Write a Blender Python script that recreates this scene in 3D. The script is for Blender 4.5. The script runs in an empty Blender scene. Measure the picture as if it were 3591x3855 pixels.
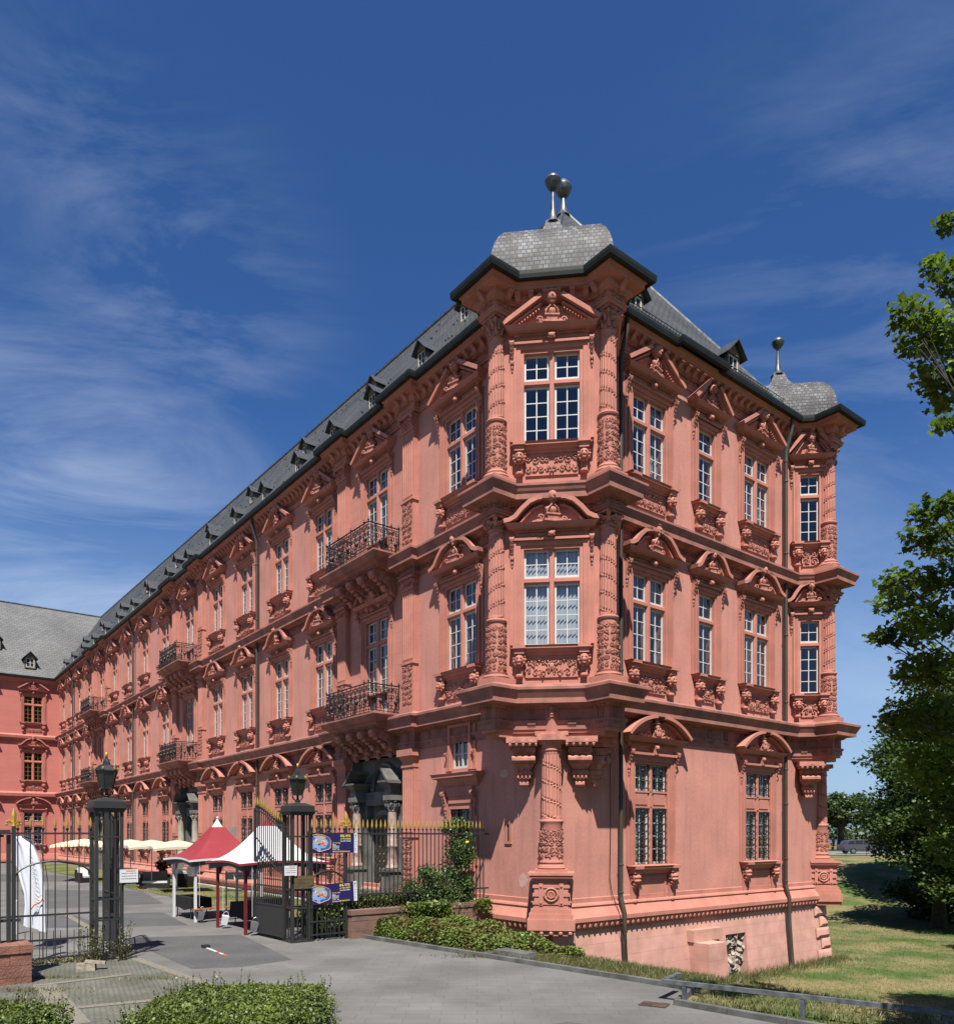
import bpy, bmesh, math, random
import numpy as np
from mathutils import Vector, Matrix
R = math.radians
sin, cos, pi = math.sin, math.cos, math.pi
SC = bpy.context.scene
COL = SC.collection

# ------------------------------------------------------------------ camera, sky, sun
cd = bpy.data.cameras.new('camera')
cam = bpy.data.objects.new('camera', cd); COL.objects.link(cam)
cd.sensor_fit = 'HORIZONTAL'; cd.sensor_width = 36.0; cd.lens = 29.19
cd.shift_y = 0.3386; cd.clip_start = 0.1; cd.clip_end = 6000
cam.location = (0, 0, 3.0); cam.rotation_euler = (R(90), 0, 0)
SC.camera = cam
SC.view_settings.view_transform = 'Standard'; SC.view_settings.look = 'None'
SC.view_settings.exposure = 1.1; SC.view_settings.gamma = 1.0

SUN_EL = 58.5
world = bpy.data.worlds.new('World'); SC.world = world; world.use_nodes = True
wt = world.node_tree; wn = wt.nodes; wl = wt.links; wn.clear()
wo = wn.new('ShaderNodeOutputWorld'); bg = wn.new('ShaderNodeBackground'); bg.inputs[1].default_value = 0.053
sky = wn.new('ShaderNodeTexSky'); sky.sky_type = 'NISHITA'; sky.sun_disc = False
sky.sun_elevation = R(SUN_EL); sky.sun_rotation = R(180)
sky.altitude = 300; sky.air_density = 1.0; sky.dust_density = 1.0; sky.ozone_density = 3.5
# thin cirrus, laid on the sky's own direction vector
tc = wn.new('ShaderNodeTexCoord')
mp = wn.new('ShaderNodeMapping'); mp.inputs['Rotation'].default_value = (0.2, 0.5, 0.3); mp.inputs['Scale'].default_value = (1.0, 1.5, 3.6)
n1 = wn.new('ShaderNodeTexNoise'); n1.inputs['Scale'].default_value = 1.5; n1.inputs['Detail'].default_value = 8; n1.inputs['Roughness'].default_value = 0.62; n1.inputs['Distortion'].default_value = 1.3
mp2 = wn.new('ShaderNodeMapping'); mp2.inputs['Location'].default_value = (0.65, 1.0, 0.52); mp2.inputs['Scale'].default_value = (1.7, 1.0, 1.5)
n2 = wn.new('ShaderNodeTexNoise'); n2.inputs['Scale'].default_value = 1.25; n2.inputs['Detail'].default_value = 2
r1 = wn.new('ShaderNodeMapRange'); r1.inputs[1].default_value = 0.43; r1.inputs[2].default_value = 0.74
r2 = wn.new('ShaderNodeMapRange'); r2.inputs[1].default_value = 0.45; r2.inputs[2].default_value = 0.72
mul = wn.new('ShaderNodeMath'); mul.operation = 'MULTIPLY'
mul2 = wn.new('ShaderNodeMath'); mul2.operation = 'MULTIPLY'; mul2.inputs[1].default_value = 0.54
tint = wn.new('ShaderNodeMixRGB'); tint.blend_type = 'MULTIPLY'; tint.inputs[0].default_value = 1; tint.inputs[2].default_value = (0.40, 0.68, 1.04, 1)
mix = wn.new('ShaderNodeMixRGB'); mix.inputs[2].default_value = (6.2, 7.0, 8.4, 1)
wl.new(tc.outputs['Generated'], mp.inputs[0]); wl.new(mp.outputs[0], n1.inputs[0])
wl.new(tc.outputs['Generated'], mp2.inputs[0]); wl.new(mp2.outputs[0], n2.inputs[0])
lobe_out = None
for (lc, lr, ls) in (((-.43,.84,.31), .34, 1.25), ((.40,.77,.50), .34, .62), ((-.36,.71,.61), .17, .5), ((-.31,.79,.53), .22, .62), ((.46,.86,.22), .34, .5), ((.29,.76,.58), .13, .3), ((-.1,.93,.36), .16, .3)):
    vd = wn.new('ShaderNodeVectorMath'); vd.operation = 'DISTANCE'; vd.inputs[1].default_value = lc; wl.new(tc.outputs['Generated'], vd.inputs[0])
    lm = wn.new('ShaderNodeMapRange'); lm.interpolation_type = 'SMOOTHSTEP'; lm.inputs[1].default_value = lr; lm.inputs[2].default_value = 0.0; lm.inputs[3].default_value = 0.0; lm.inputs[4].default_value = ls; wl.new(vd.outputs['Value'], lm.inputs[0])
    if lobe_out is None: lobe_out = lm.outputs[0]
    else:
        mxx = wn.new('ShaderNodeMath'); mxx.operation = 'MAXIMUM'; wl.new(lobe_out, mxx.inputs[0]); wl.new(lm.outputs[0], mxx.inputs[1]); lobe_out = mxx.outputs[0]
wl.new(n1.outputs[0], r1.inputs[0]); wl.new(n2.outputs[0], r2.inputs[0])
ez = wn.new('ShaderNodeSeparateXYZ'); wl.new(tc.outputs['Generated'], ez.inputs[0])
er = wn.new('ShaderNodeMapRange'); er.inputs[1].default_value = 0.30; er.inputs[2].default_value = 0.68; er.inputs[3].default_value = 1.0; er.inputs[4].default_value = 0.25; wl.new(ez.outputs[2], er.inputs[0])
em = wn.new('ShaderNodeMath'); em.operation = 'MULTIPLY'; wl.new(lobe_out, em.inputs[0]); em.inputs[1].default_value = 1.0
wl.new(r1.outputs[0], mul.inputs[0]); wl.new(em.outputs[0], mul.inputs[1]); wl.new(mul.outputs[0], mul2.inputs[0])
wl.new(sky.outputs[0], tint.inputs[1])
wl.new(tint.outputs[0], mix.inputs[1]); wl.new(mul2.outputs[0], mix.inputs[0])
hz = wn.new('ShaderNodeSeparateXYZ'); wl.new(tc.outputs['Generated'], hz.inputs[0])
hr = wn.new('ShaderNodeMapRange'); hr.inputs[1].default_value = 0.0; hr.inputs[2].default_value = 0.50; hr.inputs[3].default_value = 0.60; hr.inputs[4].default_value = 0.0; hr.interpolation_type = 'SMOOTHERSTEP'
hm = wn.new('ShaderNodeMixRGB'); hm.inputs[2].default_value = (4.3, 5.6, 7.2, 1)
wl.new(hz.outputs[2], hr.inputs[0]); wl.new(hr.outputs[0], hm.inputs[0]); wl.new(mix.outputs[0], hm.inputs[1])
wl.new(hm.outputs[0], bg.inputs[0]); wl.new(bg.outputs[0], wo.inputs[0])

sd = bpy.data.lights.new('sun', 'SUN'); sd.energy = 4.9; sd.angle = R(0.5); sd.color = (1.0, 0.95, 0.89)
sun = bpy.data.objects.new('sun', sd); COL.objects.link(sun)
# light travels along +Y (away from the camera) and down
sun.rotation_euler = Vector((0.0, cos(R(SUN_EL)), -sin(R(SUN_EL)))).to_track_quat('-Z', 'Y').to_euler()

# ------------------------------------------------------------------ materials
K = 0.62
def kc(c): return tuple(x*K for x in c)
def newmat(name):
    m = bpy.data.materials.new(name); m.use_nodes = True
    nt = m.node_tree; nt.nodes.clear()
    o = nt.nodes.new('ShaderNodeOutputMaterial'); b = nt.nodes.new('ShaderNodeBsdfPrincipled')
    nt.links.new(b.outputs[0], o.inputs[0])
    return m, nt, b, o
def mat(name, col, rough=0.8, metal=0.0, var=0.12, scale=2.0, bump=0.0, bscale=30.0, col2=None, spec=0.3, det=6, lo=0.35, hi=0.65, coord='Object', bdist=0.01, fine=0.0, streak=0.0):
    col = kc(col); col2 = kc(col2) if col2 else None
    m, nt, b, o = newmat(name); N = nt.nodes; L = nt.links
    tc = N.new('ShaderNodeTexCoord')
    nz = N.new('ShaderNodeTexNoise'); nz.inputs['Scale'].default_value = scale; nz.inputs['Detail'].default_value = det
    L.new(tc.outputs[coord], nz.inputs[0])
    mr = N.new('ShaderNodeMapRange'); mr.inputs[1].default_value = lo; mr.inputs[2].default_value = hi
    L.new(nz.outputs[0], mr.inputs[0])
    mx = N.new('ShaderNodeMixRGB')
    c2 = col2 if col2 else tuple(c * (1 - var * 2) for c in col)
    mx.inputs[1].default_value = (*c2, 1); mx.inputs[2].default_value = (*col, 1)
    L.new(mr.outputs[0], mx.inputs[0])
    out = mx.outputs[0]
    if streak > 0:                       # rain streaks and soot: tall thin noise
        mpp = N.new('ShaderNodeMapping'); mpp.inputs['Scale'].default_value = (2.2, 2.2, 0.25)
        L.new(tc.outputs[coord], mpp.inputs[0])
        ns = N.new('ShaderNodeTexNoise'); ns.inputs['Scale'].default_value = 1.6; ns.inputs['Detail'].default_value = 5
        L.new(mpp.outputs[0], ns.inputs[0])
        ms = N.new('ShaderNodeMapRange'); ms.inputs[1].default_value = 0.5; ms.inputs[2].default_value = 0.78; ms.inputs[3].default_value = 0; ms.inputs[4].default_value = streak
        L.new(ns.outputs[0], ms.inputs[0])
        mx2 = N.new('ShaderNodeMixRGB'); mx2.inputs[2].default_value = (col[0]*0.45, col[1]*0.5, col[2]*0.5, 1)
        L.new(ms.outputs[0], mx2.inputs[0]); L.new(out, mx2.inputs[1]); out = mx2.outputs[0]
    if fine > 0:
        nf = N.new('ShaderNodeTexNoise'); nf.inputs['Scale'].default_value = scale * 14; nf.inputs['Detail'].default_value = 4
        L.new(tc.outputs[coord], nf.inputs[0])
        mf = N.new('ShaderNodeMapRange'); mf.inputs[1].default_value = 0.3; mf.inputs[2].default_value = 0.7; mf.inputs[3].default_value = 1 - fine; mf.inputs[4].default_value = 1 + fine * 0.6
        L.new(nf.outputs[0], mf.inputs[0])
        mm = N.new('ShaderNodeMixRGB'); mm.blend_type = 'MULTIPLY'; mm.inputs[0].default_value = 1
        L.new(out, mm.inputs[1]); L.new(mf.outputs[0], mm.inputs[2]); out = mm.outputs[0]
    L.new(out, b.inputs['Base Color'])
    b.inputs['Roughness'].default_value = rough; b.inputs['Metallic'].default_value = metal
    b.inputs['Specular IOR Level'].default_value = spec
    if bump > 0:
        nb = N.new('ShaderNodeTexNoise'); nb.inputs['Scale'].default_value = bscale; nb.inputs['Detail'].default_value = 5
        L.new(tc.outputs[coord], nb.inputs[0])
        bp = N.new('ShaderNodeBump'); bp.inputs['Strength'].default_value = bump; bp.inputs['Distance'].default_value = bdist
        L.new(nb.outputs[0], bp.inputs['Height']); L.new(bp.outputs[0], b.inputs['Normal'])
    return m
def brickmat(name, c1, c2, cm, bw, bh, mortar=0.01, rough=0.85, coord='Object', swiz=None, var=0.25, scale=1.2, bump=0.4, off=0.5, fine=0.0, spec=0.25, stain=None, msmooth=0.1, freq=2):
    """brick pattern in metres; swiz maps object axes to the brick plane"""
    c1, c2, cm = kc(c1), kc(c2), kc(cm)
    if stain: stain = (kc(stain[0]),)+tuple(stain[1:])
    m, nt, b, o = newmat(name); N = nt.nodes; L = nt.links
    tc = N.new('ShaderNodeTexCoord'); src = tc.outputs[coord]
    if swiz:
        sp = N.new('ShaderNodeSeparateXYZ'); cb = N.new('ShaderNodeCombineXYZ'); L.new(src, sp.inputs[0])
        for i, a in enumerate(swiz): L.new(sp.outputs[a], cb.inputs[i])
        vec = cb.outputs[0]
    else: vec = src
    br = N.new('ShaderNodeTexBrick'); br.inputs['Scale'].default_value = 1.0
    br.inputs['Color1'].default_value = (*c1, 1); br.inputs['Color2'].default_value = (*c2, 1); br.inputs['Mortar'].default_value = (*cm, 1)
    br.inputs['Brick Width'].default_value = bw; br.inputs['Row Height'].default_value = bh
    br.inputs['Mortar Size'].default_value = mortar; br.inputs['Mortar Smooth'].default_value = msmooth; br.offset = off; br.offset_frequency = freq
    # wobble so courses are not ruler straight
    L.new(vec, br.inputs[0])
    nz = N.new('ShaderNodeTexNoise'); nz.inputs['Scale'].default_value = scale; nz.inputs['Detail'].default_value = 7
    L.new(src, nz.inputs[0])
    mr = N.new('ShaderNodeMapRange'); mr.inputs[1].default_value = 0.3; mr.inputs[2].default_value = 0.7
    mr.inputs[3].default_value = 1 - var; mr.inputs[4].default_value = 1 + var * 0.6
    L.new(nz.outputs[0], mr.inputs[0])
    mm = N.new('ShaderNodeMixRGB'); mm.blend_type = 'MULTIPLY'; mm.inputs[0].default_value = 1
    L.new(br.outputs[0], mm.inputs[1]); L.new(mr.outputs[0], mm.inputs[2])
    out = mm.outputs[0]
    if fine > 0:
        nf = N.new('ShaderNodeTexNoise'); nf.inputs['Scale'].default_value = 45; nf.inputs['Detail'].default_value = 3
        L.new(src, nf.inputs[0])
        mf = N.new('ShaderNodeMapRange'); mf.inputs[1].default_value = 0.3; mf.inputs[2].default_value = 0.7; mf.inputs[3].default_value = 1 - fine; mf.inputs[4].default_value = 1 + fine * 0.6
        L.new(nf.outputs[0], mf.inputs[0])
        m3 = N.new('ShaderNodeMixRGB'); m3.blend_type = 'MULTIPLY'; m3.inputs[0].default_value = 1
        L.new(out, m3.inputs[1]); L.new(mf.outputs[0], m3.inputs[2]); out = m3.outputs[0]
    if stain:
        ns = N.new('ShaderNodeTexNoise'); ns.inputs['Scale'].default_value = stain[1]; ns.inputs['Detail'].default_value = 8; ns.inputs['Roughness'].default_value = 0.65
        L.new(src, ns.inputs[0])
        ms = N.new('ShaderNodeMapRange'); ms.inputs[1].default_value = stain[2]; ms.inputs[2].default_value = stain[3]; ms.inputs[4].default_value = stain[4]
        L.new(ns.outputs[0], ms.inputs[0])
        m4 = N.new('ShaderNodeMixRGB'); m4.inputs[2].default_value = (*stain[0], 1)
        L.new(ms.outputs[0], m4.inputs[0]); L.new(out, m4.inputs[1]); out = m4.outputs[0]
    L.new(out, b.inputs['Base Color'])
    b.inputs['Roughness'].default_value = rough; b.inputs['Specular IOR Level'].default_value = spec
    bp = N.new('ShaderNodeBump'); bp.inputs['Strength'].default_value = bump; bp.inputs['Distance'].default_value = 0.02
    inv = N.new('ShaderNodeMath'); inv.operation = 'SUBTRACT'; inv.inputs[0].default_value = 1.0; L.new(br.outputs['Fac'], inv.inputs[1])
    ad = N.new('ShaderNodeMath'); ad.operation = 'MULTIPLY_ADD'; ad.inputs[1].default_value = 0.5
    L.new(nz.outputs[0], ad.inputs[0]); L.new(inv.outputs[0], ad.inputs[2])
    L.new(ad.outputs[0], bp.inputs['Height']); L.new(bp.outputs[0], b.inputs['Normal'])
    return m
def glassmat():
    m, nt, b, o = newmat('window_glass'); N = nt.nodes; L = nt.links; N.remove(b)
    g = N.new('ShaderNodeBsdfGlossy'); g.inputs['Roughness'].default_value = 0.03; g.inputs[0].default_value = (0.9, 0.95, 1, 1)
    t = N.new('ShaderNodeBsdfTransparent'); t.inputs[0].default_value = (0.74, 0.78, 0.80, 1)
    lw = N.new('ShaderNodeLayerWeight'); lw.inputs[0].default_value = 0.5; pw = N.new('ShaderNodeMath'); pw.operation = 'POWER'; pw.inputs[1].default_value = 3.0; L.new(lw.outputs['Facing'], pw.inputs[0])
    ma = N.new('ShaderNodeMath'); ma.operation = 'MULTIPLY_ADD'; ma.inputs[1].default_value = 0.85; ma.inputs[2].default_value = 0.07; ma.use_clamp = True
    mx = N.new('ShaderNodeMixShader')
    tc = N.new('ShaderNodeTexCoord'); nz = N.new('ShaderNodeTexNoise'); nz.inputs['Scale'].default_value = 1.6
    bp = N.new('ShaderNodeBump'); bp.inputs['Strength'].default_value = 0.5
    ge = N.new('ShaderNodeNewGeometry'); L.new(ge.outputs['Position'], nz.inputs[0]); L.new(nz.outputs[0], bp.inputs['Height']); L.new(bp.outputs[0], g.inputs['Normal'])
    L.new(pw.outputs[0], ma.inputs[0]); L.new(ma.outputs[0], mx.inputs[0]); L.new(t.outputs[0], mx.inputs[1]); L.new(g.outputs[0], mx.inputs[2])
    L.new(mx.outputs[0], o.inputs[0]); return m
def leafmat(name, c1, c2, scale=0.8, trans=0.35, rough=0.45, fscale=9.0):
    c1, c2 = kc(c1), kc(c2)
    m, nt, b, o = newmat(name); N = nt.nodes; L = nt.links
    tc = N.new('ShaderNodeTexCoord'); nz = N.new('ShaderNodeTexNoise'); nz.inputs['Scale'].default_value = scale; nz.inputs['Detail'].default_value = 3
    nf = N.new('ShaderNodeTexNoise'); nf.inputs['Scale'].default_value = fscale; nf.inputs['Detail'].default_value = 2
    ad = N.new('ShaderNodeMath'); ad.operation = 'ADD'
    L.new(tc.outputs['Object'], nz.inputs[0]); L.new(tc.outputs['Object'], nf.inputs[0]); L.new(nz.outputs[0], ad.inputs[0]); L.new(nf.outputs[0], ad.inputs[1])
    mr = N.new('ShaderNodeMapRange'); mr.inputs[1].default_value = 0.75; mr.inputs[2].default_value = 1.25
    L.new(ad.outputs[0], mr.inputs[0])
    mx = N.new('ShaderNodeMixRGB'); mx.inputs[1].default_value = (*c1, 1); mx.inputs[2].default_value = (*c2, 1); L.new(mr.outputs[0], mx.inputs[0])
    L.new(mx.outputs[0], b.inputs['Base Color']); b.inputs['Roughness'].default_value = rough; b.inputs['Specular IOR Level'].default_value = 0.35
    t = N.new('ShaderNodeBsdfTranslucent'); L.new(mx.outputs[0], t.inputs[0])
    ms = N.new('ShaderNodeMixShader'); ms.inputs[0].default_value = trans
    L.new(b.outputs[0], ms.inputs[1]); L.new(t.outputs[0], ms.inputs[2]); L.new(ms.outputs[0], o.inputs[0])
    return m

M = {}
M['wall'] = mat('red_render', (0.72, 0.318, 0.245), rough=0.9, var=0.085, scale=0.7, bump=0.35, bscale=14, fine=0.08, streak=0.42)
M['ashlar'] = brickmat('red_ashlar', (0.68, 0.29, 0.22), (0.66, 0.28, 0.21), (0.44, 0.17, 0.125), 1.05, 0.42, 0.006, swiz=(0, 2, 1), var=0.12, scale=0.8, bump=0.25, fine=0.05)
M['trim'] = mat('red_sandstone', (0.645, 0.262, 0.192), rough=0.88, var=0.10, scale=1.3, bump=0.3, bscale=35, fine=0.06, streak=0.25)
M['relief'] = mat('carved_sandstone', (0.68, 0.285, 0.21), rough=0.88, var=0.2, scale=5.0, bump=0.3, bscale=60)
M['ledge'] = mat('weathered_sandstone', (0.50, 0.205, 0.155), rough=0.9, col2=(0.30, 0.135, 0.105), scale=1.6, bump=0.3, bscale=30, streak=0.35)
M['plinth'] = brickmat('pink_plinth', (0.70, 0.375, 0.30), (0.68, 0.36, 0.287), (0.55, 0.28, 0.22), 1.15, 0.46, 0.006, swiz=(0, 2, 1), var=0.2, scale=1.8, bump=0.35, fine=0.06, stain=((0.60, 0.36, 0.22), 0.7, 0.5, 0.75, 0.6))
M['farwall'] = brickmat('crimson_render', (0.60, 0.205, 0.165), (0.585, 0.195, 0.155), (0.50, 0.155, 0.125), 1.6, 0.5, 0.008, swiz=(0, 2, 1), var=0.06, scale=0.8, bump=0.15)
M['fartrim'] = mat('crimson_stone', (0.59, 0.21, 0.165), rough=0.9, var=0.08, scale=1.3)
M['slate'] = brickmat('slate_tiles', (0.078, 0.080, 0.078), (0.115, 0.117, 0.113), (0.032, 0.033, 0.033), 0.28, 0.17, 0.016, coord='UV', rough=0.62, var=0.3, scale=0.35, bump=0.8, fine=0.15, spec=0.2, stain=((0.13, 0.125, 0.10), 0.8, 0.55, 0.8, 0.4))
M['slatecap'] = brickmat('old_slate_cap', (0.085, 0.087, 0.09), (0.27, 0.273, 0.276), (0.03, 0.03, 0.032), 0.17, 0.135, 0.012, coord='UV', rough=0.62, var=0.45, scale=1.4, bump=1.0, fine=0.25, spec=0.25, stain=((0.07, 0.06, 0.06), 2.0, 0.42, 0.60, 0.8), off=.37)
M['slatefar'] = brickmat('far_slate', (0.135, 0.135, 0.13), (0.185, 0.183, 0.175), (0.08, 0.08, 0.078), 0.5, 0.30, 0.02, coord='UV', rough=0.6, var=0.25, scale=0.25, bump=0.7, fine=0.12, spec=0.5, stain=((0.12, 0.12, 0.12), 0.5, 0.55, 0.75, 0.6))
M['gutter'] = mat('dark_gutter', (0.016, 0.022, 0.019), rough=0.6, var=0.2, scale=3, spec=0.2)
M['lead'] = mat('lead_sheet', (0.20, 0.21, 0.215), rough=0.42, metal=0.5, var=0.2, scale=5, col2=(0.09, 0.10, 0.10))
M['pipe'] = mat('green_copper_pipe', (0.075, 0.085, 0.07), rough=0.5, metal=0.2, var=0.2, scale=1.2, col2=(0.10, 0.055, 0.035))
M['white'] = mat('white_window_paint', (0.72, 0.71, 0.68), rough=0.5, var=0.06, scale=8, fine=0.1)
M['yellowwood'] = mat('ochre_window_frame', (0.42, 0.22, 0.06), rough=0.6, var=0.1)
M['glass'] = glassmat()
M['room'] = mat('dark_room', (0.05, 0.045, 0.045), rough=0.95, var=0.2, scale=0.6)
M['curtain'] = mat('white_curtain', (0.55, 0.56, 0.53), rough=0.9, var=0.05)
M['blind'] = mat('white_blind', (0.80, 0.82, 0.84), rough=0.9, var=0.02)
M['iron'] = mat('wrought_iron', (0.018, 0.021, 0.022), rough=0.48, var=0.25, scale=6, spec=0.5)
M['irongate'] = mat('dark_painted_iron', (0.030, 0.031, 0.029), rough=0.5, var=0.25, scale=5, spec=0.45, col2=(0.05, 0.032, 0.022), lo=0.25, hi=0.45)
M['gold'] = mat('gilded_iron', (0.80, 0.52, 0.10), rough=0.4, metal=0.55, var=0.1, scale=8)
M['darkstone'] = mat('grey_portal_stone', (0.20, 0.19, 0.165), rough=0.7, var=0.2, scale=1.5, col2=(0.075, 0.073, 0.068), lo=0.3, hi=0.6, spec=0.4)
M['marble'] = mat('veined_marble', (0.46, 0.34, 0.28), rough=0.45, col2=(0.25, 0.12, 0.10), scale=5, lo=0.3, hi=0.55)
M['marblepale'] = mat('pale_stone_column', (0.42, 0.38, 0.28), rough=0.6, var=0.15, scale=3)
M['door'] = mat('iron_door', (0.05, 0.045, 0.04), rough=0.5, var=0.2)
M['woodgable'] = mat('dormer_wood', (0.26, 0.18, 0.10), rough=0.8, var=0.2, scale=6)

# ------------------------------------------------------------------ mesh builder
class MB:
    def __init__(s): s.v = []; s.f = []; s.uv = None
    def add(s, vs, fs, T=None):
        n = len(s.v)
        if T is not None: vs = [tuple(T @ Vector(p)) for p in vs]
        s.v.extend(vs); s.f.extend([tuple(i + n for i in f) for f in fs]); return s
    def box(s, x0, x1, y0, y1, z0, z1, T=None):
        vs = [(x0,y0,z0),(x1,y0,z0),(x1,y1,z0),(x0,y1,z0),(x0,y0,z1),(x1,y0,z1),(x1,y1,z1),(x0,y1,z1)]
        s.add(vs, [(0,3,2,1),(4,5,6,7),(0,1,5,4),(1,2,6,5),(2,3,7,6),(3,0,4,7)], T); return s
    def taper(s, x0, x1, y0, y1, z0, z1, ex, ey, T=None):
        """box whose top is grown by ex, ey on each side"""
        vs = [(x0,y0,z0),(x1,y0,z0),(x1,y1,z0),(x0,y1,z0),(x0-ex,y0-ey,z1),(x1+ex,y0-ey,z1),(x1+ex,y1+ey,z1),(x0-ex,y1+ey,z1)]
        s.add(vs, [(0,3,2,1),(4,5,6,7),(0,1,5,4),(1,2,6,5),(2,3,7,6),(3,0,4,7)], T); return s
    def prism(s, poly, d0, d1, axis='y', T=None):
        n = len(poly)
        if axis == 'y': A = [(p[0], d0, p[1]) for p in poly] + [(p[0], d1, p[1]) for p in poly]
        elif axis == 'x': A = [(d0, p[0], p[1]) for p in poly] + [(d1, p[0], p[1]) for p in poly]
        else: A = [(p[0], p[1], d0) for p in poly] + [(p[0], p[1], d1) for p in poly]
        fs = [tuple(range(n)), tuple(range(2*n-1, n-1, -1))] + [(i, i+n, (i+1) % n + n, (i+1) % n) for i in range(n)]
        s.add(A, fs, T); return s
    def lathe(s, prof, n=20, c=(0,0,0), a0=0.0, sq=1.0, T=None, cap=True):
        vs = []; fs = []
        for r, z in prof:
            for i in range(n):
                a = a0 + 2*pi*i/n; vs.append((c[0] + r*cos(a), c[1] + r*sin(a)*sq, c[2] + z))
        for j in range(len(prof)-1):
            for i in range(n):
                k = (i+1) % n; fs.append((j*n+i, j*n+k, (j+1)*n+k, (j+1)*n+i))
        if cap: fs.append(tuple(range(n-1, -1, -1))); fs.append(tuple((len(prof)-1)*n + i for i in range(n)))
        s.add(vs, fs, T); return s
    def loft(s, rings, n=12, T=None):
        """rings: (z, rx, ry, cx, cy)"""
        vs = []; fs = []
        for z, rx, ry, cx, cy in rings:
            for i in range(n):
                a = 2*pi*i/n; vs.append((cx + rx*cos(a), cy + ry*sin(a), z))
        for j in range(len(rings)-1):
            for i in range(n):
                k = (i+1) % n; fs.append((j*n+i, j*n+k, (j+1)*n+k, (j+1)*n+i))
        fs.append(tuple(range(n-1, -1, -1))); fs.append(tuple((len(rings)-1)*n + i for i in range(n)))
        s.add(vs, fs, T); return s
    def tube(s, pts, r, n=6, T=None):
        pts = [Vector(p) for p in pts]; vs = []; fs = []; m = len(pts)
        rs = r if isinstance(r, (list, tuple)) else [r]*m
        up = None
        for j, p in enumerate(pts):
            d = (pts[min(j+1, m-1)] - pts[max(j-1, 0)])
            if d.length < 1e-9: d = Vector((0, 0, 1))
            d.normalize()
            if up is None:
                up = Vector((0, 0, 1)) if abs(d.z) < 0.9 else Vector((1, 0, 0))
            x = d.cross(up)
            if x.length < 1e-4: up = Vector((0.3, 1, 0.2)); x = d.cross(up)
            x.normalize(); y = x.cross(d); up = y
            for i in range(n):
                a = 2*pi*(i+0.5)/n; q = p + (x*cos(a) + y*sin(a))*rs[j]; vs.append((q.x, q.y, q.z))
        for j in range(m-1):
            for i in range(n):
                k = (i+1) % n; fs.append((j*n+i, j*n+k, (j+1)*n+k, (j+1)*n+i))
        fs.append(tuple(range(n-1, -1, -1))); fs.append(tuple((m-1)*n + i for i in range(n)))
        s.add(vs, fs, T); return s
    def ball(s, c, r, n=8, m=5, sc=(1,1,1), T=None):
        vs = [(c[0], c[1], c[2]-r*sc[2])]; fs = []
        for j in range(1, m):
            t = pi*j/m
            for i in range(n):
                a = 2*pi*i/n; vs.append((c[0]+r*sc[0]*sin(t)*cos(a), c[1]+r*sc[1]*sin(t)*sin(a), c[2]-r*sc[2]*cos(t)))
        vs.append((c[0], c[1], c[2]+r*sc[2])); L = len(vs)-1
        for i in range(n):
            k = (i+1) % n; fs.append((0, 1+k, 1+i)); fs.append((L, L-n+i, L-n+k))
        for j in range(m-2):
            for i in range(n):
                k = (i+1) % n; fs.append((1+j*n+i, 1+j*n+k, 1+(j+1)*n+k, 1+(j+1)*n+i))
        s.add(vs, fs, T); return s
    def sweep(s, path, prof, closed_ends=True):
        """profile (out, z) swept along a 2D path; 'out' is to the right of the heading, corners mitred"""
        n = len(path); m = len(prof); vs = []; fs = []
        def nrm(p, q):
            dx, dy = q[0]-p[0], q[1]-p[1]; l = math.hypot(dx, dy); return (dy/l, -dx/l)
        for i in range(n):
            if i == 0: a = b = nrm(path[0], path[1])
            elif i == n-1: a = b = nrm(path[-2], path[-1])
            else: a = nrm(path[i-1], path[i]); b = nrm(path[i], path[i+1])
            mx, my = a[0]+b[0], a[1]+b[1]; l = math.hypot(mx, my)
            if l < 1e-6: mx, my, l = a[0], a[1], 1
            mx, my = mx/l, my/l; k = 1/max(0.3, mx*a[0]+my*a[1])
            for o, z in prof: vs.append((path[i][0]+mx*o*k, path[i][1]+my*o*k, z))
        for i in range(n-1):
            for j in range(m-1): fs.append((i*m+j, i*m+j+1, (i+1)*m+j+1, (i+1)*m+j))
        if closed_ends: fs.append(tuple(range(m))); fs.append(tuple((n-1)*m + j for j in range(m-1, -1, -1)))
        s.add(vs, fs); return s
    def mesh(s, name, m=None, smooth=False, ang=40):
        me = bpy.data.meshes.new(name); me.from_pydata(s.v, [], s.f); me.update()
        if m is not None: me.materials.append(m)
        if smooth:
            me.polygons.foreach_set('use_smooth', [True]*len(me.polygons)); me.set_sharp_from_angle(angle=R(ang))
        return me
def obj(name, mb, m=None, parent=None, loc=(0,0,0), rz=0, smooth=False, ang=40, rot=None, scale=None):
    me = mb.mesh(name, m, smooth, ang) if isinstance(mb, MB) else mb
    o = bpy.data.objects.new(name, me); COL.objects.link(o)
    o.location = loc; o.rotation_euler = rot if rot else (0, 0, rz)
    if scale: o.scale = scale
    if parent: o.parent = parent
    return o
def empty(name, loc=(0,0,0), rz=0, parent=None):
    o = bpy.data.objects.new(name, None); COL.objects.link(o); o.location = loc; o.rotation_euler = (0,0,rz); o.empty_display_size = 0.3
    if parent: o.parent = parent
    return o
def tag(o, label, cat, group=None, kind=None):
    o['label'] = label; o['category'] = cat
    if group: o['group'] = group
    if kind: o['kind'] = kind
    return o
def struct(o, label=None):
    o['kind'] = 'structure'
    if label: o['label'] = label
    return o
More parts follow.
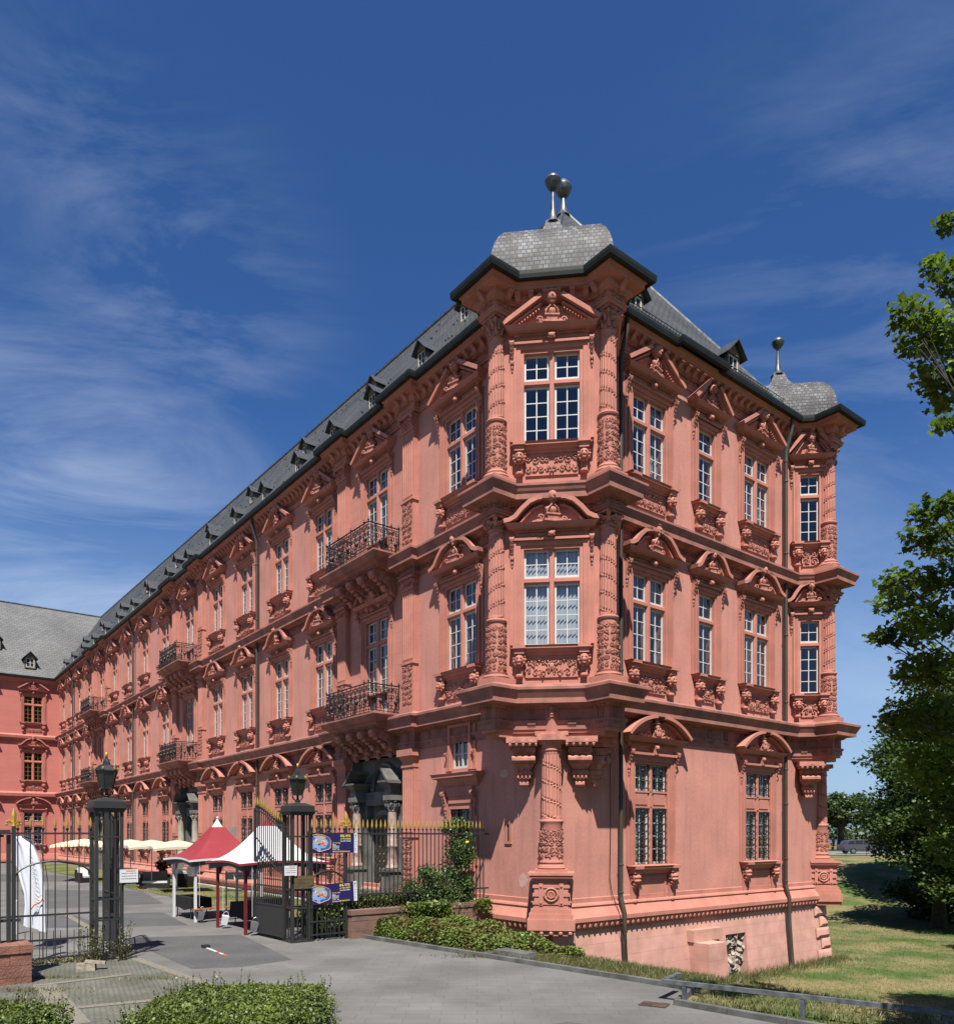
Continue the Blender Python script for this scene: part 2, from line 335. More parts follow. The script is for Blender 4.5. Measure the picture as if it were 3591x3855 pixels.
def copy_tree(o, parent=None, loc=None, rz=None):
    c = o.copy(); COL.objects.link(c)
    if parent is not None: c.parent = parent
    if loc is not None: c.location = loc
    if rz is not None: c.rotation_euler = (0, 0, rz)
    for ch in list(o.children):
        d = ch.copy(); COL.objects.link(d); d.parent = c
        for g in list(ch.children):
            e = g.copy(); COL.objects.link(e); e.parent = d
    return c
def facemesh(quads, uvs, name, m):
    """separate faces with their own uv (metres)"""
    v = []; f = []; uvl = []
    for q, u in zip(quads, uvs):
        n = len(v); v.extend(q); f.append(tuple(range(n, n+len(q)))); uvl.extend(u)
    me = bpy.data.meshes.new(name); me.from_pydata(v, [], f); me.update()
    ul = me.uv_layers.new(name='UVMap')
    for i, u in enumerate(uvl): ul.data[i].uv = u
    me.materials.append(m); return me
def roofuv(q):
    """uv for a planar roof face: u horizontal along the plane, v up the slope"""
    P = [Vector(p) for p in q]; nrm = Vector((0,0,0))
    for i in range(len(P)): nrm += (P[i]-P[0]).cross(P[(i+1) % len(P)]-P[0])
    nrm.normalize(); u = Vector((0,0,1)).cross(nrm)
    if u.length < 1e-4: u = Vector((1,0,0))
    u.normalize(); v = nrm.cross(u)
    return [(p.dot(u), p.dot(v)) for p in P]

# palace axes: local x = along the short front, local y = along the long front
TH = math.atan2(1178, 1501.6); CT, ST = cos(TH), sin(TH)
def W(a, b, z=0.0): return (CT*a - ST*b, ST*a + CT*b, z)
def rel(a, b, z=0.0): return W(a+15.5, b+16.3, z)
def D(px, py, z=0.0):                      # ground point under a sight line (picture 1852 x 1988), used once to find layout
    Y = (z-3)*1501.6/(1621-py); return ((px-926)/1501.6*Y, Y, z)

# ------------------------------------------------------------------ palace ornaments (x right, y into the wall, z up)
def curl(mb, cx, cz, r, turns, a0, sgn, y=-0.03, th=0.02, n=14, k=4):
    pts = []
    for i in range(n+1):
        t = i/n; a = a0 + sgn*2*pi*turns*t; rr = r*(1-0.82*t); pts.append((cx+rr*cos(a), y, cz+rr*sin(a)))
    mb.tube(pts, [th*(1-0.3*i/n) for i in range(n+1)], k)
def relief(w, h, seed, dens=1.0, centre=True, y=0.0, big=0.13):
    """symmetrical carved scrollwork filling w x h, origin at bottom centre"""
    rnd = random.Random(seed); mb = MB()
    nx = max(1, int(round(w/2/(big*1.7)))); nz = max(1, int(round(h/(big*1.9)))); cw = w/2/nx; ch = h/nz
    for i in range(nx):
        for j in range(nz):
            cx = (i+0.5)*cw + rnd.uniform(-.15, .15)*cw; cz = (j+0.5)*ch + rnd.uniform(-.12, .12)*ch; r = min(cw, ch)*0.52
            a = rnd.uniform(0, 2*pi); sg = rnd.choice((-1, 1)); tu = rnd.uniform(0.9, 1.5)
            for m in (1, -1):
                aa = a if m > 0 else pi-a
                curl(mb, m*cx, cz, r, tu, aa, sg*m, y-0.03, r*0.17)
                ex, ez = m*(cx + r*cos(a)), cz + r*sin(a)
                mb.ball((ex, y-0.045, ez), r*0.26, 6, 4)
                mb.ball((m*cx, y-0.05, cz), r*0.24, 6, 4)
                for q in range(2):
                    b = rnd.uniform(0, 2*pi); d = r*rnd.uniform(.75, 1.1)
                    mb.ball((m*(cx+d*cos(b)), y-0.02, cz+d*sin(b)), r*0.2, 5, 3, (1.5, .8, .8))
    if centre:
        mb.ball((0, y-0.02, h*0.5), h*0.2, 10, 6, (0.8, .35, 1)); curl(mb, 0, h*.5, h*.3, 1, 0.5, 1, y-.03, .02, 16)
    return mb
def lionhead(mb, cx, cy, cz, s):
    mb.ball((cx, cy, cz), 0.13*s, 10, 7, (1.0, .95, 1.1))
    mb.ball((cx, cy-0.11*s, cz-0.05*s), 0.065*s, 8, 5, (1.1, 1, .8))
    mb.ball((cx-.045*s, cy-.11*s, cz+.04*s), 0.03*s, 5, 4); mb.ball((cx+.045*s, cy-.11*s, cz+.04*s), 0.03*s, 5, 4)
    mb.box(cx-.04*s, cx+.04*s, cy-.14*s, cy-.08*s, cz-.14*s, cz-.10*s)
    for i in range(11):
        a = 2*pi*i/11; mb.ball((cx+.145*s*cos(a), cy+.02*s, cz+.155*s*sin(a)), .05*s, 5, 4, (1, 1.3, 1))
def bustmesh(seed=0, cap=False):
    mb = MB(); w = 1
    mb.box(-.24, .24, -.17, .12, 0, .05); mb.taper(-.13, .13, -.13, .08, .05, .17, .02, .02); mb.box(-.19, .19, -.17, .12, .17, .21)
    for m in (1, -1): curl(mb, m*.3, .09, .085, 1.2, 0 if m > 0 else pi, m, -.1, .022, 10)
    mb.loft([(.21,.09,.08,0,-.03),(.25,.13,.10,0,-.03),(.30,.17,.11,0,-.03),(.36,.20,.11,0,-.03),(.385,.175,.09,0,-.03),(.405,.085,.07,0,-.04),
             (.48,.062,.065,0,-.05),(.53,.062,.068,0,-.055),(.54,.10,.11,0,-.075),(.59,.130,.145,0,-.075),(.67,.145,.16,0,-.07),(.75,.14,.15,0,-.06),(.83,.10,.11,0,-.05),(.87,.04,.04,0,-.05)], 14)
    mb.ball((0, -.235, .645), .03, 6, 4, (.8, 1.3, 1.7)); mb.ball((0,-.20,.575), .04, 6, 4, (1.2,1,.8))
    mb.ball((-.045,-.175,.69), .02, 5, 3); mb.ball((.045,-.175,.69), .02, 5, 3)
    for i in range(9):
        a = pi*(i/8); mb.ball((.14*cos(a), .0+.06*sin(a), .70-.03*abs(cos(a))), .045, 5, 4)
    if seed % 2: mb.loft([(.77,.165,.17,0,-.06),(.80,.175,.18,0,-.06),(.85,.12,.13,0,-.05),(.90,.04,.04,0,-.05)], 10); mb.ball((0,-.16,.54), .06, 6, 5, (1,.8,1.5))
    for m in (-1, 1): mb.tube([(m*.16,-.12,.24),(m*.12,-.155,.34),(m*.03,-.13,.44)], .02, 4)
    return mb
def consolemesh(h=0.9):
    """slim scroll bracket hanging beside a window head, top at z=0"""
    mb = MB(); pts = [(-.02,0),(-.20,-.02),(-.26,-.10),(-.22,-.22),(-.13,-.36),(-.09,-.52),(-.11,-.62),(-.06,-.70),(0,-.72),(.04,0)]
    mb.prism(pts, -.055, .055, 'x')
    curl(mb, 0, 0, .01, 1, 0, 1)
    for m in (-1, 1):
        mb.tube([(m*.06, -.20+.07*cos(a), -.10+.07*sin(a)) for a in np.linspace(0, 5, 9)], .018, 4)
    mb.ball((0,-.08,-.66), .055, 7, 5); mb.ball((0,-.07,-.78), .045, 6, 5, (1,1,1.4)); mb.ball((0,-.06,-.88), .028, 6, 4, (1,1,1.6))
    for i in range(4): mb.tube([(-.04, -.24+.04*i, -.14-.11*i), (0, -.26+.04*i, -.18-.11*i), (.04, -.24+.04*i, -.14-.11*i)], .014, 4)
    return mb
def surround(w, h, single, tz, tmid=None):
    """stone frame: jambs, head, mullion and cross bar; opening w x h, origin bottom centre"""
    mb = MB(); hw = w/2
    for m in (-1, 1):
        xs = lambda a, b: (min(m*a, m*b), max(m*a, m*b))
        mb.box(*xs(hw, hw+.10), -.035, .34, -.02, h+.10)
        mb.box(*xs(hw+.10, hw+.24), -.085, .10, -.02, h+.24)
        mb.box(*xs(hw+.24, hw+.30), -.12, .10, -.02, h+.30)
        mb.box(*xs(hw+.30, hw+.43), -.045, .05, -.02, h+.05)
        for k in range(3): mb.box(*xs(hw+.125+k*.035, hw+.14+k*.035), -.10, -.08, 0.05, h+.1)
    mb.box(-hw, hw, -.035, .34, h, h+.10)
    mb.box(-hw-.10, hw+.10, -.085, .10, h+.10, h+.24)
    mb.box(-hw-.24, hw+.24, -.12, .10, h+.24, h+.30)
    mb.box(-hw, hw, 0.0, .34, -.04, 0.02)
    if not single:
        mb.prism([(-.085,.30),(-.085,.06),(-.055,.0),(.055,.0),(.085,.06),(.085,.30)], 0.02, h, 'z')
    if tmid:
        z0, z1 = tmid; mb.box(-hw, hw, .05, .34, z0, z1)
        for m in ((-1, 1) if not single else (0,)):
            mb.box(m*hw*.55-hw*.36, m*hw*.55+hw*.36, .02, .06, z0+.12, z1-.10)
        mb.box(-hw, hw, .0, .12, z1-.06, z1); mb.box(-hw, hw, .0, .12, z0, z0+.06)
    else:
        mb.prism([(.30,tz-.09),(.065,tz-.09),(.005,tz-.05),(.005,tz+.05),(.065,tz+.09),(.30,tz+.09)], -hw, hw, 'x')
    return mb
def lights(w, h, single, tz, tmid):
    hw = w/2; zs = [(0.02, (tmid[0] if tmid else tz-.09)), ((tmid[1] if tmid else tz+.09), h)]
    xs = [(-hw, hw)] if single else [(-hw, -.085), (.085, hw)]
    return [(x0, x1, z0, z1, (4 if i == 0 else 2)) for i, (z0, z1) in enumerate(zs) for (x0, x1) in xs]
def framemesh(w, h, single, tz, tmid=None, fr=.06):
    mb = MB()
    for x0, x1, z0, z1, rows in lights(w, h, single, tz, tmid):
        y0, y1 = .105, .155
        mb.box(x0, x0+fr, y0, y1, z0, z1); mb.box(x1-fr, x1, y0, y1, z0, z1)
        mb.box(x0+fr, x1-fr, y0, y1, z0, z0+fr*1.2); mb.box(x0+fr, x1-fr, y0, y1, z1-fr, z1)
        xc = (x0+x1)/2; mb.box(xc-.017, xc+.017, y0+.012, y1-.01, z0+fr, z1-fr)
        for r in range(1, rows):
            z = z0+fr + (z1-z0-2*fr)*r/rows; mb.box(x0+fr, x1-fr, y0+.015, y1-.012, z-.014, z+.014)
    return mb
def panemesh(w, h, single, tz, tmid=None):
    mb = MB()
    for x0, x1, z0, z1, rows in lights(w, h, single, tz, tmid):
        mb.add([(x0,.135,z0),(x1,.135,z0),(x1,.135,z1),(x0,.135,z1)], [(0,1,2,3)])
    return mb
def curtainmesh(w, h, kind):
    mb = MB(); hw = w/2
    def sheet(x0, x1, z0, z1, skew=0.0, amp=.03):
        n = 22; vs = []
        for i in range(n+1):
            t = i/n; x = x0+(x1-x0)*t; y = .34+amp*sin(t*40)
            vs.append((x, y, z0)); vs.append((x+skew*(0 if x < 0 else 0), y, z1))
        mb.add(vs, [(2*i, 2*i+2, 2*i+3, 2*i+1) for i in range(n)])
    if kind == 0:   # tied drapes
        for m in (-1, 1):
            prof = [(0, .30), (.9, .18), (1.6, .35), (2.4, .55), (h, .62)]
            rows = []
            for z, d in prof:
                rows.append([(m*(hw-.02-d*hw*t), .34+.025*sin(t*30), z) for t in np.linspace(0, 1, 14)])
            vs = [p for r in rows for p in r]
            mb.add(vs, [(j*14+i, j*14+i+1, (j+1)*14+i+1, (j+1)*14+i) for j in range(len(prof)-1) for i in range(13)])
    elif kind == 1: sheet(-hw, -hw+w*.33, 0, h)
    elif kind == 2: sheet(hw-w*.30, hw, 0, h); sheet(-hw, -hw+.12*w, 0, h)
    else: sheet(-hw, hw, 0, h*.4)
    return mb
def blindmesh(w, h):
    mb = MB(); n = int(w/.115)
    for i in range(n):
        x = -w/2 + w*i/n; mb.add([(x,.27,0),(x+.12,.215,0),(x+.12,.215,h*.985),(x,.27,h*.985)], [(0,1,2,3)])
    return mb
def swan(wd, h):
    """curved broken pediment, half widths wd"""
    S = [(-wd,0),(-wd*.88,.03),(-wd*.74,h*.20),(-wd*.60,h*.55),(-wd*.44,h*.86),(-wd*.28,h),(-wd*.20,h*1.01)]
    return S
def band(mb, pts, th, y0, y1):
    """ribbon following pts (x,z), thickness th downwards along the normal, extruded y0..y1, mirrored too"""
    for m in (1, -1):
        up = []; dn = []
        for i, p in enumerate(pts):
            a = pts[max(i-1,0)]; b = pts[min(i+1, len(pts)-1)]; dx, dz = b[0]-a[0], b[1]-a[1]; l = math.hypot(dx, dz)
            up.append((m*p[0], p[1])); dn.append((m*(p[0]+dz/l*th), p[1]-dx/l*th))
        vs = []
        for p in up: vs.append((p[0], y0, p[1])); vs.append((p[0], y1, p[1]))
        k = len(vs)
        for p in dn: vs.append((p[0], y0, p[1])); vs.append((p[0], y1, p[1]))
        n = len(pts); fs = []
        for i in range(n-1):
            fs += [(2*i,2*i+1,2*i+3,2*i+2), (k+2*i,k+2*i+2,k+2*i+3,k+2*i+1), (2*i,2*i+2,k+2*i+2,k+2*i), (2*i+1,k+2*i+1,k+2*i+3,2*i+3)]
        fs += [(0,k,k+1,1), (2*n-2,2*n-1,k+2*n-1,k+2*n-2)]
        mb.add(vs, fs)
def basecornice(mb, wd, z, p=.42):
    """moulded horizontal cornice under a pediment, returns round the ends"""
    mb.sweep([(-wd+p-.05, .02), (-wd+p-.05, -.02), (wd-p+.05, -.02), (wd-p+.05, .02)],
             [(.0,z-.22),(.05,z-.22),(.08,z-.15),(.12,z-.15),(.12,z-.10),(.20,z-.07),(.30,z-.05),(.30,z-.01),(.36,z+.05),(.38,z+.08),(0,z+.09)])
    n = int((2*(wd-p))/.07)
    for i in range(n):
        x = -(wd-p)+(2*(wd-p))*(i+.5)/n; mb.box(x-.018, x+.018, -.20, -.10, z-.15, z-.11)
def pediment(kind, w, seed=1):
    """origin at the top of the window opening; returns mesh"""
    mb = MB(); wd = w/2+(.72 if kind == "arch" else .55)
    zb = {'tri': .62, 'swan': .62, 'arch': .80}[kind]
    # frieze board, lintel moulding
    mb.box(-w/2-.28, w/2+.28, -.06, .04, .30, zb-.16)
    mb.box(-w/2-.34, w/2+.34, -.17, .02, .24, .31) if kind != 'arch' else mb.box(-w/2-.40, w/2+.40, -.22, .02, .30, .38)
    rnd = random.Random(seed)
    for i in range(int(w/.12)):
        x = -w/2+.06+i*.12
        if abs(x) > .12: mb.ball((x, -.07, .41+.02*(i % 2)), .042, 5, 4, (1.2, .8, 1))
    mb.box(-.10, .10, -.26, .0, .33, zb-.14); mb.ball((0,-.27,zb-.25), .085, 8, 6); mb.ball((-.07,-.25,zb-.20), .05, 6, 4); mb.ball((.07,-.25,zb-.20), .05, 6, 4)
    basecornice(mb, wd, zb)
    y0, y1 = -.40, .02; z = zb+.08
    if kind == 'tri':
        S = [(-wd-.02, z), (-.27, z+.78)]; band(mb, S, -.13, y0-.03, y1); band(mb, [(-wd+.16, z+.0), (-.30, z+.62)], -.06, y0+.10, y1)
        mb.prism([(-wd+.1,z),(wd-.1,z),(.2,z+.66),(-.2,z+.66)], -.13, .0, 'y')
        for m in (1,-1):
            for i in range(9):
                t = (i+1)/10; x = -wd+.25+(wd-.55)*t; mb.box(min(m*(x-.02),m*(x+.02)), max(m*(x-.02),m*(x+.02)), -.30, -.12, z+.55*t-.05, z+.55*t+.0)
    elif kind == 'swan':
        S = [(p[0], z+p[1]) for p in swan(wd+.03, .66)]; band(mb, S, -.13, y0-.02, y1)
        S2 = [(p[0]*.9, z-.10+p[1]*.9) for p in swan(wd+.0, .66)][1:]; band(mb, S2, -.05, y0+.12, y1)
        P = [(p[0]*.9, z+p[1]*.9) for p in swan(wd, .66)]
        mb.prism(P + [(-q[0], q[1]) for q in reversed(P)], -.13, .0, 'y')
        for m in (1,-1):
            for i in range(5): mb.ball((m*(.25+.1*i), -.16, z+.05+.03*(i%2)), .05, 5, 4)
    else:
        hh = .66; rr = (wd*wd+hh*hh)/(2*hh); a1 = math.asin(wd/rr)
        S = [(-rr*sin(a1-(a1-.10)*t), z+hh-rr+rr*cos(a1-(a1-.10)*t)) for t in np.linspace(0, 1, 12)]; band(mb, S, -.11, y0-.10, y1)
        S2 = [(p[0]*.88, z+(p[1]-z)*.84) for p in S]; band(mb, S2[:-1], -.05, y0+.08, y1)
        P = [(p[0]*.88, z+(p[1]-z)*.86) for p in S]; mb.prism(P+[(-q[0], q[1]) for q in reversed(P)], -.13, 0, 'y')
        for m in (1,-1):
            for i in range(6): mb.ball((m*(.32+.11*i), -.2, z+.06+.05*((i+1)%2)), .065, 6, 4)
            mb.tube([(m*.26,-.2,z+.1),(m*.42,-.25,z+.22),(m*.55,-.2,z+.12)], .035, 5)
    return mb
def maskbust():
    """crouching bearded figure with a basket, used in the arched pediments"""
    mb = MB(); mb.box(-.3,.3,-.2,.1,0,.08)
    mb.loft([(.08,.26,.16,0,-.1),(.18,.24,.17,0,-.12),(.3,.17,.14,0,-.1),(.36,.09,.09,0,-.1),(.40,.10,.11,0,-.12),(.47,.11,.12,0,-.12),(.54,.09,.1,0,-.1),(.57,.05,.05,0,-.1)], 12)
    mb.ball((0,-.24,.44), .03, 5, 4); mb.loft([(.56,.20,.14,0,-.1),(.59,.21,.15,0,-.1),(.61,.12,.1,0,-.1),(.70,.09,.08,0,-.1),(.76,.11,.09,0,-.1),(.80,.04,.04,0,-.1)], 10)
    for m in (1,-1):
        curl(mb, m*.2, .25, .1, 1, 0, m, -.24, .03, 10); mb.ball((m*.13,-.12,.44), .05, 6, 5); mb.ball((m*.06,-.24,.34), .045, 6, 4, (1,1,1.5))
    return mb
def sillmesh(w, kind=0):
    """sill ledge with two lion heads on brackets; origin at bottom of the opening"""
    mb = MB(); wd = w/2+.42
    mb.sweep([(-wd+.3,.0),(-wd+.3,-.04),(wd-.3,-.04),(wd-.3,.0)], [(0,-.30),(.05,-.30),(.07,-.24),(.14,-.22),(.17,-.14),(.20,-.12),(.26,-.12),(.26,-.05),(.30,-.03),(0,.0)])
    for m in (-1, 1):
        x = m*(w/2+.13); mb.box(x-.19, x+.19, -.37, -.02, -.13, -.035); mb.box(x-.15, x+.15, -.30, -.0, -.28, -.13)
        if kind == 0:
            lionhead(mb, x, -.20, -.45, 1.15)
            mb.box(x-.10, x+.10, -.12, .02, -.92, -.42)
            mb.ball((x, -.16, -.94), .13, 8, 5, (1, .9, .55))
            for k in range(3): mb.box(x-.07+k*.055, x-.045+k*.055, -.14, -.11, -.88, -.60)
        else:
            for i, (yy, zz, r) in enumerate(((-.20,-.40,.15),(-.22,-.52,.13),(-.17,-.63,.11),(-.12,-.72,.09))): mb.ball((x, yy, zz), r, 9, 6, (1.15, 1, .8))
            mb.box(x-.11, x+.11, -.09, .02, -1.15, -.4); mb.ball((x,-.08,-1.2), .13, 8, 5, (1.1,.9,.6))
            for mm in (-1,1): mb.tube([(x+mm*.15, -.16+.08*cos(a), -.42+.08*sin(a)) for a in np.linspace(0,5.5,10)], .02, 4)
    if kind == 0:
        mb.box(-w/2+.05, w/2-.05, -.05, .02, -.97, -.30)
    else:
        mb.box(-w/2+.08, w/2-.08, -.03, .02, -1.22, -.34)
        for (x0,x1,z0,z1) in ((-w/2+.12,w/2-.12,-1.18,-1.10),(-w/2+.12,w/2-.12,-.48,-.40),(-w/2+.12,-w/2+.2,-1.10,-.48),(w/2-.2,w/2-.12,-1.10,-.48)): mb.box(x0,x1,-.065,-.02,z0,z1)
    return mb
def grille(w, h, single, tmid):
    mb = MB()
    for x0, x1, z0, z1, rows in lights(w, h, single, 0, tmid):
        n = 5; y = .02
        for i in range(n):
            x = x0+.04+(x1-x0-.08)*i/(n-1); mb.box(x-.008, x+.008, y-.008, y+.008, z0, z1-.03)
        m = 8 if rows == 4 else 4
        for i in range(m):
            z = z0+.08+(z1-z0-.14)*i/(m-1); mb.box(x0-.02, x1+.02, y-.03, y-.015, z-.007, z+.007)
        xc = (x0+x1)/2
        for i in range(5 if rows == 4 else 2):
            z = z0+.25+i*.36
            if z > z1-.15: break
            for s in (-1, 1): curl(mb, xc+s*.09, z, .10, 1.3, pi/2, s, y-.05, .012, 12, 4); curl(mb, xc+s*.09, z+.16, .08, 1.2, -pi/2, -s, y-.05, .01, 10, 4)
            mb.ball((xc, y-.06, z+.08), .045, 6, 4)
    return mb
def flutedshaft(r, z0, z1, spiral=1, nf=18, taper=.9, n=144, rows=None):
    mb = MB(); rows = rows or int((z1-z0)/.028); vs = []; fs = []
    for j in range(rows+1):
        t = j/rows; z = z0+(z1-z0)*t; rr = r*(1-(1-taper)*t**1.5)
        for i in range(n):
            a = 2*pi*i/n; fl = (i % (n//nf))/(n/nf); c = abs(fl-.5)*2          # 1 at the fillet, 0 in the flute
            d = .020*max(0, 1-c**2.2*1.25)
            if t < .03 or t > .97: d = 0
            if spiral:
                k = int(i//(n/nf)); ph = ((z-z0)/.52 + spiral*k/nf*1.35) % 1.0      # stepped helix: the flute jumps at each line
                if ph < .12: d = .020*max(0, 1-c**2.2*1.25) + (.050 if c < .75 else .012)*(1-ph/.12)
                elif ph > .93: d = -.006
            vs.append(((rr-d)*cos(a), (rr-d)*sin(a), z))
    for j in range(rows):
        for i in range(n):
            k = (i+1) % n; fs.append((j*n+i, j*n+k, (j+1)*n+k, (j+1)*n+i))
    mb.add(vs, fs); return mb
def drumrelief(r, z0, z1, seed):
    src = relief(2*pi*r*.5, z1-z0, seed, centre=False, big=.10); mb = MB()
    for rep in range(2):
        vs = []
        for x, y, z in src.v:
            a = x/r + rep*pi - pi/2; q = r - y - .005; vs.append((q*cos(a), q*sin(a), z0+z))
        mb.add(vs, src.f)
    return mb
def capital(kind, r, z0, z1, mbx=None):
    mb = mbx or MB(); h = z1-z0
    if kind == 'ionic':
        mb.lathe([(r*1.08,z0),(r*1.15,z0+.03),(r*1.15,z0+.06),(r*.98,z0+.07),(r*.98,z0+.18),(r*1.3,z0+.26),(r*1.3,z0+.3)], 20)
        for i in range(4):
            a = pi/4+i*pi/2; T = Matrix.Rotation(a, 4, 'Z')
            mb.tube([(r*1.25+.14*(1-t*.8)*cos(.3+t*9), 0, z0+.27+.14*(1-t*.8)*sin(.3+t*9)) for t in np.linspace(0,1,16)], [.07]*5+[.06]*5+[.04]*6, 6, T)
            T2 = Matrix.Rotation(i*pi/2, 4, 'Z'); mb.ball((r*1.28,0,z0+.3), .075, 8, 5, T=T2); mb.ball((r*1.15,.08,z0+.2), .045, 5, 4, T=T2); mb.ball((r*1.15,-.08,z0+.2), .045, 5, 4, T=T2); mb.ball((r*1.1,0,z0+.13), .05, 5, 4, T=T2)
        mb.box(-r*1.35, r*1.35, -r*1.35, r*1.35, z1-.09, z1)
    elif kind == 'corinth':
        mb.lathe([(r*1.02,z0),(r*1.12,z0+.03),(r*1.02,z0+.06),(r*.92,z0+.08),(r*.95,z0+h*.5),(r*1.25,z1-.1)], 18)
        for row, (zz, k, rr) in enumerate(((.08,8,1.0),(h*.38,8,1.05))):
            for i in range(k):
                T = Matrix.Rotation(2*pi*(i+.5*row)/k, 4, 'Z')
                mb.tube([(r*rr*.95,0,z0+zz),(r*rr*1.08,0,z0+zz+h*.18),(r*rr*1.28,0,z0+zz+h*.30),(r*rr*1.42,0,z0+zz+h*.26)], [.05,.055,.045,.03], 5, T)
        for i in range(4):
            T = Matrix.Rotation(pi/4+i*pi/2, 4, 'Z')
            mb.tube([(r*1.0,0,z0+h*.45),(r*1.2,0,z0+h*.72),(r*1.55,0,z1-.12),(r*1.72,0,z1-.18),(r*1.62,0,z1-.25)], [.03,.035,.045,.05,.03], 5, T)
            T = Matrix.Rotation(i*pi/2, 4, 'Z'); mb.ball((r*1.2,0,z1-.05), .07, 7, 5, T=T); mb.ball((r*1.12,0,z1-.2), .05, 6, 4, (1,1,1.8), T=T)
        mb.box(-r*1.35, r*1.35, -r*1.35, r*1.35, z1-.08, z1)
    else:
        mb.lathe([(r*1.0,z0),(r*1.1,z0+.03),(r*1.1,z0+.06),(r*1.0,z0+.08),(r*1.0,z0+.2),(r*1.35,z0+.32)], 20)
        for i in range(12): mb.ball((r*1.2*cos(i*pi/6), r*1.2*sin(i*pi/6), z0+.27), .05, 5, 4)
        mb.box(-r*1.5, r*1.5, -r*1.5, r*1.5, z0+.32, z1)
    return mb

# ================================================================== THE PALACE
L_ = 17.4; BEND = 78.0
palace = empty('palace', rel(0, 0, 0), TH)
tag(palace, 'long red sandstone Renaissance palace with dark slate roofs, corner oriel towers and white framed windows', 'palace')
SD = {'L': lambda u, o: ((.75-o, u), -pi/2), 'S': lambda u, o: ((u, .75-o), 0.0), 'C': lambda u, o: ((.9+(u-o)*.7071, .9+(-u-o)*.7071), -pi/4),
      'F': lambda u, o: ((14.775+(u-o)*.7071, .225+(-u-o)*.7071), -pi/4), 'N': lambda u, o: ((2.625+(u+o)*.7071, .225+(u-o)*.7071), pi/4),
      'W': lambda u, o: ((u, BEND-o), 0.0)}
def place(side, u, z, me, name, m=None, parent=None, out=0.0, smooth=False):
    (a, b), rz = SD[side](u, out)
    return obj(name, me, m, parent or palace, (a, b, z), rz, smooth)

# ---- shared meshes
def winset(kind, w, single=False):
    """returns dict of meshes for one window type"""
    if kind == 'G': h, tz, tm = 3.38, 2.2, (1.91, 2.49)
    elif kind == 'U1': h, tz, tm = 2.97, 2.02, None
    else: h, tz, tm = 2.79, 1.91, None
    S = {'h': h, 'w': w}
    S['surround'] = surround(w, h, single, tz, tm).mesh('window_surround', M['trim'])
    S['frame'] = framemesh(w, h, single, tz, tm).mesh('window_frame', M['white'])
    S['pane'] = panemesh(w, h, single, tz, tm).mesh('window_pane', M['glass'])
    S['ped'] = pediment({'G': 'arch', 'U1': 'swan', 'U2': 'tri'}[kind], w).mesh('pediment', M['trim'], True, 35)
    S['sill'] = sillmesh(w, 1 if kind == 'G' else 0).mesh('window_sill', M['trim'], True, 35)
    S['console'] = consolemesh().mesh('scroll_bracket', M['relief'], True, 35)
    if kind == 'G': S['grille'] = grille(w, h, single, tm).mesh('window_grille', M['iron'], True, 35)
    if kind != 'G': S['relief'] = [relief(w-.08, .60, 11+i+(5 if kind == 'U1' else 0), centre=(kind == 'U1'), y=-.05).mesh('sill_carving', M['relief'], True, 45) for i in range(3)]
    S['curtain'] = [curtainmesh(w, h, i).mesh('curtain', M['curtain']) for i in range(4)]
    return S
BUST = [bustmesh(0).mesh('bust', M['relief'], True, 60), bustmesh(1).mesh('bust', M['relief'], True, 60)]
MASK = maskbust().mesh('mask_bust', M['relief'], True, 60)
WS = {('U2', 1): winset('U2', 1.70), ('U1', 1): winset('U1', 1.70), ('G', 1): winset('G', 1.70),
      ('U2', 0): winset('U2', .95, True), ('U1', 0): winset('U1', .95, True), ('U2', 2): winset('U2', .74, True), ('U1', 2): winset('U1', .74, True)}
Z0 = {'G': 1.99, 'U1': 8.78, 'U2': 14.96}
rw = random.Random(5)
def window(side, u, kind, wk=1, far=False, curtain=None, sill=True, z=None):
    S = WS[(kind, wk)]; z0 = Z0[kind] if z is None else z
    o = place(side, u, z0, S['surround'], 'window')
    def sub(me, name, loc=(0,0,0), sc=None, rz=0):
        c = obj(name, me, None, o, loc, rz)
        if sc: c.scale = sc
        return c
    sub(S['frame'], 'frame'); sub(S['pane'], 'pane')
    sub(S['ped'], 'pediment', (0, 0, S['h']))
    zb = {'G': .88, 'U1': .70, 'U2': .70}[kind]
    if kind == 'G': sub(MASK, 'bust', (0, -.16, S['h']+zb), (.85, .8, .85))
    else:
        s = 1.18 if wk == 1 else .98
        sub(BUST[rw.randrange(2)], 'bust', (0, -.22, S['h']+zb), (s, s, s), rw.uniform(-.35, .35))
    if sill: sub(S['sill'], 'sill')
    if kind != 'G' and sill: sub(S['relief'][rw.randrange(3)], 'carving', (0, 0, -.94))
    if kind == 'G': sub(S['grille'], 'grille')
    for m in (-1, 1): sub(S['console'], 'scroll_bracket', (m*(S['w']/2+.36), 0, S['h']+(.36 if kind != 'G' else .5)))
    k = curtain if curtain is not None else rw.choice((0, 1, 2, -1, -1, 3 if kind == 'G' else -1))
    if k >= 0: sub(S['curtain'][k], 'curtain')
    return o

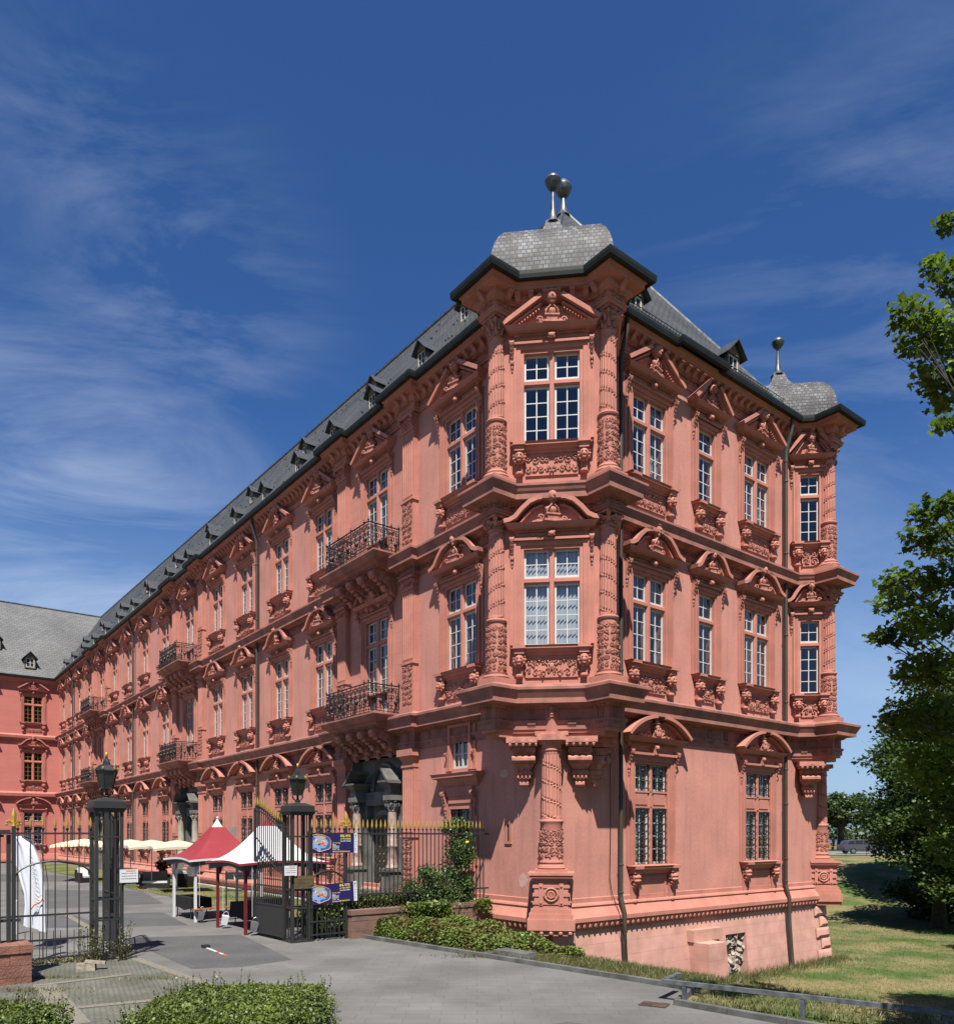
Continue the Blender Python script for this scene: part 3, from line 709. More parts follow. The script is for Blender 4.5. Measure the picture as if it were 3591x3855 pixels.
PORT = [11.0, 34.4, 58.4]
LW = [5.3, 15.7, 20.25, 24.8, 29.3, 39.6, 44.6, 49.2, 53.7, 63.2, 67.6, 71.6, 75.5]
SWN = [(5.3, 1), (8.5, 0), (11.75, 1)]
holesL = []; holesS = []; ZTOP = 19.75
for b in LW + PORT:
    for k in ('U1', 'U2'):
        hh = WS[(k, 1)]['h']
        dz = .9 if b in PORT else 0
        holesL.append((b-.9, b+.9, Z0[k]-.02-dz, Z0[k]+hh+.05))
for b in LW[1:]: holesL.append((b-.9, b+.9, Z0['G']-.02, Z0['G']+3.43))
for c in PORT: holesL.append((c-2.05, c+2.05, -.5, 6.15))
holesL += [(5.3-.58, 5.3+.58, 5.28, 6.85), (5.3-.62, 5.3+.62, 2.0, 3.93)]
for u, k in SWN:
    for q in ('U1', 'U2'):
        w = WS[(q, k)]['w']/2+.05; holesS.append((u-w, u+w, Z0[q]-.02, Z0[q]+WS[(q, k)]['h']+.05))
for u in (5.4, 11.85): holesS.append((u-.9, u+.9, Z0['G']-.02, Z0['G']+3.43))
holesL.append((.75, 3.15, 6.9, ZTOP)); holesS += [(.75, 3.15, 6.9, ZTOP), (L_-3.15, L_-.75, 6.9, ZTOP)]
def holewall(u0, u1, z0, z1, holes, flip=1):
    us = sorted({u0, u1, *[h[0] for h in holes], *[h[1] for h in holes]}); zs = sorted({z0, z1, *[h[2] for h in holes], *[h[3] for h in holes]})
    us = [u for u in us if u0 <= u <= u1]; zs = [z for z in zs if z0 <= z <= z1]; mb = MB()
    for i in range(len(us)-1):
        for j in range(len(zs)-1):
            uc, zc = (us[i]+us[i+1])/2, (zs[j]+zs[j+1])/2
            if any(h[0] < uc < h[1] and h[2] < zc < h[3] for h in holes): continue
            mb.add([(flip*us[i],0,zs[j]),(flip*us[i+1],0,zs[j]),(flip*us[i+1],0,zs[j+1]),(flip*us[i],0,zs[j+1])], [(0,1,2,3)])
    return mb
# long front (canonical x = -b), split into the bays beside the portals (bare ashlar) and the rendered rest
ZT = 19.75
ash = [(c-4.6, c+2.1+2.4) for c in PORT]
edges = [.75]
for s, e in ash: edges += [s+1.4, e-.6]
edges += [BEND]
for i in range(len(edges)-1):
    e0, e1 = edges[i], edges[i+1]
    hs = [h for h in holesL if h[1] > e0 and h[0] < e1]
    place('L', 0, 0, holewall(e0, e1, -.6, ZT, hs, -1), 'wall', M['wall'] if i % 2 == 0 else M['ashlar'])
place('S', 0, 0, holewall(.75, L_-.75, .0, ZT, holesS), 'wall', M['wall'])
def hC(w, *ks): return [(-w/2-.05, w/2+.05, Z0[k]-.02, Z0[k]+WS[(k, 1)]['h']+.05) for k in ks]
place('C', 0, 0, holewall(-1.70, 1.70, 6.3, ZT, hC(1.70, 'U1', 'U2')), 'wall', M['trim'])
for side in ('F', 'N'): place(side, 0, 0, holewall(-.76, .76, 6.3, ZT, hC(.74, 'U1', 'U2')), 'wall', M['trim'])
mb = MB()
def vq(p, q, z0, z1): mb.add([(*p, z0), (*q, z0), (*q, z1), (*p, z1)], [(0,1,2,3)])
vq((.75,3.15), (-.3,2.1), 6.3, ZT); vq((15.3,-.3), (17.7,2.1), 6.3, ZT); vq((17.7,2.1), (16.65,3.15), 6.3, ZT)
vq((16.65,.75), (16.65,14), -2.6, ZT); vq((16.65,14), (12.6,14), -2.6, ZT); vq((12.6,14), (12.6,92), -2.6, ZT)
obj('wall', mb, M['wall'], palace)

# ---- windows
for b in LW:
    window('L', b, 'U1'); window('L', b, 'U2')
    if b != LW[0]: window('L', b, 'G')
for b in PORT:
    for k in ('U1', 'U2'): window('L', b, k, sill=False, curtain=-1)
for u, k in SWN: window('S', u, 'U1', k); window('S', u, 'U2', k, curtain=(2 if k == 1 else 1))
for u in (5.4, 11.85): window('S', u, 'G')
wc = window('C', 0, 'U1', curtain=-1)
bl = obj('blind', blindmesh(1.7, 2.97), M['blind'], wc)
window('C', 0, 'U2', curtain=-1)
for side in ('F', 'N'):
    for k in ('U1', 'U2'): window(side, 0, k, 2, curtain=-1)
# plain small window over a barred one with a flat hood, next to the corner
sm = surround(.75, 1.2, True, 5).v
mb = MB(); mb.box(-.66,-.54,-.13,.3,-.05,1.58); mb.box(.54,.66,-.13,.3,-.05,1.58); mb.box(-.54,.54,-.13,.3,1.47,1.58)
for x in (-1,1): mb.box(min(x*.66,x*.86), max(x*.66,x*.86), -.05, .05, -.05, 1.5)
mb.box(-.54,.54,.0,.3,-.05,.02)
mb.sweep([(-.95,.02),(-.95,-.02),(.95,-.02),(.95,.02)], [(0,-.62),(.05,-.62),(.10,-.55),(.18,-.45),(.22,-.34),(.36,-.30),(.36,-.22),(.40,-.16),(0,-.10)])
mb.box(-.75,.75,-.12,.02,-.95,-.62); mb.box(-.68,.68,-.08,.02,-1.20,-.95)
o = place('L', 5.3, 5.30, mb, 'window', M['trim'])
mf = MB(); mf.box(-.54,-.46,.06,.12,.02,1.47); mf.box(.46,.54,.06,.12,.02,1.47); mf.box(-.46,.46,.06,.12,.02,.11); mf.box(-.46,.46,.06,.12,1.40,1.47); mf.box(-.035,.035,.055,.12,.11,1.40)
for x in (-.25,.25): mf.box(x-.014,x+.014,.07,.11,.11,1.4)
for z in (.54,.97): mf.box(-.46,.46,.08,.11,z-.014,z+.014)
obj('frame', mf, M['white'], o); mp_ = MB(); mp_.add([(-.52,.09,0),(.52,.09,0),(.52,.09,1.46),(-.52,.09,1.46)], [(0,1,2,3)]); obj('pane', mp_, M['glass'], o)
obj('curtain', curtainmesh(1.0, 1.4, 2), M['curtain'], o)
for m in (-1, 1): obj('scroll_bracket', WS[('G', 1)]['console'], None, o, (m*.86, 0, -.75)); obj('scroll_bracket', WS[('G', 1)]['console'], None, o, (m*.78, 0, .62), scale=(.8,.6,.6))
mb = MB()
for x in (-1,1): mb.box(min(x*.58,x*.70), max(x*.58,x*.70), -.08, .3, -.05, 2.0); mb.box(min(x*.70,x*.95), max(x*.70,x*.95), -.04, .05, -.05, 2.1)
mb.box(-.58,.58,-.06,.3,1.90,2.0); mb.box(-.8,.8,-.2,.05,-.25,-.05)
o = place('L', 5.3, 2.0, mb, 'window', M['trim'])
mf = MB()
for i in range(7): mf.box(-.55+i*.183-.01, -.55+i*.183+.01, -.03,-.01, 0, 1.88)
for z in (.1,.45,.8,1.15,1.5,1.8): mf.box(-.57,.57,-.05,-.03,z-.01,z+.01)
for i in range(4): curl(mf, -.42+.28*i, 1.3, .12, 1.3, 0, 1 if i % 2 else -1, -.07, .014, 12); curl(mf, -.42+.28*i, .6, .12, 1.3, 2, 1 if i % 2 else -1, -.07, .014, 12)
obj('grille', mf, M['iron'], o)
mf = MB(); mf.box(-.56,-.50,.18,.24,0,1.9); mf.box(.50,.56,.18,.24,0,1.9); mf.box(-.03,.03,.18,.24,0,1.9); mf.box(-.5,.5,.18,.24,1.2,1.26); obj('frame', mf, M['white'], o)
mp_ = MB(); mp_.add([(-.56,.21,0),(.56,.21,0),(.56,.21,1.9),(-.56,.21,1.9)], [(0,1,2,3)]); obj('pane', mp_, M['glass'], o)
# narrow slit beside the corner
mb = MB(); mb.box(-.17,.17,-.04,.02,-.02,.06); mb.box(-.17,.17,-.04,.02,.62,.72); mb.box(-.17,-.06,-.04,.02,.06,.62); mb.box(.06,.17,-.04,.02,.06,.62)
o = place('L', 2.75, 2.72, mb, 'slit_opening', M['trim']); mb = MB(); mb.box(-.06,.06,-.005,.02,.06,.62); obj('slit_shade', mb, M['room'], o)  # dark panel flush with the wall paints the shade inside the slit

M['cement'] = mat('grey_cement_patch', (.42,.36,.30), rough=.95, var=.15, scale=3)
M['bare'] = mat('bare_plaster', (.74,.46,.38), rough=.95, var=.1, scale=6)
def patch(u, z, w, h, m, n, seed):
    r_ = random.Random(seed); mb = MB(); mb.prism([(w/2*cos(t)*r_.uniform(.7,1.1) if n > 6 else w/2*(1 if cos(t) > 0 else -1), h/2*sin(t)*r_.uniform(.7,1.1) if n > 6 else h/2*(1 if sin(t) > 0 else -1)) for t in np.linspace(.4, 2*pi+.4, n, endpoint=False)], -.004, .02, 'y'); place('L', u, z, mb, 'wall_patch', m)
patch(2.05, 1.55, .42, .5, M['bare'], 14, 3); patch(27.0, 2.7, 1.1, 1.5, M['cement'], 4, 1); patch(3.0, 5.0, .5, .3, M['bare'], 12, 9)
patch(51.4, 2.9, .9, 1.2, M['bare'], 4, 1)
# ---- interior: dark rooms behind the panes
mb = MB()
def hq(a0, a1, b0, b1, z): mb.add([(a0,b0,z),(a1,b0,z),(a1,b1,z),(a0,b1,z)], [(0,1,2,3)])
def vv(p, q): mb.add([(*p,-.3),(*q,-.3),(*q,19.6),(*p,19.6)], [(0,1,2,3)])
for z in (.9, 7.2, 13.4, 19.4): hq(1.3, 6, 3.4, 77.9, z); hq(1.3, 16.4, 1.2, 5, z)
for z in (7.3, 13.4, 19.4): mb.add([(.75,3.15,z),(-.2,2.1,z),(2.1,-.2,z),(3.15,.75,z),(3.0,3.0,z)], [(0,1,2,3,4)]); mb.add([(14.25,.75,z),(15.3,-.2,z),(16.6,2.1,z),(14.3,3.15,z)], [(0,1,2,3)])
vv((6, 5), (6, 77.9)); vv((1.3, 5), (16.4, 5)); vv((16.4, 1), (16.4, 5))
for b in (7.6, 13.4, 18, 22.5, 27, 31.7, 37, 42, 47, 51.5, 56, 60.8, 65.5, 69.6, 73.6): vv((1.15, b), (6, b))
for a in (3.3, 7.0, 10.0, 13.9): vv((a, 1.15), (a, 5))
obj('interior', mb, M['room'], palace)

# ---- string courses, cornices
def towerpath():
    return [(.75,3.15),(.03,2.43),(-.63,2.43),(-.63,1.77),(.03,1.77),(1.77,.03),(1.77,-.63),(2.43,-.63),(2.43,.03),(3.15,.75)]
def fartower():
    return [(14.25,.75),(14.97,.03),(14.97,-.63),(15.63,-.63),(15.63,.03),(17.37,1.77),(18.03,1.77),(18.03,2.43),(17.37,2.43),(16.65,3.15)]
def fullpath(pil=.26, hw=.52, jut=False, to=BEND):
    P = [(.75, to)]
    for c in reversed(PORT):
        for q in (c+2.62, c-2.62): P += [(.75, q+hw), (.75-pil, q+hw), (.75-pil, q-hw), (.75, q-hw)]
    P += towerpath()
    if jut: P += [(6.7,.75),(6.7,.55),(8.0,.55),(8.0,.75)]
    P += fartower() + [(16.65, 14)]
    return P
def along(path, step, fn, skip=0.0):
    for i in range(len(path)-1):
        p, q = path[i], path[i+1]; dx, dy = q[0]-p[0], q[1]-p[1]; l = math.hypot(dx, dy)
        if l < .25: continue
        n = max(1, int(l/step)); ux, uy = dx/l, dy/l
        for k in range(n):
            t = (k+.5)/n*l
            T = Matrix(((ux, uy, 0, p[0]+ux*t), (uy, -ux, 0, p[1]+uy*t), (0,0,1,0), (0,0,0,1)))   # y -> outward (right)
            fn(T)
FP = fullpath()
mb = MB(); mb.sweep(FP, [(0,18.84),(.06,18.84),(.06,18.93),(.10,18.95),(.10,18.99),(.02,19.01),(.02,19.18),(.09,19.20),(.13,19.25),(.18,19.27),(.18,19.44),(.44,19.46),(.44,19.57),(.48,19.60),(.53,19.68),(.53,19.72),(0,19.74)])
along(FP, .40, lambda T: mb.prism([(.16,19.45),(.42,19.45),(.42,19.39),(.34,19.36),(.24,19.25),(.16,19.22)], -.08, .08, 'x', T))
along(FP, .17, lambda T: mb.box(-.045,.045,.07,.13,19.19,19.24, T))
obj('eaves_cornice', mb, M['trim'], palace)
FG = fullpath(.26, .52, True)
mb = MB(); mb.sweep(FG, [(.50,19.70),(.52,19.63),(.60,19.60),(.68,19.63),(.70,19.74),(.70,19.84),(.66,19.86),(.50,19.86)])
gw = BEND
mb.sweep([(-46, BEND), (.75, BEND)], [(.50,19.70),(.52,19.63),(.60,19.60),(.68,19.63),(.70,19.74),(.70,19.84),(.66,19.86),(.50,19.86)])
obj('gutter', mb, M['gutter'], palace)
P2 = fullpath(.24, .50)
mb = MB(); mb.sweep(P2, [(0,12.74),(.06,12.74),(.06,12.81),(.10,12.83),(.10,12.87),(.02,12.89),(.02,13.02),(.09,13.03),(.13,13.07),(.18,13.10),(.22,13.12),(.42,13.14),(.42,13.30),(.46,13.36),(.50,13.46),(.53,13.50),(.53,13.57),(.0,13.74)])
along(P2, .15, lambda T: mb.box(-.04,.04,.08,.15,13.03,13.09, T))
def scroll(T): curl2(mb, T)
obj('string_course', mb, M['ledge'], palace)
P1 = fullpath(.24, .50)
mb = MB(); mb.sweep(P1, [(0,6.22),(.05,6.22),(.05,6.40),(.09,6.43),(.09,6.50),(.02,6.52),(.02,6.84),(.10,6.86),(.14,6.91),(.20,6.95),(.44,6.97),(.44,7.12),(.48,7.20),(.54,7.32),(.57,7.36),(.57,7.44),(.0,7.64)])
along(P1, .15, lambda T: mb.box(-.04,.04,.10,.17,6.86,6.93, T))
def trig(T):
    for x in (-.09, 0, .09): mb.box(x-.03, x+.03, .01, .05, 6.53, 6.83, T)
    for x in (-.10,-.05,0,.05,.10): mb.box(x-.016, x+.016, .04, .10, 6.36, 6.42, T)
    mb.box(-.14,.14,.04,.09,6.40,6.44,T)
along(P1, .95, trig)
obj('string_course', mb, M['ledge'], palace)
# carved friezes between the courses
mb = MB()
def fz(z, h):
    def fn(T):
        for m in (-1, 1):
            pts = [T @ Vector((m*.10*(1-t*.7)*cos(t*7)+m*.12, .035, z+.075*(1-t*.7)*sin(t*7))) for t in np.linspace(0, 1, 9)]; mb.tube(pts, .018, 4)
        mb.ball((0,.035,z), .05, 5, 4, T=T)
    return fn
along([(.75, 60)]+FP[FP.index((.75,3.15)):], .55, fz(19.09, .3)); along([(.75, 60)]+P2[P2.index((.75,3.15)):], .55, fz(12.955, .25))
obj('carved_frieze', mb, M['relief'], palace, smooth=True)

# ---- base moulding
BP = [(.75, BEND), (.75, .75), (L_-.75, .75), (L_-.75, 14)]
mb = MB(); mb.sweep(BP, [(0,1.02),(.04,1.0),(.04,.86),(.12,.83),(.15,.77),(.12,.71),(.16,.66),(.30,.44),(.32,.42),(.32,.29),(.27,.26),(.22,.16),(.20,.12),(.20,.06),(.10,.02),(.0,.0)])
def egg(T): mb.ball((0,.25,.17), .07, 6, 5, (.8,.8,1.2), T=T); mb.prism([(.19,.25),(.30,.25),(.24,.10),(.19,.08)], .085, .125, 'x', T)
along([(.75, 8), (.75, .75), (L_-.75, .75)], .25, egg)
along([(.75, 4), (.75, .75), (L_-.75, .75)], .12, lambda T: mb.box(-.03,.03,.12,.19,.03,.09,T))
obj('base_moulding', mb, M['trim'], palace, smooth=True, ang=25)
# ---- plinth, battered, with the broken niche and the stub of an old wall
def pl(u, z, o): return (u, -(.10+o+(0-z)*.10), z)
NI = (9.45, 10.75, -2.35, -.72)
us = [.75-.1, NI[0], NI[1], L_-.75+.1]; zs = [-3.0, NI[3], 0.02]; mb = MB()
def cl(u, z): return u if .66 < u < L_-.66 else (.75-(.10-z*.10) if u < 1 else L_-.75+(.10-z*.10))
for i in range(3):
    for j in range(2):
        if i == 1 and j == 0: continue
        q = [(us[i],zs[j]),(us[i+1],zs[j]),(us[i+1],zs[j+1]),(us[i],zs[j+1])]
        mb.add([(cl(u, z), pl(u, z, 0)[1], z) for u, z in q], [(0,1,2,3)])
for u in NI[:2]: mb.add([(u, pl(u,-3,0)[1], -3), (u, .35, -3), (u, .35, NI[3]), (u, pl(u,NI[3],0)[1], NI[3])], [(0,1,2,3)])
mb.add([(NI[0], pl(0,NI[3],0)[1], NI[3]), (NI[1], pl(0,NI[3],0)[1], NI[3]), (NI[1],.35,NI[3]), (NI[0],.35,NI[3])], [(0,1,2,3)])
plS = place('S', 0, 0, mb, 'plinth', M['plinth'])
mb = MB(); rr = random.Random(3)
for i in range(150):
    x = rr.uniform(NI[0], NI[1]); z = rr.uniform(-2.5, NI[3]); s = rr.uniform(.07, .17); T = Matrix.Translation((x, rr.uniform(-.02,.22), z)) @ Matrix.Rotation(rr.uniform(0,3), 4, (rr.random(), rr.random(), rr.random()+.1))
    mb.box(-s, s, -s*.8, s*.8, -s*.55, s*.55, T)
M['rubble'] = mat('rubble_fill', (0.50, 0.42, 0.34), rough=0.95, var=.3, scale=4, bump=.5, bscale=40, col2=(.34,.27,.22), lo=.35, hi=.6)
obj('rubble_fill', mb, M['rubble'], plS)
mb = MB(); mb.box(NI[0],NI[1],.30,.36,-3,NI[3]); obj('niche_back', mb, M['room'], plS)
mb = MB(); mb.box(7.2, 8.2, -1.05, -.05, -3, -.78); mb.taper(7.15, 8.85, -.45, -.05, -.775, -.36, 0, -.0)
obj('wall_stub', mb, M['plinth'], plS)
mb = MB()
mb.add([(-.75+.1+.0, -.10, .02),(-.75-.3, -.4, -3.0),(-14,-.4,-3.0),(-14,-.10,.02)], [(0,1,2,3)])
mb.v[0] = (-.75+.10, -.10, .02); mb.v[1] = (-.75+.40, -.40, -3.0)
place('L', 0, 0, mb, 'plinth', M['plinth'])
mb = MB(); mb.add([(.75-.75, 0, 0)]*0, [])
mb.add([(L_-.75+.10,.65,.02),(L_-.75+.40,.35,-3.0),(L_-.75+.4,14,-3.0),(L_-.75+.1,14,.02)], [(0,1,2,3)]); obj('plinth', mb, M['plinth'], palace)
mb = MB()     # diamond quoins
def quoin(u0, u1, z0, z1, d=.05):
    y = lambda z: -(.10-z*.10)-.02
    a = [(u0,y(z0),z0),(u1,y(z0),z0),(u1,y(z1),z1),(u0,y(z1),z1)]; b = [(u0,y(z0)-.05,z0),(u1,y(z0)-.05,z0),(u1,y(z1)-.05,z1),(u0,y(z1)-.05,z1)]
    c = [(u0+.12,y(z0)-.05-d,z0+.10),(u1-.12,y(z0)-.05-d,z0+.10),(u1-.12,y(z1)-.05-d,z1-.10),(u0+.12,y(z1)-.05-d,z1-.10)]
    mb.add(a+b+c, [(0,1,5,4),(1,2,6,5),(2,3,7,6),(3,0,4,7),(4,5,9,8),(5,6,10,9),(6,7,11,10),(7,4,8,11),(8,9,10,11)])
for i in range(5): wq = .95 if i % 2 == 0 else .6; quoin(L_-.75-wq+.12, L_-.75+.12+.03*i, -.42-.46*i, -.02-.46*i)
obj('quoin_blocks', mb, M['plinth'], plS); mb = MB()
for i in range(5): wq = .95 if i % 2 == 0 else .6; quoin(.75-.12-.04*i, .75-.12+wq, -.42-.46*i, -.02-.46*i)
obj('quoin_blocks', mb, M['plinth'], plS)

# ---- tower bases, corbels
def towerbase(side_mirror=False):
    mb = MB()
    poly = [(.75,3.15),(.03,2.43),(-.63,2.43),(-.63,1.77),(.03,1.77),(1.77,.03),(1.77,-.63),(2.43,-.63),(2.43,.03),(3.15,.75),(3.15,3.15)]
    if side_mirror: poly = [(L_-p[0], p[1]) for p in poly][::-1]
    mb.prism(poly, 6.12, 6.24, 'z'); mb.prism([((p[0]-1.9)*.93+1.9 if not side_mirror else (p[0]-15.5)*.93+15.5, (p[1]-1.9)*.93+1.9) for p in poly], 5.98, 6.12, 'z')
    mb.prism(poly, 7.40, 7.64, 'z')
    return mb
obj('oriel_base', towerbase(), M['trim'], palace); obj('oriel_base', towerbase(True), M['trim'], palace)
def corbel(mb, x, yw):
    """stepped hanging corbel; x centre, yw depth of wall"""
    st = [(5.80,5.98,.52,-.28,0),(5.70,5.80,.46,-.20,.05),(5.52,5.68,.36,-.05,0),(5.46,5.52,.34,.0,0),(5.20,5.44,.36,.0,0)]
    for z0, z1, w, y, t in st: mb.box(x-w, x+w, y, yw+1.2, z0, z1)
    for i in range(7): mb.box(x-.34+i*.113-.03, x-.34+i*.113+.03, -.10, .0, 5.53, 5.60)
    for i in range(5): mb.ball((x-.4+i*.2, -.22, 5.75), .07, 6, 4)
    mb.tube([(x-.36,.0,5.32),(x+.36,.0,5.32)], .11, 8)
    mb.taper(x-.2, x+.2, .24, yw+1, 4.98, 5.20, .12, .12); mb.box(x-.26,x+.26,.18,yw+1.2,4.86,4.98); mb.box(x-.22,x+.22,.22,yw+1.2,4.74,4.86); mb.box(x-.14,x+.14,.30,yw+1.2,4.62,4.74)
    for i in range(4): mb.ball((x-.18+i*.12,.16,4.93), .045, 5, 4); mb.box(x-.18+i*.12-.025, x-.18+i*.12+.025, .16, .2, 4.76, 4.83)
    mb.tube([(x-.14,.33,4.58),(x+.14,.33,4.58)], .09, 8)
mb = MB(); corbel(mb, -.86, .64); corbel(mb, .86, .64); mb.box(-.5,.5,-.30,.8,6.0,6.13)
place('C', 0, 0, mb, 'corbel', M['relief'], smooth=False)
mb = MB(); corbel(mb, .05, .7); place('F', 0, 0, mb, 'corbel', M['relief'])
mb = MB(); corbel(mb, .0, .7); place('N', 0, 0, mb, 'corbel', M['relief'])
# corner columns of the towers
def orielcolumn(kind):
    z0, z1 = (7.6, 12.77) if kind == 'ionic' else (13.74, 18.9)
    dz = z0-.34+.34
    parts = []
    base = MB(); r = .27
    zb = z0+.34 if kind == 'ionic' else z0+.40
    base.prism([(-.42,-.42),(.42,-.42),(.42,.42),(-.42,.42)], z0-.02, z0+.18, 'z')
    base.lathe([(.40,z0+.18),(.42,z0+.22),(.40,z0+.28),(.33,z0+.30),(.35,z0+.36),(.30,zb+.02)], 28)
    zr = (9.56 if kind == 'ionic' else 15.69)
    base.lathe([(.275,zb),(.275,zr-.06),(.31,zr-.05),(.33,zr),(.31,zr+.05),(.27,zr+.06)], 28)
    d = drumrelief(.275, zb+.08, zr-.12, 21 if kind == 'ionic' else 22)
    zc = 12.28 if kind == 'ionic' else 18.2
    sh = [flutedshaft(.262, zr+.06, zc, s, taper=.9) for s in (1, -1)]
    cap = capital('ionic' if kind == 'ionic' else 'corinth', .24, zc, (12.77 if kind == 'ionic' else 18.86))
    
    return base.mesh('column_base', M['trim'], True, 35), d.mesh('drum_carving', M['relief'], True, 45), [q.mesh('column_shaft', M['trim'], True, 50) for q in sh], cap.mesh('column_capital', M['relief'], True, 40)
OC = {k: orielcolumn(k) for k in ('ionic', 'corinth')}
for (x, y, s) in ((-.3, 2.1, 1), (2.1, -.3, 0), (15.3, -.3, 1), (17.7, 2.1, 0)):
    for k in ('ionic', 'corinth'):
        B_, D_, S_, C_ = OC[k]
        c = obj('column', S_[s], None, palace, (x, y, 0), -pi/4*0)
        obj('base', B_, None, c); obj('carving', D_, None, c, rz=.4); obj('capital', C_, None, c)
# corner columns of the ground floor on their pedestals
def groundcolumn():
    sh = flutedshaft(.31, 3.47, 5.50, 1, taper=.9, nf=18)
    b = MB(); b.lathe([(.40,1.97),(.44,2.0),(.40,2.08),(.34,2.11),(.37,2.17),(.34,2.24),(.33,2.3),(.32,3.28),(.345,3.34),(.37,3.40),(.34,3.47)], 30)
    b.box(-.48,.48,-.46,.5,1.88,1.97)
    d = drumrelief(.325, 2.32, 3.18, 33)
    c = capital('doric', .285, 5.50, 5.99)
    p = MB(); p.box(-.50,.50,-.52,.55,.86,1.60)
    for (z0,z1,e) in ((1.60,1.66,.03),(1.66,1.72,.07),(1.72,1.80,.14),(1.80,1.88,.18)): p.box(-.50-e,.50+e,-.52-e,.55,z0,z1)
    for (z0,z1,e) in ((.80,.86,.04),(.66,.80,.10),(.50,.66,.15),(.18,.50,.20)): p.box(-.50-e,.50+e,-.52-e,.55,z0,z1)
    p.box(-.62,.62,-.64,.5,.02,.18)
    for i in range(5): p.ball((-.56+i*.28,-.66,.10), .075, 6, 5)
    q = MB()
    for x in (-.30,.30): q.box(x-.06,x+.06,-.565,-.50,.9,1.56)
    for z in (.98,1.22,1.47): (q.box(-.53,-.21,-.55,-.50,z-.05,z+.05), q.box(.21,.53,-.55,-.50,z-.05,z+.05)) if z == 1.22 else q.box(-.53,.53,-.548,-.50,z-.05,z+.05)
    q.tube([(.19*cos(t),-.57,1.22+.19*sin(t)) for t in np.linspace(0,2*pi,17)], .035, 5); q.tube([(.10*cos(t),-.57,1.22+.10*sin(t)) for t in np.linspace(0,2*pi,13)], .03, 5)
    for i in range(6): q.tube([(0,-.57,1.22),(.09*cos(i*pi/3),-.58,1.22+.09*sin(i*pi/3))], .02, 4)
    for x in (-.3,.3):
        for z in (.98,1.47): q.ball((x,-.57,z), .04, 6, 4)
    for k in (-1, 0, 1): p.add(q.v, q.f, Matrix.Rotation(k*pi/2, 4, 'Z') if k else None)
    return sh, b, d, c, p
GS = groundcolumn(); GM = [GS[0].mesh('column_shaft', M['trim'], True, 50), GS[1].mesh('column_base', M['trim'], True, 35), GS[2].mesh('drum_carving', M['relief'], True, 45), GS[3].mesh('column_capital', M['relief'], True, 40), GS[4].mesh('pedestal', M['trim'], True, 30)]
for (x, y, rz) in ((.70, .70, -pi/4), (L_-.78, .78, pi/4)):
    c = obj('column', GM[0], None, palace, (x, y, 0), rz); obj('base', GM[1], None, c); obj('carving', GM[2], None, c, rz=.3); obj('capital', GM[3], None, c)
    pd_ = obj('pedestal', GM[4], None, c)
# far pedestal seems to face the viewer as well: same block, turned
mb = MB(); lionhead(mb, 0, -.10, 6.72, 1.0); lionhead(mb, -1.55, -.30, 12.95, .9) if False else None
place('C', 0, 0, mb, 'lion_head', M['relief'], smooth=True)

# ---- pilasters of the portal bays
def pilaster(kind):
    mb = MB(); z0, zr, zc, z1 = {'d': (.75, 2.9, 5.55, 6.22), 'i': (7.62, 9.45, 12.25, 12.76), 'c': (13.72, 15.6, 18.25, 18.86)}[kind]
    w = .38; p = .24
    mb.box(-.46,.46,-p-.08,.02,z0,z0+.16); mb.box(-.42,.42,-p-.04,.02,z0+.16,z0+.26)
    mb.box(-w,w,-p,.02,z0+.26,zr); mb.box(-w-.05,w+.05,-p-.06,.02,zr,zr+.09)
    mb.box(-w,w,-p+.02,.02,zr+.09,zc)
    for i in range(5):
        x = -w+.10+i*(2*w-.2)/4; mb.prism([(x-.045,-p+.02),(x-.02,-p-.015),(x+.02,-p-.015),(x+.045,-p+.02)], zr+.2, zc-.08, 'z')
    if kind == 'd':
        mb.box(-w-.03,w+.03,-p-.03,.02,zc,zc+.08); mb.box(-w,w,-p,.02,zc+.08,zc+.22); mb.taper(-w,w,-p,.02,zc+.22,zc+.42,.10,.10); mb.box(-w-.14,w+.14,-p-.16,.02,zc+.42,z1)
    else:
        mb.box(-w-.03,w+.03,-p-.03,.02,zc,zc+.07); mb.box(-w-.08,w+.08,-p-.12,.02,z1-.09,z1)
    cp = MB()
    if kind == 'i':
        cp.box(-w,w,-p,.0,zc+.07,z1-.09)
        for m in (-1,1):
            for y in (-p-.02, -p+.06): cp.tube([(m*(w-.02)+.13*(1-t*.8)*cos(t*8), y, zc+.24+.13*(1-t*.8)*sin(t*8)) for t in np.linspace(0,1,14)], .04, 5)
        for i in range(4): cp.ball((-.2+.13*i,-p-.06,zc+.22), .055, 6, 4)
    elif kind == 'c':
        cp.box(-w,w,-p,.0,zc+.07,z1-.09)
        for i in range(5):
            for j in range(2):
                x = -w+.06+i*.16; cp.tube([(x,-p,zc+.08+j*.14),(x,-p-.05,zc+.18+j*.14),(x,-p-.12,zc+.22+j*.14)], [.06,.05,.03], 5)
        for m in (-1,1): cp.ball((m*(w+.02),-p-.1,z1-.15), .08, 7, 5)
    rl = relief(2*w-.1, zr-z0-.36, 40+ord(kind), centre=False, y=-p, big=.11)
    return mb.mesh('pilaster', M['trim']), (cp.mesh('capital', M['relief'], True, 40) if cp.v else None), rl.mesh('carving', M['relief'], True, 45), z0+.31
PL = {k: pilaster(k) for k in 'dic'}
for c in PORT:
    for q in (c-2.62, c+2.62):
        for k in 'dic':
            o = place('L', q, 0, PL[k][0], 'pilaster')
            if PL[k][1]: obj('capital', PL[k][1], None, o)
            obj('carving', PL[k][2], None, o, (0, 0, PL[k][3]))
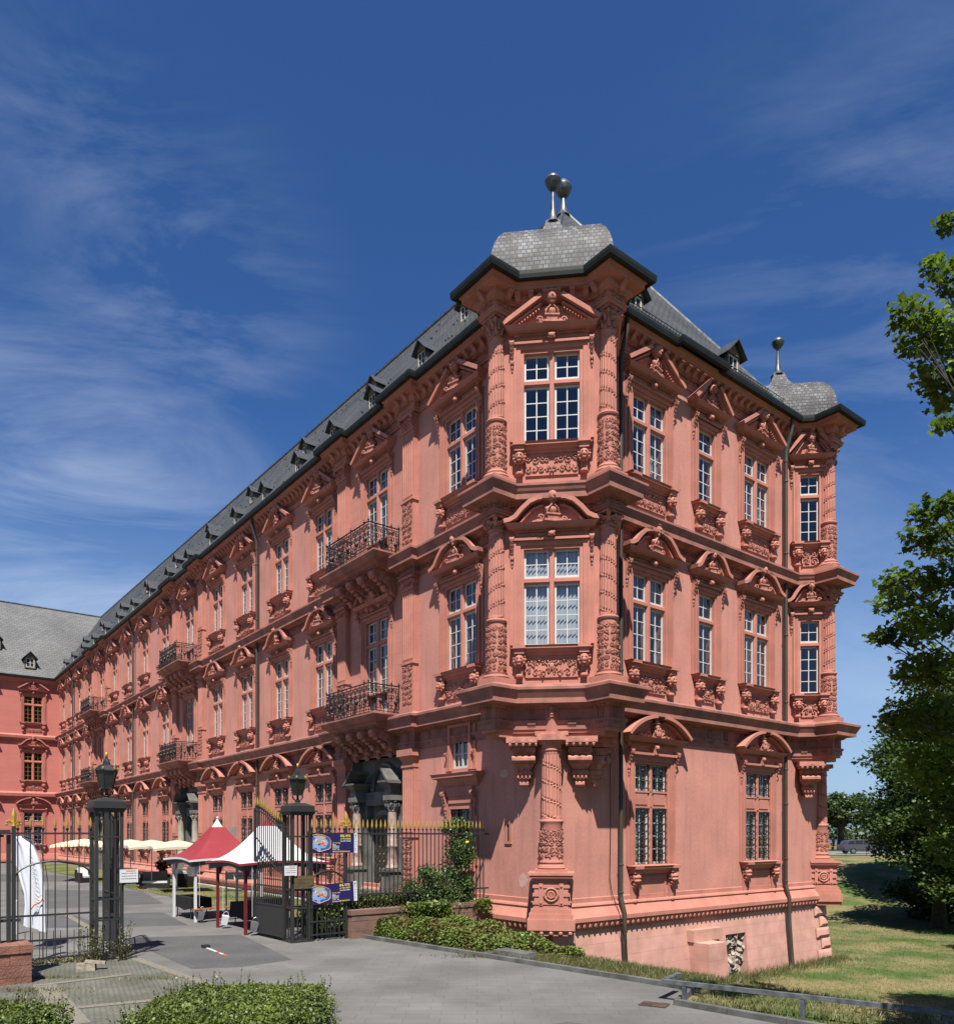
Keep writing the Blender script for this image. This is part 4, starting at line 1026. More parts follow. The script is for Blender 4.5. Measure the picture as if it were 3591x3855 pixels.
# ---- balconies
def railing(x0, x1, d, h=1.15):
    mb = MB(); runs = [((x0,-.05),(x0,-d)), ((x0,-d),(x1,-d)), ((x1,-d),(x1,-.05))]
    for p, q in runs:
        l = math.hypot(q[0]-p[0], q[1]-p[1]); ux, uy = (q[0]-p[0])/l, (q[1]-p[1])/l; n = max(1, round(l/.36))
        for z, r in ((.04,.022),(.14,.016),(h-.10,.016),(h,.028)): mb.tube([(p[0],p[1],z),(q[0],q[1],z)], r, 5)
        for i in range(n+1):
            x, y = p[0]+ux*l*i/n, p[1]+uy*l*i/n; mb.tube([(x,y,0),(x,y,h)], .016, 5)
            if i in (0, n) or i % 3 == 0: mb.ball((x,y,h+.07), .045, 6, 5); mb.tube([(x,y,h+.1),(x,y,h+.17)], [.02,.006], 4)
        for i in range(n):
            cx, cy = p[0]+ux*l*(i+.5)/n, p[1]+uy*l*(i+.5)/n
            for (zz, r, a0, s) in ((.34,.16,pi/2,1),(.34,.16,pi/2,-1),(.68,.15,-pi/2,1),(.68,.15,-pi/2,-1),(.92,.10,pi/2,1),(.92,.10,pi/2,-1)):
                pts = []
                for t in np.linspace(0, 1, 13):
                    a = a0+s*2*pi*1.15*t; rr = r*(1-.8*t); u = s*.10+rr*cos(a)*.8; pts.append((cx+ux*u, cy+uy*u, zz+rr*sin(a)))
                mb.tube(pts, .016, 4)
            mb.tube([(cx,cy,.1),(cx+uy*.09,cy-ux*.09,.45),(cx,cy,h-.1)], .012, 4)
            if i % 2: mb.ball((cx+uy*.05,cy-ux*.05,.5), .075, 7, 5, (1,1,1.5))
    return mb
def balconyslab():
    mb = MB(); mb.sweep([(-1.72,.0),(-1.72,-.98),(1.72,-.98),(1.72,.0)], [(-.3,-.50),(.05,-.50),(.08,-.44),(.20,-.40),(.22,-.32),(.34,-.28),(.38,-.20),(.46,-.10),(.49,-.06),(.49,.0),(.0,.02)])
    mb.box(-1.75,1.75,-1.0,.0,-.46,.015)
    for i in range(26): mb.box(-1.66+i*.133-.03,-1.66+i*.133+.03,-1.09,-1.0,-.49,-.43)
    return mb
def bigconsole():
    mb = MB(); mb.prism([(.05,-.05),(-1.0,-.05),(-1.12,-.15),(-1.10,-.30),(-.90,-.42),(-.62,-.48),(-.40,-.62),(-.28,-.85),(-.10,-.98),(.05,-.98)], -.17, .17, 'x')
    for m in (-1,1):
        for (y,z,r) in ((-.95,-.22,.14),(-.22,-.75,.16)): mb.tube([(m*.18,y+r*(1-t*.7)*cos(t*9),z+r*(1-t*.7)*sin(t*9)) for t in np.linspace(0,1,14)], .03, 5)
    for i in range(6): mb.ball((0,-1.05+.17*i,-.34-.10*i), .10, 7, 5, (1.6,1,.8))
    mb.ball((0,-.45,-.72), .13, 8, 6); mb.ball((0,-.2,-1.05), .12, 8, 6)
    return mb
RL = railing(-1.72, 1.72, 1.40).mesh('railing', M['iron'], True, 40); BSL = balconyslab().mesh('balcony', M['ledge']); BCO = bigconsole().mesh('console', M['relief'], True, 40)
for c in PORT:
    for z in (7.62, 13.74):
        o = place('L', c, z, BSL, 'balcony'); obj('railing', RL, None, o)
        for x in ((-1.35,-.45,.45,1.35) if z < 10 else (-1.35,-.45,.45,1.35)): obj('console', BCO, None, o, (x, 0, -.44))
        # balcony door filling the part below the sill line
        k = 'U1' if z < 10 else 'U2'; z0 = Z0[k]
        mb = MB(); hw = .85
        for m in (-1,1): mb.box(min(m*hw,m*(hw+.10)), max(m*hw,m*(hw+.10)), -.035,.34, z+.02-z0, 0); mb.box(min(m*(hw+.1),m*(hw+.3)), max(m*(hw+.1),m*(hw+.3)), -.085,.1, z+.02-z0, 0)
        mb.box(-.10,.10,.06,.34,z-z0+.02,0)
        w_ = place('L', c, z0, mb, 'balcony_door', M['trim'])
        mf = MB(); 
        for x0, x1 in ((-hw,-.1),(.1,hw)): mf.box(x0,x1,.235,.28,z-z0+.02,-.3); mf.box(x0+.06,x1-.06,.22,.24,z-z0+.15,-.42)
        obj('door_leaf', mf, M['white'], w_)
        mp_ = MB(); mp_.add([(-hw,.26,-.3),(hw,.26,-.3),(hw,.26,.05),(-hw,.26,.05)], [(0,1,2,3)]); obj('pane', mp_, M['glass'], w_)
        mb = MB(); lionhead(mb, 0, -.32, -.20, .9)
# ---- portals
def portal(dark):
    back = MB(); back.box(-2.06,2.06,.45,.6,-.2,6.16); back.box(-2.06,-2.0,-.02,.45,-.2,6.16); back.box(2.0,2.06,-.02,.45,-.2,6.16)
    back.box(-2.0,2.0,-.55,.45,0,.78)
    pts = [(-1.05,.78),(-1.05,2.9)]+[(1.05*cos(pi-t),2.9+1.05*sin(t)) for t in np.linspace(0,pi,13)]+[(1.05,2.9),(1.05,.78)]
    for i in range(len(pts)-1): back.tube([(pts[i][0],.40,pts[i][1]),(pts[i+1][0],.40,pts[i+1][1])], .14, 6)
    for m in (-1,1):
        xs = sorted((m*1.05, m*1.75)); back.box(xs[0],xs[1],.15,.46,.78,4.2)
        x = m*1.4
        back.box(x-.34,x+.34,-.55,.2,.78,.95); back.box(x-.28,x+.28,-.48,.2,.95,1.55); back.box(x-.34,x+.34,-.55,.2,1.55,1.66)
        back.box(x-.26,x+.26,-.42,.3,4.35,4.55); back.box(x-.22,x+.22,-.36,.3,4.55,4.85); back.taper(x-.24,x+.24,-.40,.3,4.85,5.05,.16,.16); back.box(x-.42,x+.42,-.58,.3,5.05,5.12)
        S = [(x+m*.46,5.12),(x+m*.30,5.18),(x+m*.12,5.34),(x-m*.06,5.56),(x-m*.22,5.66)]
        up = [(p[0],p[1]) for p in S]; dn = [(p[0],p[1]-.12) for p in reversed(S)]; back.prism(up+dn, -.60, .3, 'y')
    back.box(-1.1,1.1,.1,.46,4.2,4.75); back.lathe([(.34,0),(.42,.02),(.42,.08),(.30,.1)], 24, T=Matrix.Translation((0,.42,5.2)) @ Matrix.Rotation(pi/2,4,'X'))
    back.tube([(1.0*cos(t),.38,4.75+1.15*sin(t)) for t in np.linspace(0,pi,13)], .10, 6)
    col_ = MB()
    col_.lathe([(.24,1.66),(.26,1.70),(.24,1.78),(.19,1.84),(.195,2.5),(.21,2.52),(.21,2.58),(.195,2.6),(.17,3.75),(.16,3.9)], 20, (0,-.15,0))
    cap_ = MB()
    c2 = capital('corinth', .16, 3.9, 4.35); cap_.add([(p[0], p[1]-.15, p[2]) for p in c2.v], c2.f)
    dr = MB(); P = [(-.95,.78),(-.95,2.9)]+[(.95*cos(pi-t),2.9+.95*sin(t)) for t in np.linspace(0,pi,13)]+[(.95,2.9),(.95,.78)]
    dr.prism(P, .42, .448, 'y')
    st = MB()
    for i in range(6):
        for j in range(9):
            x = -.75+.3*i; z = 1.0+.3*j
            if x*x+max(0,z-2.9)**2 < .75: st.ball((x,.41,z), .03, 5, 4); st.tube([(x-.1,.415,z-.14),(x+.1,.415,z+.14)], .008, 3)
    return back.mesh('portal', M['darkstone']), col_.mesh('column', M['marble'] if dark else M['marblepale'], True, 40), cap_.mesh('capital', M['darkstone'] if dark else M['marblepale'], True, 40), dr.mesh('door', M['door']), st.mesh('studs', M['gold'], True)
for i, c in enumerate(PORT):
    if i == 0 or i == 1: PM = portal(i == 0)
    o = place('L', c, 0, PM[0], 'portal')
    [(obj('column', PM[1], None, o, (m*1.4,0,0)), obj('capital', PM[2], None, o, (m*1.4,0,0))) for m in (-1,1)]; obj('door', PM[3], None, o); obj('door_studs', PM[4], None, o)

# ---- rain pipes
def pipe(a, b, side, zt=18.3):
    mb = MB(); ox, oy = ((-1, 0) if side == 'L' else (0, -1))
    mb.tube([(a+ox*.25, b+oy*.25, 19.62), (a+ox*.23, b+oy*.23, 19.2), (a+ox*.10+(0 if side == 'L' else .0), b+oy*.10, 18.8), (a-ox*.02, b-oy*.02, zt+.1), (a-ox*.02, b-oy*.02, zt-.3)], .085, 8)
    bot = -1.9 if side == 'S' else .2
    mb.tube([(a-ox*.02, b-oy*.02, zt), (a-ox*.02, b-oy*.02, .95)], .068, 10)
    if side == 'S': mb.tube([(a-ox*.02, b-oy*.02, .95),(a, b-.13, .45),(a, b-.12, -.1),(a, b-.14, -.6),(a, b-.30, -2.6)], .075, 10)
    for z in (17.2, 14.3, 11, 8.3, 5.6, 4.2, 2.0, 1.1): mb.lathe([(.08,z),(.085,z+.01),(.085,z+.05),(.08,z+.06)], 12, (a-ox*.02, b-oy*.02, 0))
    return mb
obj('rain_pipe', pipe(3.62, .50, 'S'), M['pipe'], palace, smooth=True); obj('rain_pipe', pipe(13.5, .50, 'S'), M['pipe'], palace, smooth=True)
for b in (22.9, 47.3, 70.0): obj('rain_pipe', pipe(.50, b, 'L'), M['pipe'], palace, smooth=True)
mb = MB(); mb.tube([(3.30,.70,6.0),(3.30,.68,3),(3.28,.70,1.6),(3.35,.66,1.1),(3.45,.5,.6),(3.5,.2,-.2),(3.42,.1,-1.4)], .012, 4); obj('lightning_wire', mb, M['iron'], palace)

# ---- roofs
E0 = 19.84; RZ0, RZ1 = 27.95, 29.1; RA = 6.3; RB = 84.6
HP = (3.0,2.81,E0+(RZ0-E0)*.466)
A = [(.12,3.3,E0), (.12,77.3,E0), (RA,RB,RZ1), (RA,5.9,RZ0), HP]
q1 = A; q2 = [(12.6,.12,E0), (3.3,.12,E0), HP, (RA,5.9,RZ0)]; q3 = [(12.6,92,E0), (12.6,.12,E0), (RA,5.9,RZ0), (RA,92,RZ1)]
qq = [q1, q2, q3]
me = facemesh([[Vector(p) for p in q] for q in qq], [roofuv(q) for q in qq], 'roof', M['slate']); roof = obj('roof', me, None, palace)
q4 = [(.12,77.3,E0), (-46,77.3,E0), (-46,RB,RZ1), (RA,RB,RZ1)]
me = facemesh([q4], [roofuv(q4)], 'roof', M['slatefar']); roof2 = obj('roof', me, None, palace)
mb = MB(); mb.tube([(RA,5.9,RZ0+.03),(RA,RB,RZ1+.03)], .09, 6); mb.tube([(RA,5.9,RZ0+.03),HP], .06, 5); mb.tube([(RA,5.9,RZ0+.03),(12.5,.15,E0+.03)], .06, 5); mb.tube([(RA,RB,RZ1+.03),(-46,RB,RZ1+.03)], .10, 6)
for i in range(40): mb.tube([(RA,8+i*1.9,RZ0),(RA,8+i*1.9,RZ0+(RZ1-RZ0)*(2+i*1.9)/79+.28)], .012, 4)
obj('ridge_cap', mb, M['lead'], roof)
mb = MB(); rr = random.Random(9)                # snow guards and hooks scattered on the slate
def onroof(b, t, lift=0.0): return (.12+(RA-.12)*t-lift*.8, b, E0+(RZ0+(RZ1-RZ0)*b/84-E0)*t+lift*.6)
for i in range(150):
    b = rr.uniform(5, 76); t = rr.uniform(.05, .95); p = onroof(b, t); mb.box(p[0]-.05,p[0]+.02,p[1]-.012,p[1]+.012,p[2]-.02,p[2]+.04)
for j in range(60):
    a = 3.5+j*.16; p = (a, .35, E0+.30); mb.tube([(a,.42,E0+.28),(a,.30,E0+.42)], .012, 3)
mb.tube([(3.5,.30,E0+.42),(13,.30,E0+.42)], .012, 4); mb.tube([(3.5,.34,E0+.34),(13,.34,E0+.34)], .010, 4)
obj('roof_hooks', mb, M['iron'], roof)['kind'] = 'stuff'
mb = MB(); mb.prism([(12.5,.3),(16.9,.3),(16.9,14),(12.5,14)], 19.70, 19.82, 'z'); obj('flat_roof', mb, M['slate'], palace)
def dormer(s=1.0):
    b = MB(); b.box(-.42,-.34,-.02,1.2,0,.95); b.box(.34,.42,-.02,1.2,0,.95); b.box(-.34,.34,-.02,.05,0,.10); b.prism([(-.42,.95),(.42,.95),(0,1.42)], -.06, .05, 'y')
    r = MB(); 
    for m in (-1,1): r.prism([(m*.62,.84),(m*.60,.90),(0,1.56),(0,1.47)], -.28, 1.7, 'y')
    sid = MB()
    for m in (-1,1): sid.prism([(-.02+.0,0),(1.3,0),(1.3,.95),(.0,.95)], min(m*.425,m*.44), max(m*.425,m*.44), 'x')
    f = MB(); f.box(-.34,-.28,.0,.04,.10,.92); f.box(.28,.34,.0,.04,.10,.92); f.box(-.03,.03,.0,.04,.1,.92); f.box(-.28,.28,.0,.04,.10,.16); f.box(-.28,.28,.0,.04,.86,.92); f.box(-.28,.28,.01,.03,.48,.52)
    g = MB(); g.box(-.3,.3,.045,.06,.1,.9)
    return [b.mesh('dormer', M['woodgable']), r.mesh('dormer_roof', M['slate2']), sid.mesh('dormer_cheek', M['slate2']), f.mesh('dormer_frame', M['white']), g.mesh('dormer_pane', M['room'])]
M['slate2'] = mat('dormer_slate', (.085,.09,.095), rough=.5, var=.3, scale=8, bump=.5, bscale=20, spec=.5)
DM = dormer()
def putdormer(loc, rz, parent, s=1.0):
    o = obj('dormer', DM[0], None, parent, loc, rz, scale=(s,s,s))
    for me_, nm in zip(DM[1:], ('roof', 'cheek', 'frame', 'pane')): obj(nm, me_, None, o)
k = 0
for b in [7.6, 11.2, 14.6, 18.2, 22.2, 26.2, 30.2, 34.4, 38.6, 43, 47.5, 52, 56.5, 61, 65.5, 70, 74]:
    p = onroof(b, .09); putdormer((p[0]-.05, p[1], p[2]-.22), -pi/2, palace, .66)
for b in [6.6, 13.2, 20.0, 27, 34, 41, 48.4, 56, 63.5, 71]:
    p = onroof(b, .30); putdormer((p[0]-.10, p[1], p[2]-.20), -pi/2, palace, .66)
putdormer((4.5, .65, E0+.30), 0, palace, .85); putdormer((9.9, .55, E0+.25), 0, palace, .9); putdormer((5.9, 3.3, 23.4), 0, palace, .85)
for (a, t) in ((-3.9, .34), (-.9, .13), (-7.5, .2), (-12, .4)):
    putdormer((a-1.2, 77.3+7.3*t-.4, E0+9.2*t-.3), 0, palace, 1.15)
# ---- tower caps
def cap(cx, cy, nm='tower_roof'):
    prof = [(2.15,19.86),(1.97,19.93),(1.89,20.05),(1.87,20.25),(1.85,20.5),(1.81,20.75),(1.73,21.0),(1.62,21.22),(1.47,21.40),(1.28,21.53),(1.02,21.62),(.76,21.73),(.52,21.88),(.34,22.12),(.20,22.50)]
    prof = [(h, z if z < 19.95 else 19.93+(z-19.93)*1.16) for h, z in prof]
    quads = []; uvs = []; run = 0
    for j in range(len(prof)-1):
        (h0, z0), (h1, z1) = prof[j], prof[j+1]; sl = math.hypot(h0-h1, z1-z0)
        def C(h, i): a = -pi/2*i; return Vector((cx+h*1.4142*cos(a+pi), cy+h*1.4142*sin(a+pi), 0))
        for i in range(4):
            p0, p1, p2, p3 = C(h0,i), C(h0,i+1), C(h1,i+1), C(h1,i)
            n = 6
            for k in range(n):
                a, b = k/n, (k+1)/n
                bow = lambda t: 0
                q = [p0.lerp(p1,a), p0.lerp(p1,b), p3.lerp(p2,b), p3.lerp(p2,a)]
                q = [Vector((v.x,v.y,z)) for v, z in zip(q,(z0,z0,z1,z1))]
                w0, w1 = 2*h0, 2*h1
                quads.append(q); uvs.append([((a-.5)*w0+i*7, run),((b-.5)*w0+i*7, run),((b-.5)*w1+i*7, run+sl),((a-.5)*w1+i*7, run+sl)])
        run += sl
    me = facemesh(quads, uvs, nm, M['slatecap'])
    o = obj(nm, me, None, palace)
    mb = MB(); zz = 22.85
    mb.lathe([(.30,zz),(.20,zz+.10),(.13,zz+.25),(.09,zz+.5),(.07,zz+.85),(.055,zz+1.2)], 12, (cx, cy, 0))
    mb.lathe([(.05,zz+1.17),(.14,zz+1.22),(.23,zz+1.34),(.26,zz+1.43),(.27,zz+1.45),(.235,zz+1.47),(.23,zz+1.53),(.15,zz+1.62),(.04,zz+1.66)], 18, (cx, cy, 0))
    obj('ball_finial', mb, M['lead'], o, smooth=True)
    return o
t1 = cap(2.0, 2.0); t2 = cap(L_-2.0, 2.0)
# lead-covered ledge under the caps, following the bays of the gutter
for mir in (0, 1):
    P = [(.3,3.4),(-.2,2.95),(-1.15,2.95),(-1.15,1.25),(-.2,1.25),(1.25,-.2),(1.25,-1.15),(2.95,-1.15),(2.95,-.2),(3.4,.3),(3.6,3.6)]
    if mir: P = [(L_-x, y) for x, y in P][::-1]
    c_ = (2.1, 2.1) if not mir else (L_-2.1, 2.1); mb = MB(); n = len(P)
    vs = [(x, y, 19.84) for x, y in P] + [(c_[0]+(x-c_[0])*.55, c_[1]+(y-c_[1])*.55, 20.15) for x, y in P]
    mb.add(vs, [(i, (i+1) % n, (i+1) % n + n, i+n) for i in range(n)]); obj('eaves_ledge', mb, M['slate2'], palace)
mb = MB(); mb.lathe([(.28,27.7),(.20,27.9),(.13,28.15),(.10,28.4),(.085,28.55)], 12, (RA,5.9,0)); mb.lathe([(.08,28.5),(.2,28.56),(.31,28.75),(.33,28.88),(.30,28.9),(.28,29.0),(.18,29.12),(.05,29.18)], 18, (RA,5.9,0))
obj('ball_finial', mb, M['lead'], roof, smooth=True)

# ---- the far wing that closes the courtyard
WX = [-1.8-.0, -6.4, -11.0]
hw_ = []
for x in WX:
    for k in ('U1', 'U2', 'G'): hw_.append((x-.95, x+.95, Z0[k]-.02, Z0[k]+WS[(k,1)]['h']+.05))
place('W', 0, 0, holewall(-46, .75, -.6, ZT, hw_), 'wall', M['farwall'])
mb = MB()
for prof in ([(0,18.5),(.1,18.55),(.1,18.7),(.05,18.72),(.05,19.1),(.4,19.3),(.5,19.6),(0,19.7)], [(0,12.7),(.1,12.75),(.1,12.85),(.03,12.88),(.03,13.1),(.35,13.25),(.4,13.5),(0,13.7)], [(0,6.5),(.1,6.55),(.1,6.65),(.03,6.7),(.03,7.0),(.4,7.1),(.45,7.4),(0,7.6)], [(0,1.0),(.1,.95),(.25,.4),(.25,.2),(.12,.1),(.12,-.3),(0,-.4)]):
    mb.sweep([(-46, 0), (.75, 0)], prof)
place('W', 0, 0, mb, 'string_course', M['fartrim'])
fm = {}
def tinted(me, m):
    if me.name not in fm: c = me.copy(); c.materials[0] = m; fm[me.name] = c
    return fm[me.name]
for x in WX:
    for k in ('U1', 'U2', 'G'):
        o = window('W', x, k, curtain=-1)
        o.data = tinted(o.data, M['fartrim'])
        for ch in o.children:
            if ch.name.startswith('frame'): ch.data = tinted(ch.data, M['yellowwood'] if k != 'G' else M['white'])
            elif not (ch.name.startswith('pane') or ch.name.startswith('grille')): ch.data = tinted(ch.data, M['fartrim'])
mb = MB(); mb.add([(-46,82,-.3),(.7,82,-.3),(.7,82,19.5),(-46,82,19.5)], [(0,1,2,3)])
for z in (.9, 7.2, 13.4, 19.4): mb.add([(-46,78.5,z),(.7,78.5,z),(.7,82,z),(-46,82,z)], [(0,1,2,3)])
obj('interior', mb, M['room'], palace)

# ================================================================== ground, street, lawns
def S01(t): t = max(0.0, min(1.0, t)); return t*t*(3-2*t)
KN = (.714, .700)
def toab(x, y): return (CT*x+ST*y-15.5, -ST*x+CT*y-16.3)
def gz(x, y):
    a, b = toab(x, y); d = KN[0]*x+KN[1]*y-13.14
    g = S01((a+3-min(max(b-1, 0), 3)*1.2)/3.5)
    z = -2.3*S01(d/13)*g
    if x > 5: z += 3.25*S01((y-(46-(x-20)*.22))/26)*S01((x-5)/12)
    if y > 80 and x <= 17: z = max(z, .95*S01((x+10)/20))
    return z
def newgrid(name, xs, ys, fz, m):
    v = [(x, y, fz(x, y)) for y in ys for x in xs]; n = len(xs)
    f = [(j*n+i, j*n+i+1, (j+1)*n+i+1, (j+1)*n+i) for j in range(len(ys)-1) for i in range(n-1)]
    me = bpy.data.meshes.new(name); me.from_pydata(v, [], f); me.polygons.foreach_set('use_smooth', [True]*len(f)); me.materials.append(m)
    o = bpy.data.objects.new(name, me); COL.objects.link(o); return o
M['lawn'] = mat('lawn', (0.085, 0.135, 0.035), rough=0.95, col2=(0.255, 0.215, 0.10), scale=0.42, lo=.40, hi=.60, bump=0.6, bscale=25, fine=0.25, bdist=.03, spec=.1)
xs = [-3000, -800, -200, -60] + [x*.75 for x in range(-50, 130)] + [110, 150, 400, 3000]; ys = [-400, -60, -10] + [y*.75 for y in range(0, 150)] + [125, 140, 4000]
struct(newgrid('ground', xs, ys, lambda x, y: gz(x, y)-.03, M['lawn']), 'mown lawn in the palace ditch, patchy green and dry straw yellow')
def sheet(name, pts, z, m, label=None, kind='structure'):
    mb = MB(); mb.add([(p[0], p[1], z) for p in pts], [tuple(range(len(pts)))]); o = obj(name, mb, m); o['kind'] = kind
    if label: o['label'] = label
    return o
M['pave'] = brickmat('grey_pavers', (0.205, 0.20, 0.187), (0.188, 0.184, 0.172), (0.138, 0.135, 0.125), .60, .30, .006, var=.22, scale=.5, bump=.25, fine=.14, stain=((0.115,.11,.10), .45, .48, .72, .75), off=.33)
M['asph'] = mat('old_asphalt', (0.125, 0.125, 0.122), rough=.92, var=.12, scale=.9, bump=.4, bscale=90, fine=.2)
M['cob'] = brickmat('small_cobbles', (0.195, 0.19, 0.155), (0.165, 0.162, 0.135), (0.11, 0.108, 0.08), .105, .10, .010, var=.3, scale=1.1, bump=.7, fine=.18, stain=((0.13,.135,.08), .9, .5, .7, .5))
M['gravel'] = mat('pale_gravel', (0.27, 0.25, 0.20), rough=.95, var=.3, scale=22, bump=.8, bscale=60, col2=(.18,.16,.12))
M['kerb'] = mat('kerb_stone', (0.20, 0.195, 0.18), rough=.9, var=.25, scale=2.5, bump=.4, bscale=40, fine=.15)
K0 = (-3.56, 22.63); K1 = (4.07, 14.85); K2 = (3.45, 13.6); K3 = (31, -14.5)
sheet('pavement', [(-120,-14.5), K3, K2, K1, K0, rel(-1.2,3.3)[:2], rel(.9,3.3)[:2], rel(.9,78.2)[:2], rel(-46,78.2)[:2], rel(-110,78)[:2]], 0.0, M['pave'], 'grey concrete paving in front of the palace gate')
sheet('asphalt', [D(239,1822)[:2], D(467,1815)[:2], D(568,1864)[:2], D(470,1878)[:2], D(373,1882)[:2], D(318.6,1858.6)[:2]], .004, M['asph'], 'dark asphalt patch in the gateway')
sheet('asphalt', [D(225,1773.5)[:2], D(315,1771.7)[:2], D(365.6,1797)[:2], D(225,1800.6)[:2]], .004, M['asph'], 'asphalt patch inside the gate')
sheet('asphalt', [D(40,1728)[:2], D(275,1730)[:2], D(318,1755)[:2], D(60,1766)[:2]], .004, M['asph'], 'asphalt strip across the courtyard')
sheet('asphalt', [D(10,1780)[:2], D(150,1778)[:2], D(200,1800)[:2], D(60,1803)[:2]], .004, M['asph'], 'asphalt strip behind the side gate')
sheet('asphalt', [D(-60,1696)[:2], D(120,1700)[:2], D(180,1712)[:2], D(-60,1712)[:2]], .004, M['asph'], 'far asphalt strip in the courtyard')
sheet('asphalt', [D(640,2060)[:2], D(1100,1985)[:2], D(1320,2010)[:2], D(1000,2100)[:2]], .004, M['asph'], 'asphalt repair at the bottom edge of the street')
sheet('cobblestones', [D(62,1872)[:2], D(236,1860)[:2], D(262,1864)[:2], D(355,1890)[:2], D(505,1945)[:2], D(640,2150)[:2], (-12,7), (-22,12), D(-200,1930)[:2]], .005, M['cob'], 'greenish small cobbles in front of the left gate post')
def strip(p, q, w, z, m, nm='gravel_band'):
    p = Vector(p[:2]); q = Vector(q[:2]); d = (q-p).normalized(); n = Vector((-d.y, d.x))*w/2
    return sheet(nm, [p+n, q+n, q-n, p-n], z, m)
strip(D(262,1862), D(520,1955), .22, .010, M['gravel']); strip(D(85,1912), D(150,1990), .4, .010, M['gravel']); strip(D(150,1958), D(470,1927), .22, .014, M['gravel']); strip(D(70,1915), D(255,1893), .2, .014, M['gravel'])
strip(D(120,1772), D(250,1845), .22, .012, M['gravel'])
for p in ((275,1758,312,1757),(275,1764,312,1760)): pass
mb = MB()
def kerbline(p, q):
    p = Vector(p); q = Vector(q); l = (q-p).length; n = max(1, int(l)); d = (q-p)/l; nn = Vector((KN[0], KN[1]))
    for i in range(n):
        a = p+d*(l*i/n+.006); b = p+d*(l*(i+1)/n-.006); mb.prism([a, b, b+nn*.13, a+nn*.13], -.12, .10, 'z')
kerbline(K0, K1); kerbline(K2, K3)
mb.prism([Vector(K1), Vector(K2), Vector(K2)+Vector((.12,.06)), Vector(K1)+Vector((.12,-.02))], -.12, .09, 'z')
struct(obj('kerb', mb, M['kerb']), 'low stone kerb between the paving and the grass verge')
lawnC = sheet('courtyard_lawn', [rel(-4.1,9.5)[:2], rel(-4.1,40)[:2], rel(-4.1,72)[:2], rel(.1,72)[:2], rel(.1,5)[:2], rel(-2.5,5)[:2]], .012, M['lawn'], 'narrow lawn along the long front')
M['peb'] = mat('white_pebbles', (.55,.52,.47), rough=.9, var=.3, scale=25, bump=.8, bscale=50)
sheet('pebble_strip', [rel(.1,13.5)[:2], rel(.1,33)[:2], rel(.74,33)[:2], rel(.74,13.5)[:2]], .014, M['peb'])
M['road'] = mat('far_road', (.26,.25,.24), rough=.9, var=.1)
mb = MB(); mb.add([(14,77,.975),(300,77,.975),(300,93,.975),(14,93,.975)], [(0,1,2,3)]); struct(obj('road', mb, M['road']), 'road with a car beyond the grassy bank')
M['water'] = mat('river_water', (.12,.16,.17), rough=.15, var=.1, spec=.6)
mb = MB(); mb.add([(-100,150,1.0),(900,150,1.0),(900,330,1.0),(-100,330,1.0)], [(0,1,2,3)]); struct(obj('river', mb, M['water']), 'river glimpsed beyond the trees')

# ------------------------------------------------------------------ foliage
LT = {'oval': [(0,0),(.28,.18),(.34,.5),(.2,.82),(0,1),(-.2,.82),(-.34,.5),(-.28,.18)],
      'dia': [(0,0),(.3,.45),(0,1),(-.3,.45)],
      'maple': [(0,0),(.16,.10),(.52,.06),(.42,.26),(.66,.50),(.40,.50),(.36,.62),(.16,.60),(0,1.0),(-.16,.60),(-.36,.62),(-.40,.50),(-.66,.50),(-.42,.26),(-.52,.06),(-.16,.10)]}
def leafmesh(name, P, size, shape, seed, m, up=0.5, fold=.15, sv=.35):
    rs = np.random.RandomState(seed); n = len(P); T = np.array(LT[shape]); k = len(T)
    loc = np.column_stack([T[:,0], T[:,1]-.5, -fold*np.abs(T[:,0])*2 + -.12*(T[:,1]-.5)**2*4])
    nz = rs.normal(size=(n,3)); nz /= np.linalg.norm(nz,axis=1)[:,None]; nz[:,2] = np.abs(nz[:,2])+up; nz /= np.linalg.norm(nz,axis=1)[:,None]
    r = rs.normal(size=(n,3)); x = np.cross(r, nz); x /= np.linalg.norm(x,axis=1)[:,None]+1e-9; y = np.cross(nz, x)
    s = size*(1+sv*rs.uniform(-1,1,size=n))
    V = P[:,None,:] + s[:,None,None]*(loc[None,:,0,None]*x[:,None,:]+loc[None,:,1,None]*y[:,None,:]+loc[None,:,2,None]*nz[:,None,:])
    me = bpy.data.meshes.new(name); me.vertices.add(n*k); me.vertices.foreach_set('co', V.reshape(-1).astype(np.float32))
    me.loops.add(n*k); me.loops.foreach_set('vertex_index', np.arange(n*k, dtype=np.int32)); me.polygons.add(n)
    me.polygons.foreach_set('loop_start', np.arange(0,n*k,k,dtype=np.int32)); me.polygons.foreach_set('loop_total', np.full(n,k,dtype=np.int32))
    me.update(calc_edges=True); me.materials.append(m); return me
def clump(rs, c, r, n, sq=.7, shell=.35):
    d = rs.normal(size=(n,3)); d /= np.linalg.norm(d,axis=1)[:,None]; q = rs.uniform(shell,1.0,size=n)**.7
    bump = 1+.28*np.sin(d[:,0]*5+c[0]*3)*np.sin(d[:,1]*4+c[1]*2)*np.cos(d[:,2]*4); p = d*(q*bump)[:,None]*r; p[:,2] *= sq; return p+np.array(c)+rs.normal(size=(n,3))*.10*r
def ellpts(rs, c, R3, n, lo=.55):
    d = rs.normal(size=(n,3)); d /= np.linalg.norm(d,axis=1)[:,None]; q = rs.uniform(lo,1,size=n); return d*q[:,None]*np.array(R3)+np.array(c)
M['bark'] = mat('bark', (.10,.085,.065), rough=.95, var=.3, scale=6, bump=.8, bscale=18)
M['leafmaple'] = leafmat('maple_leaves', (.075,.125,.014), (.23,.35,.035), .6, .5)
M['leafdark'] = leafmat('dark_leaves', (.045,.09,.02), (.12,.19,.035), .35, .35)
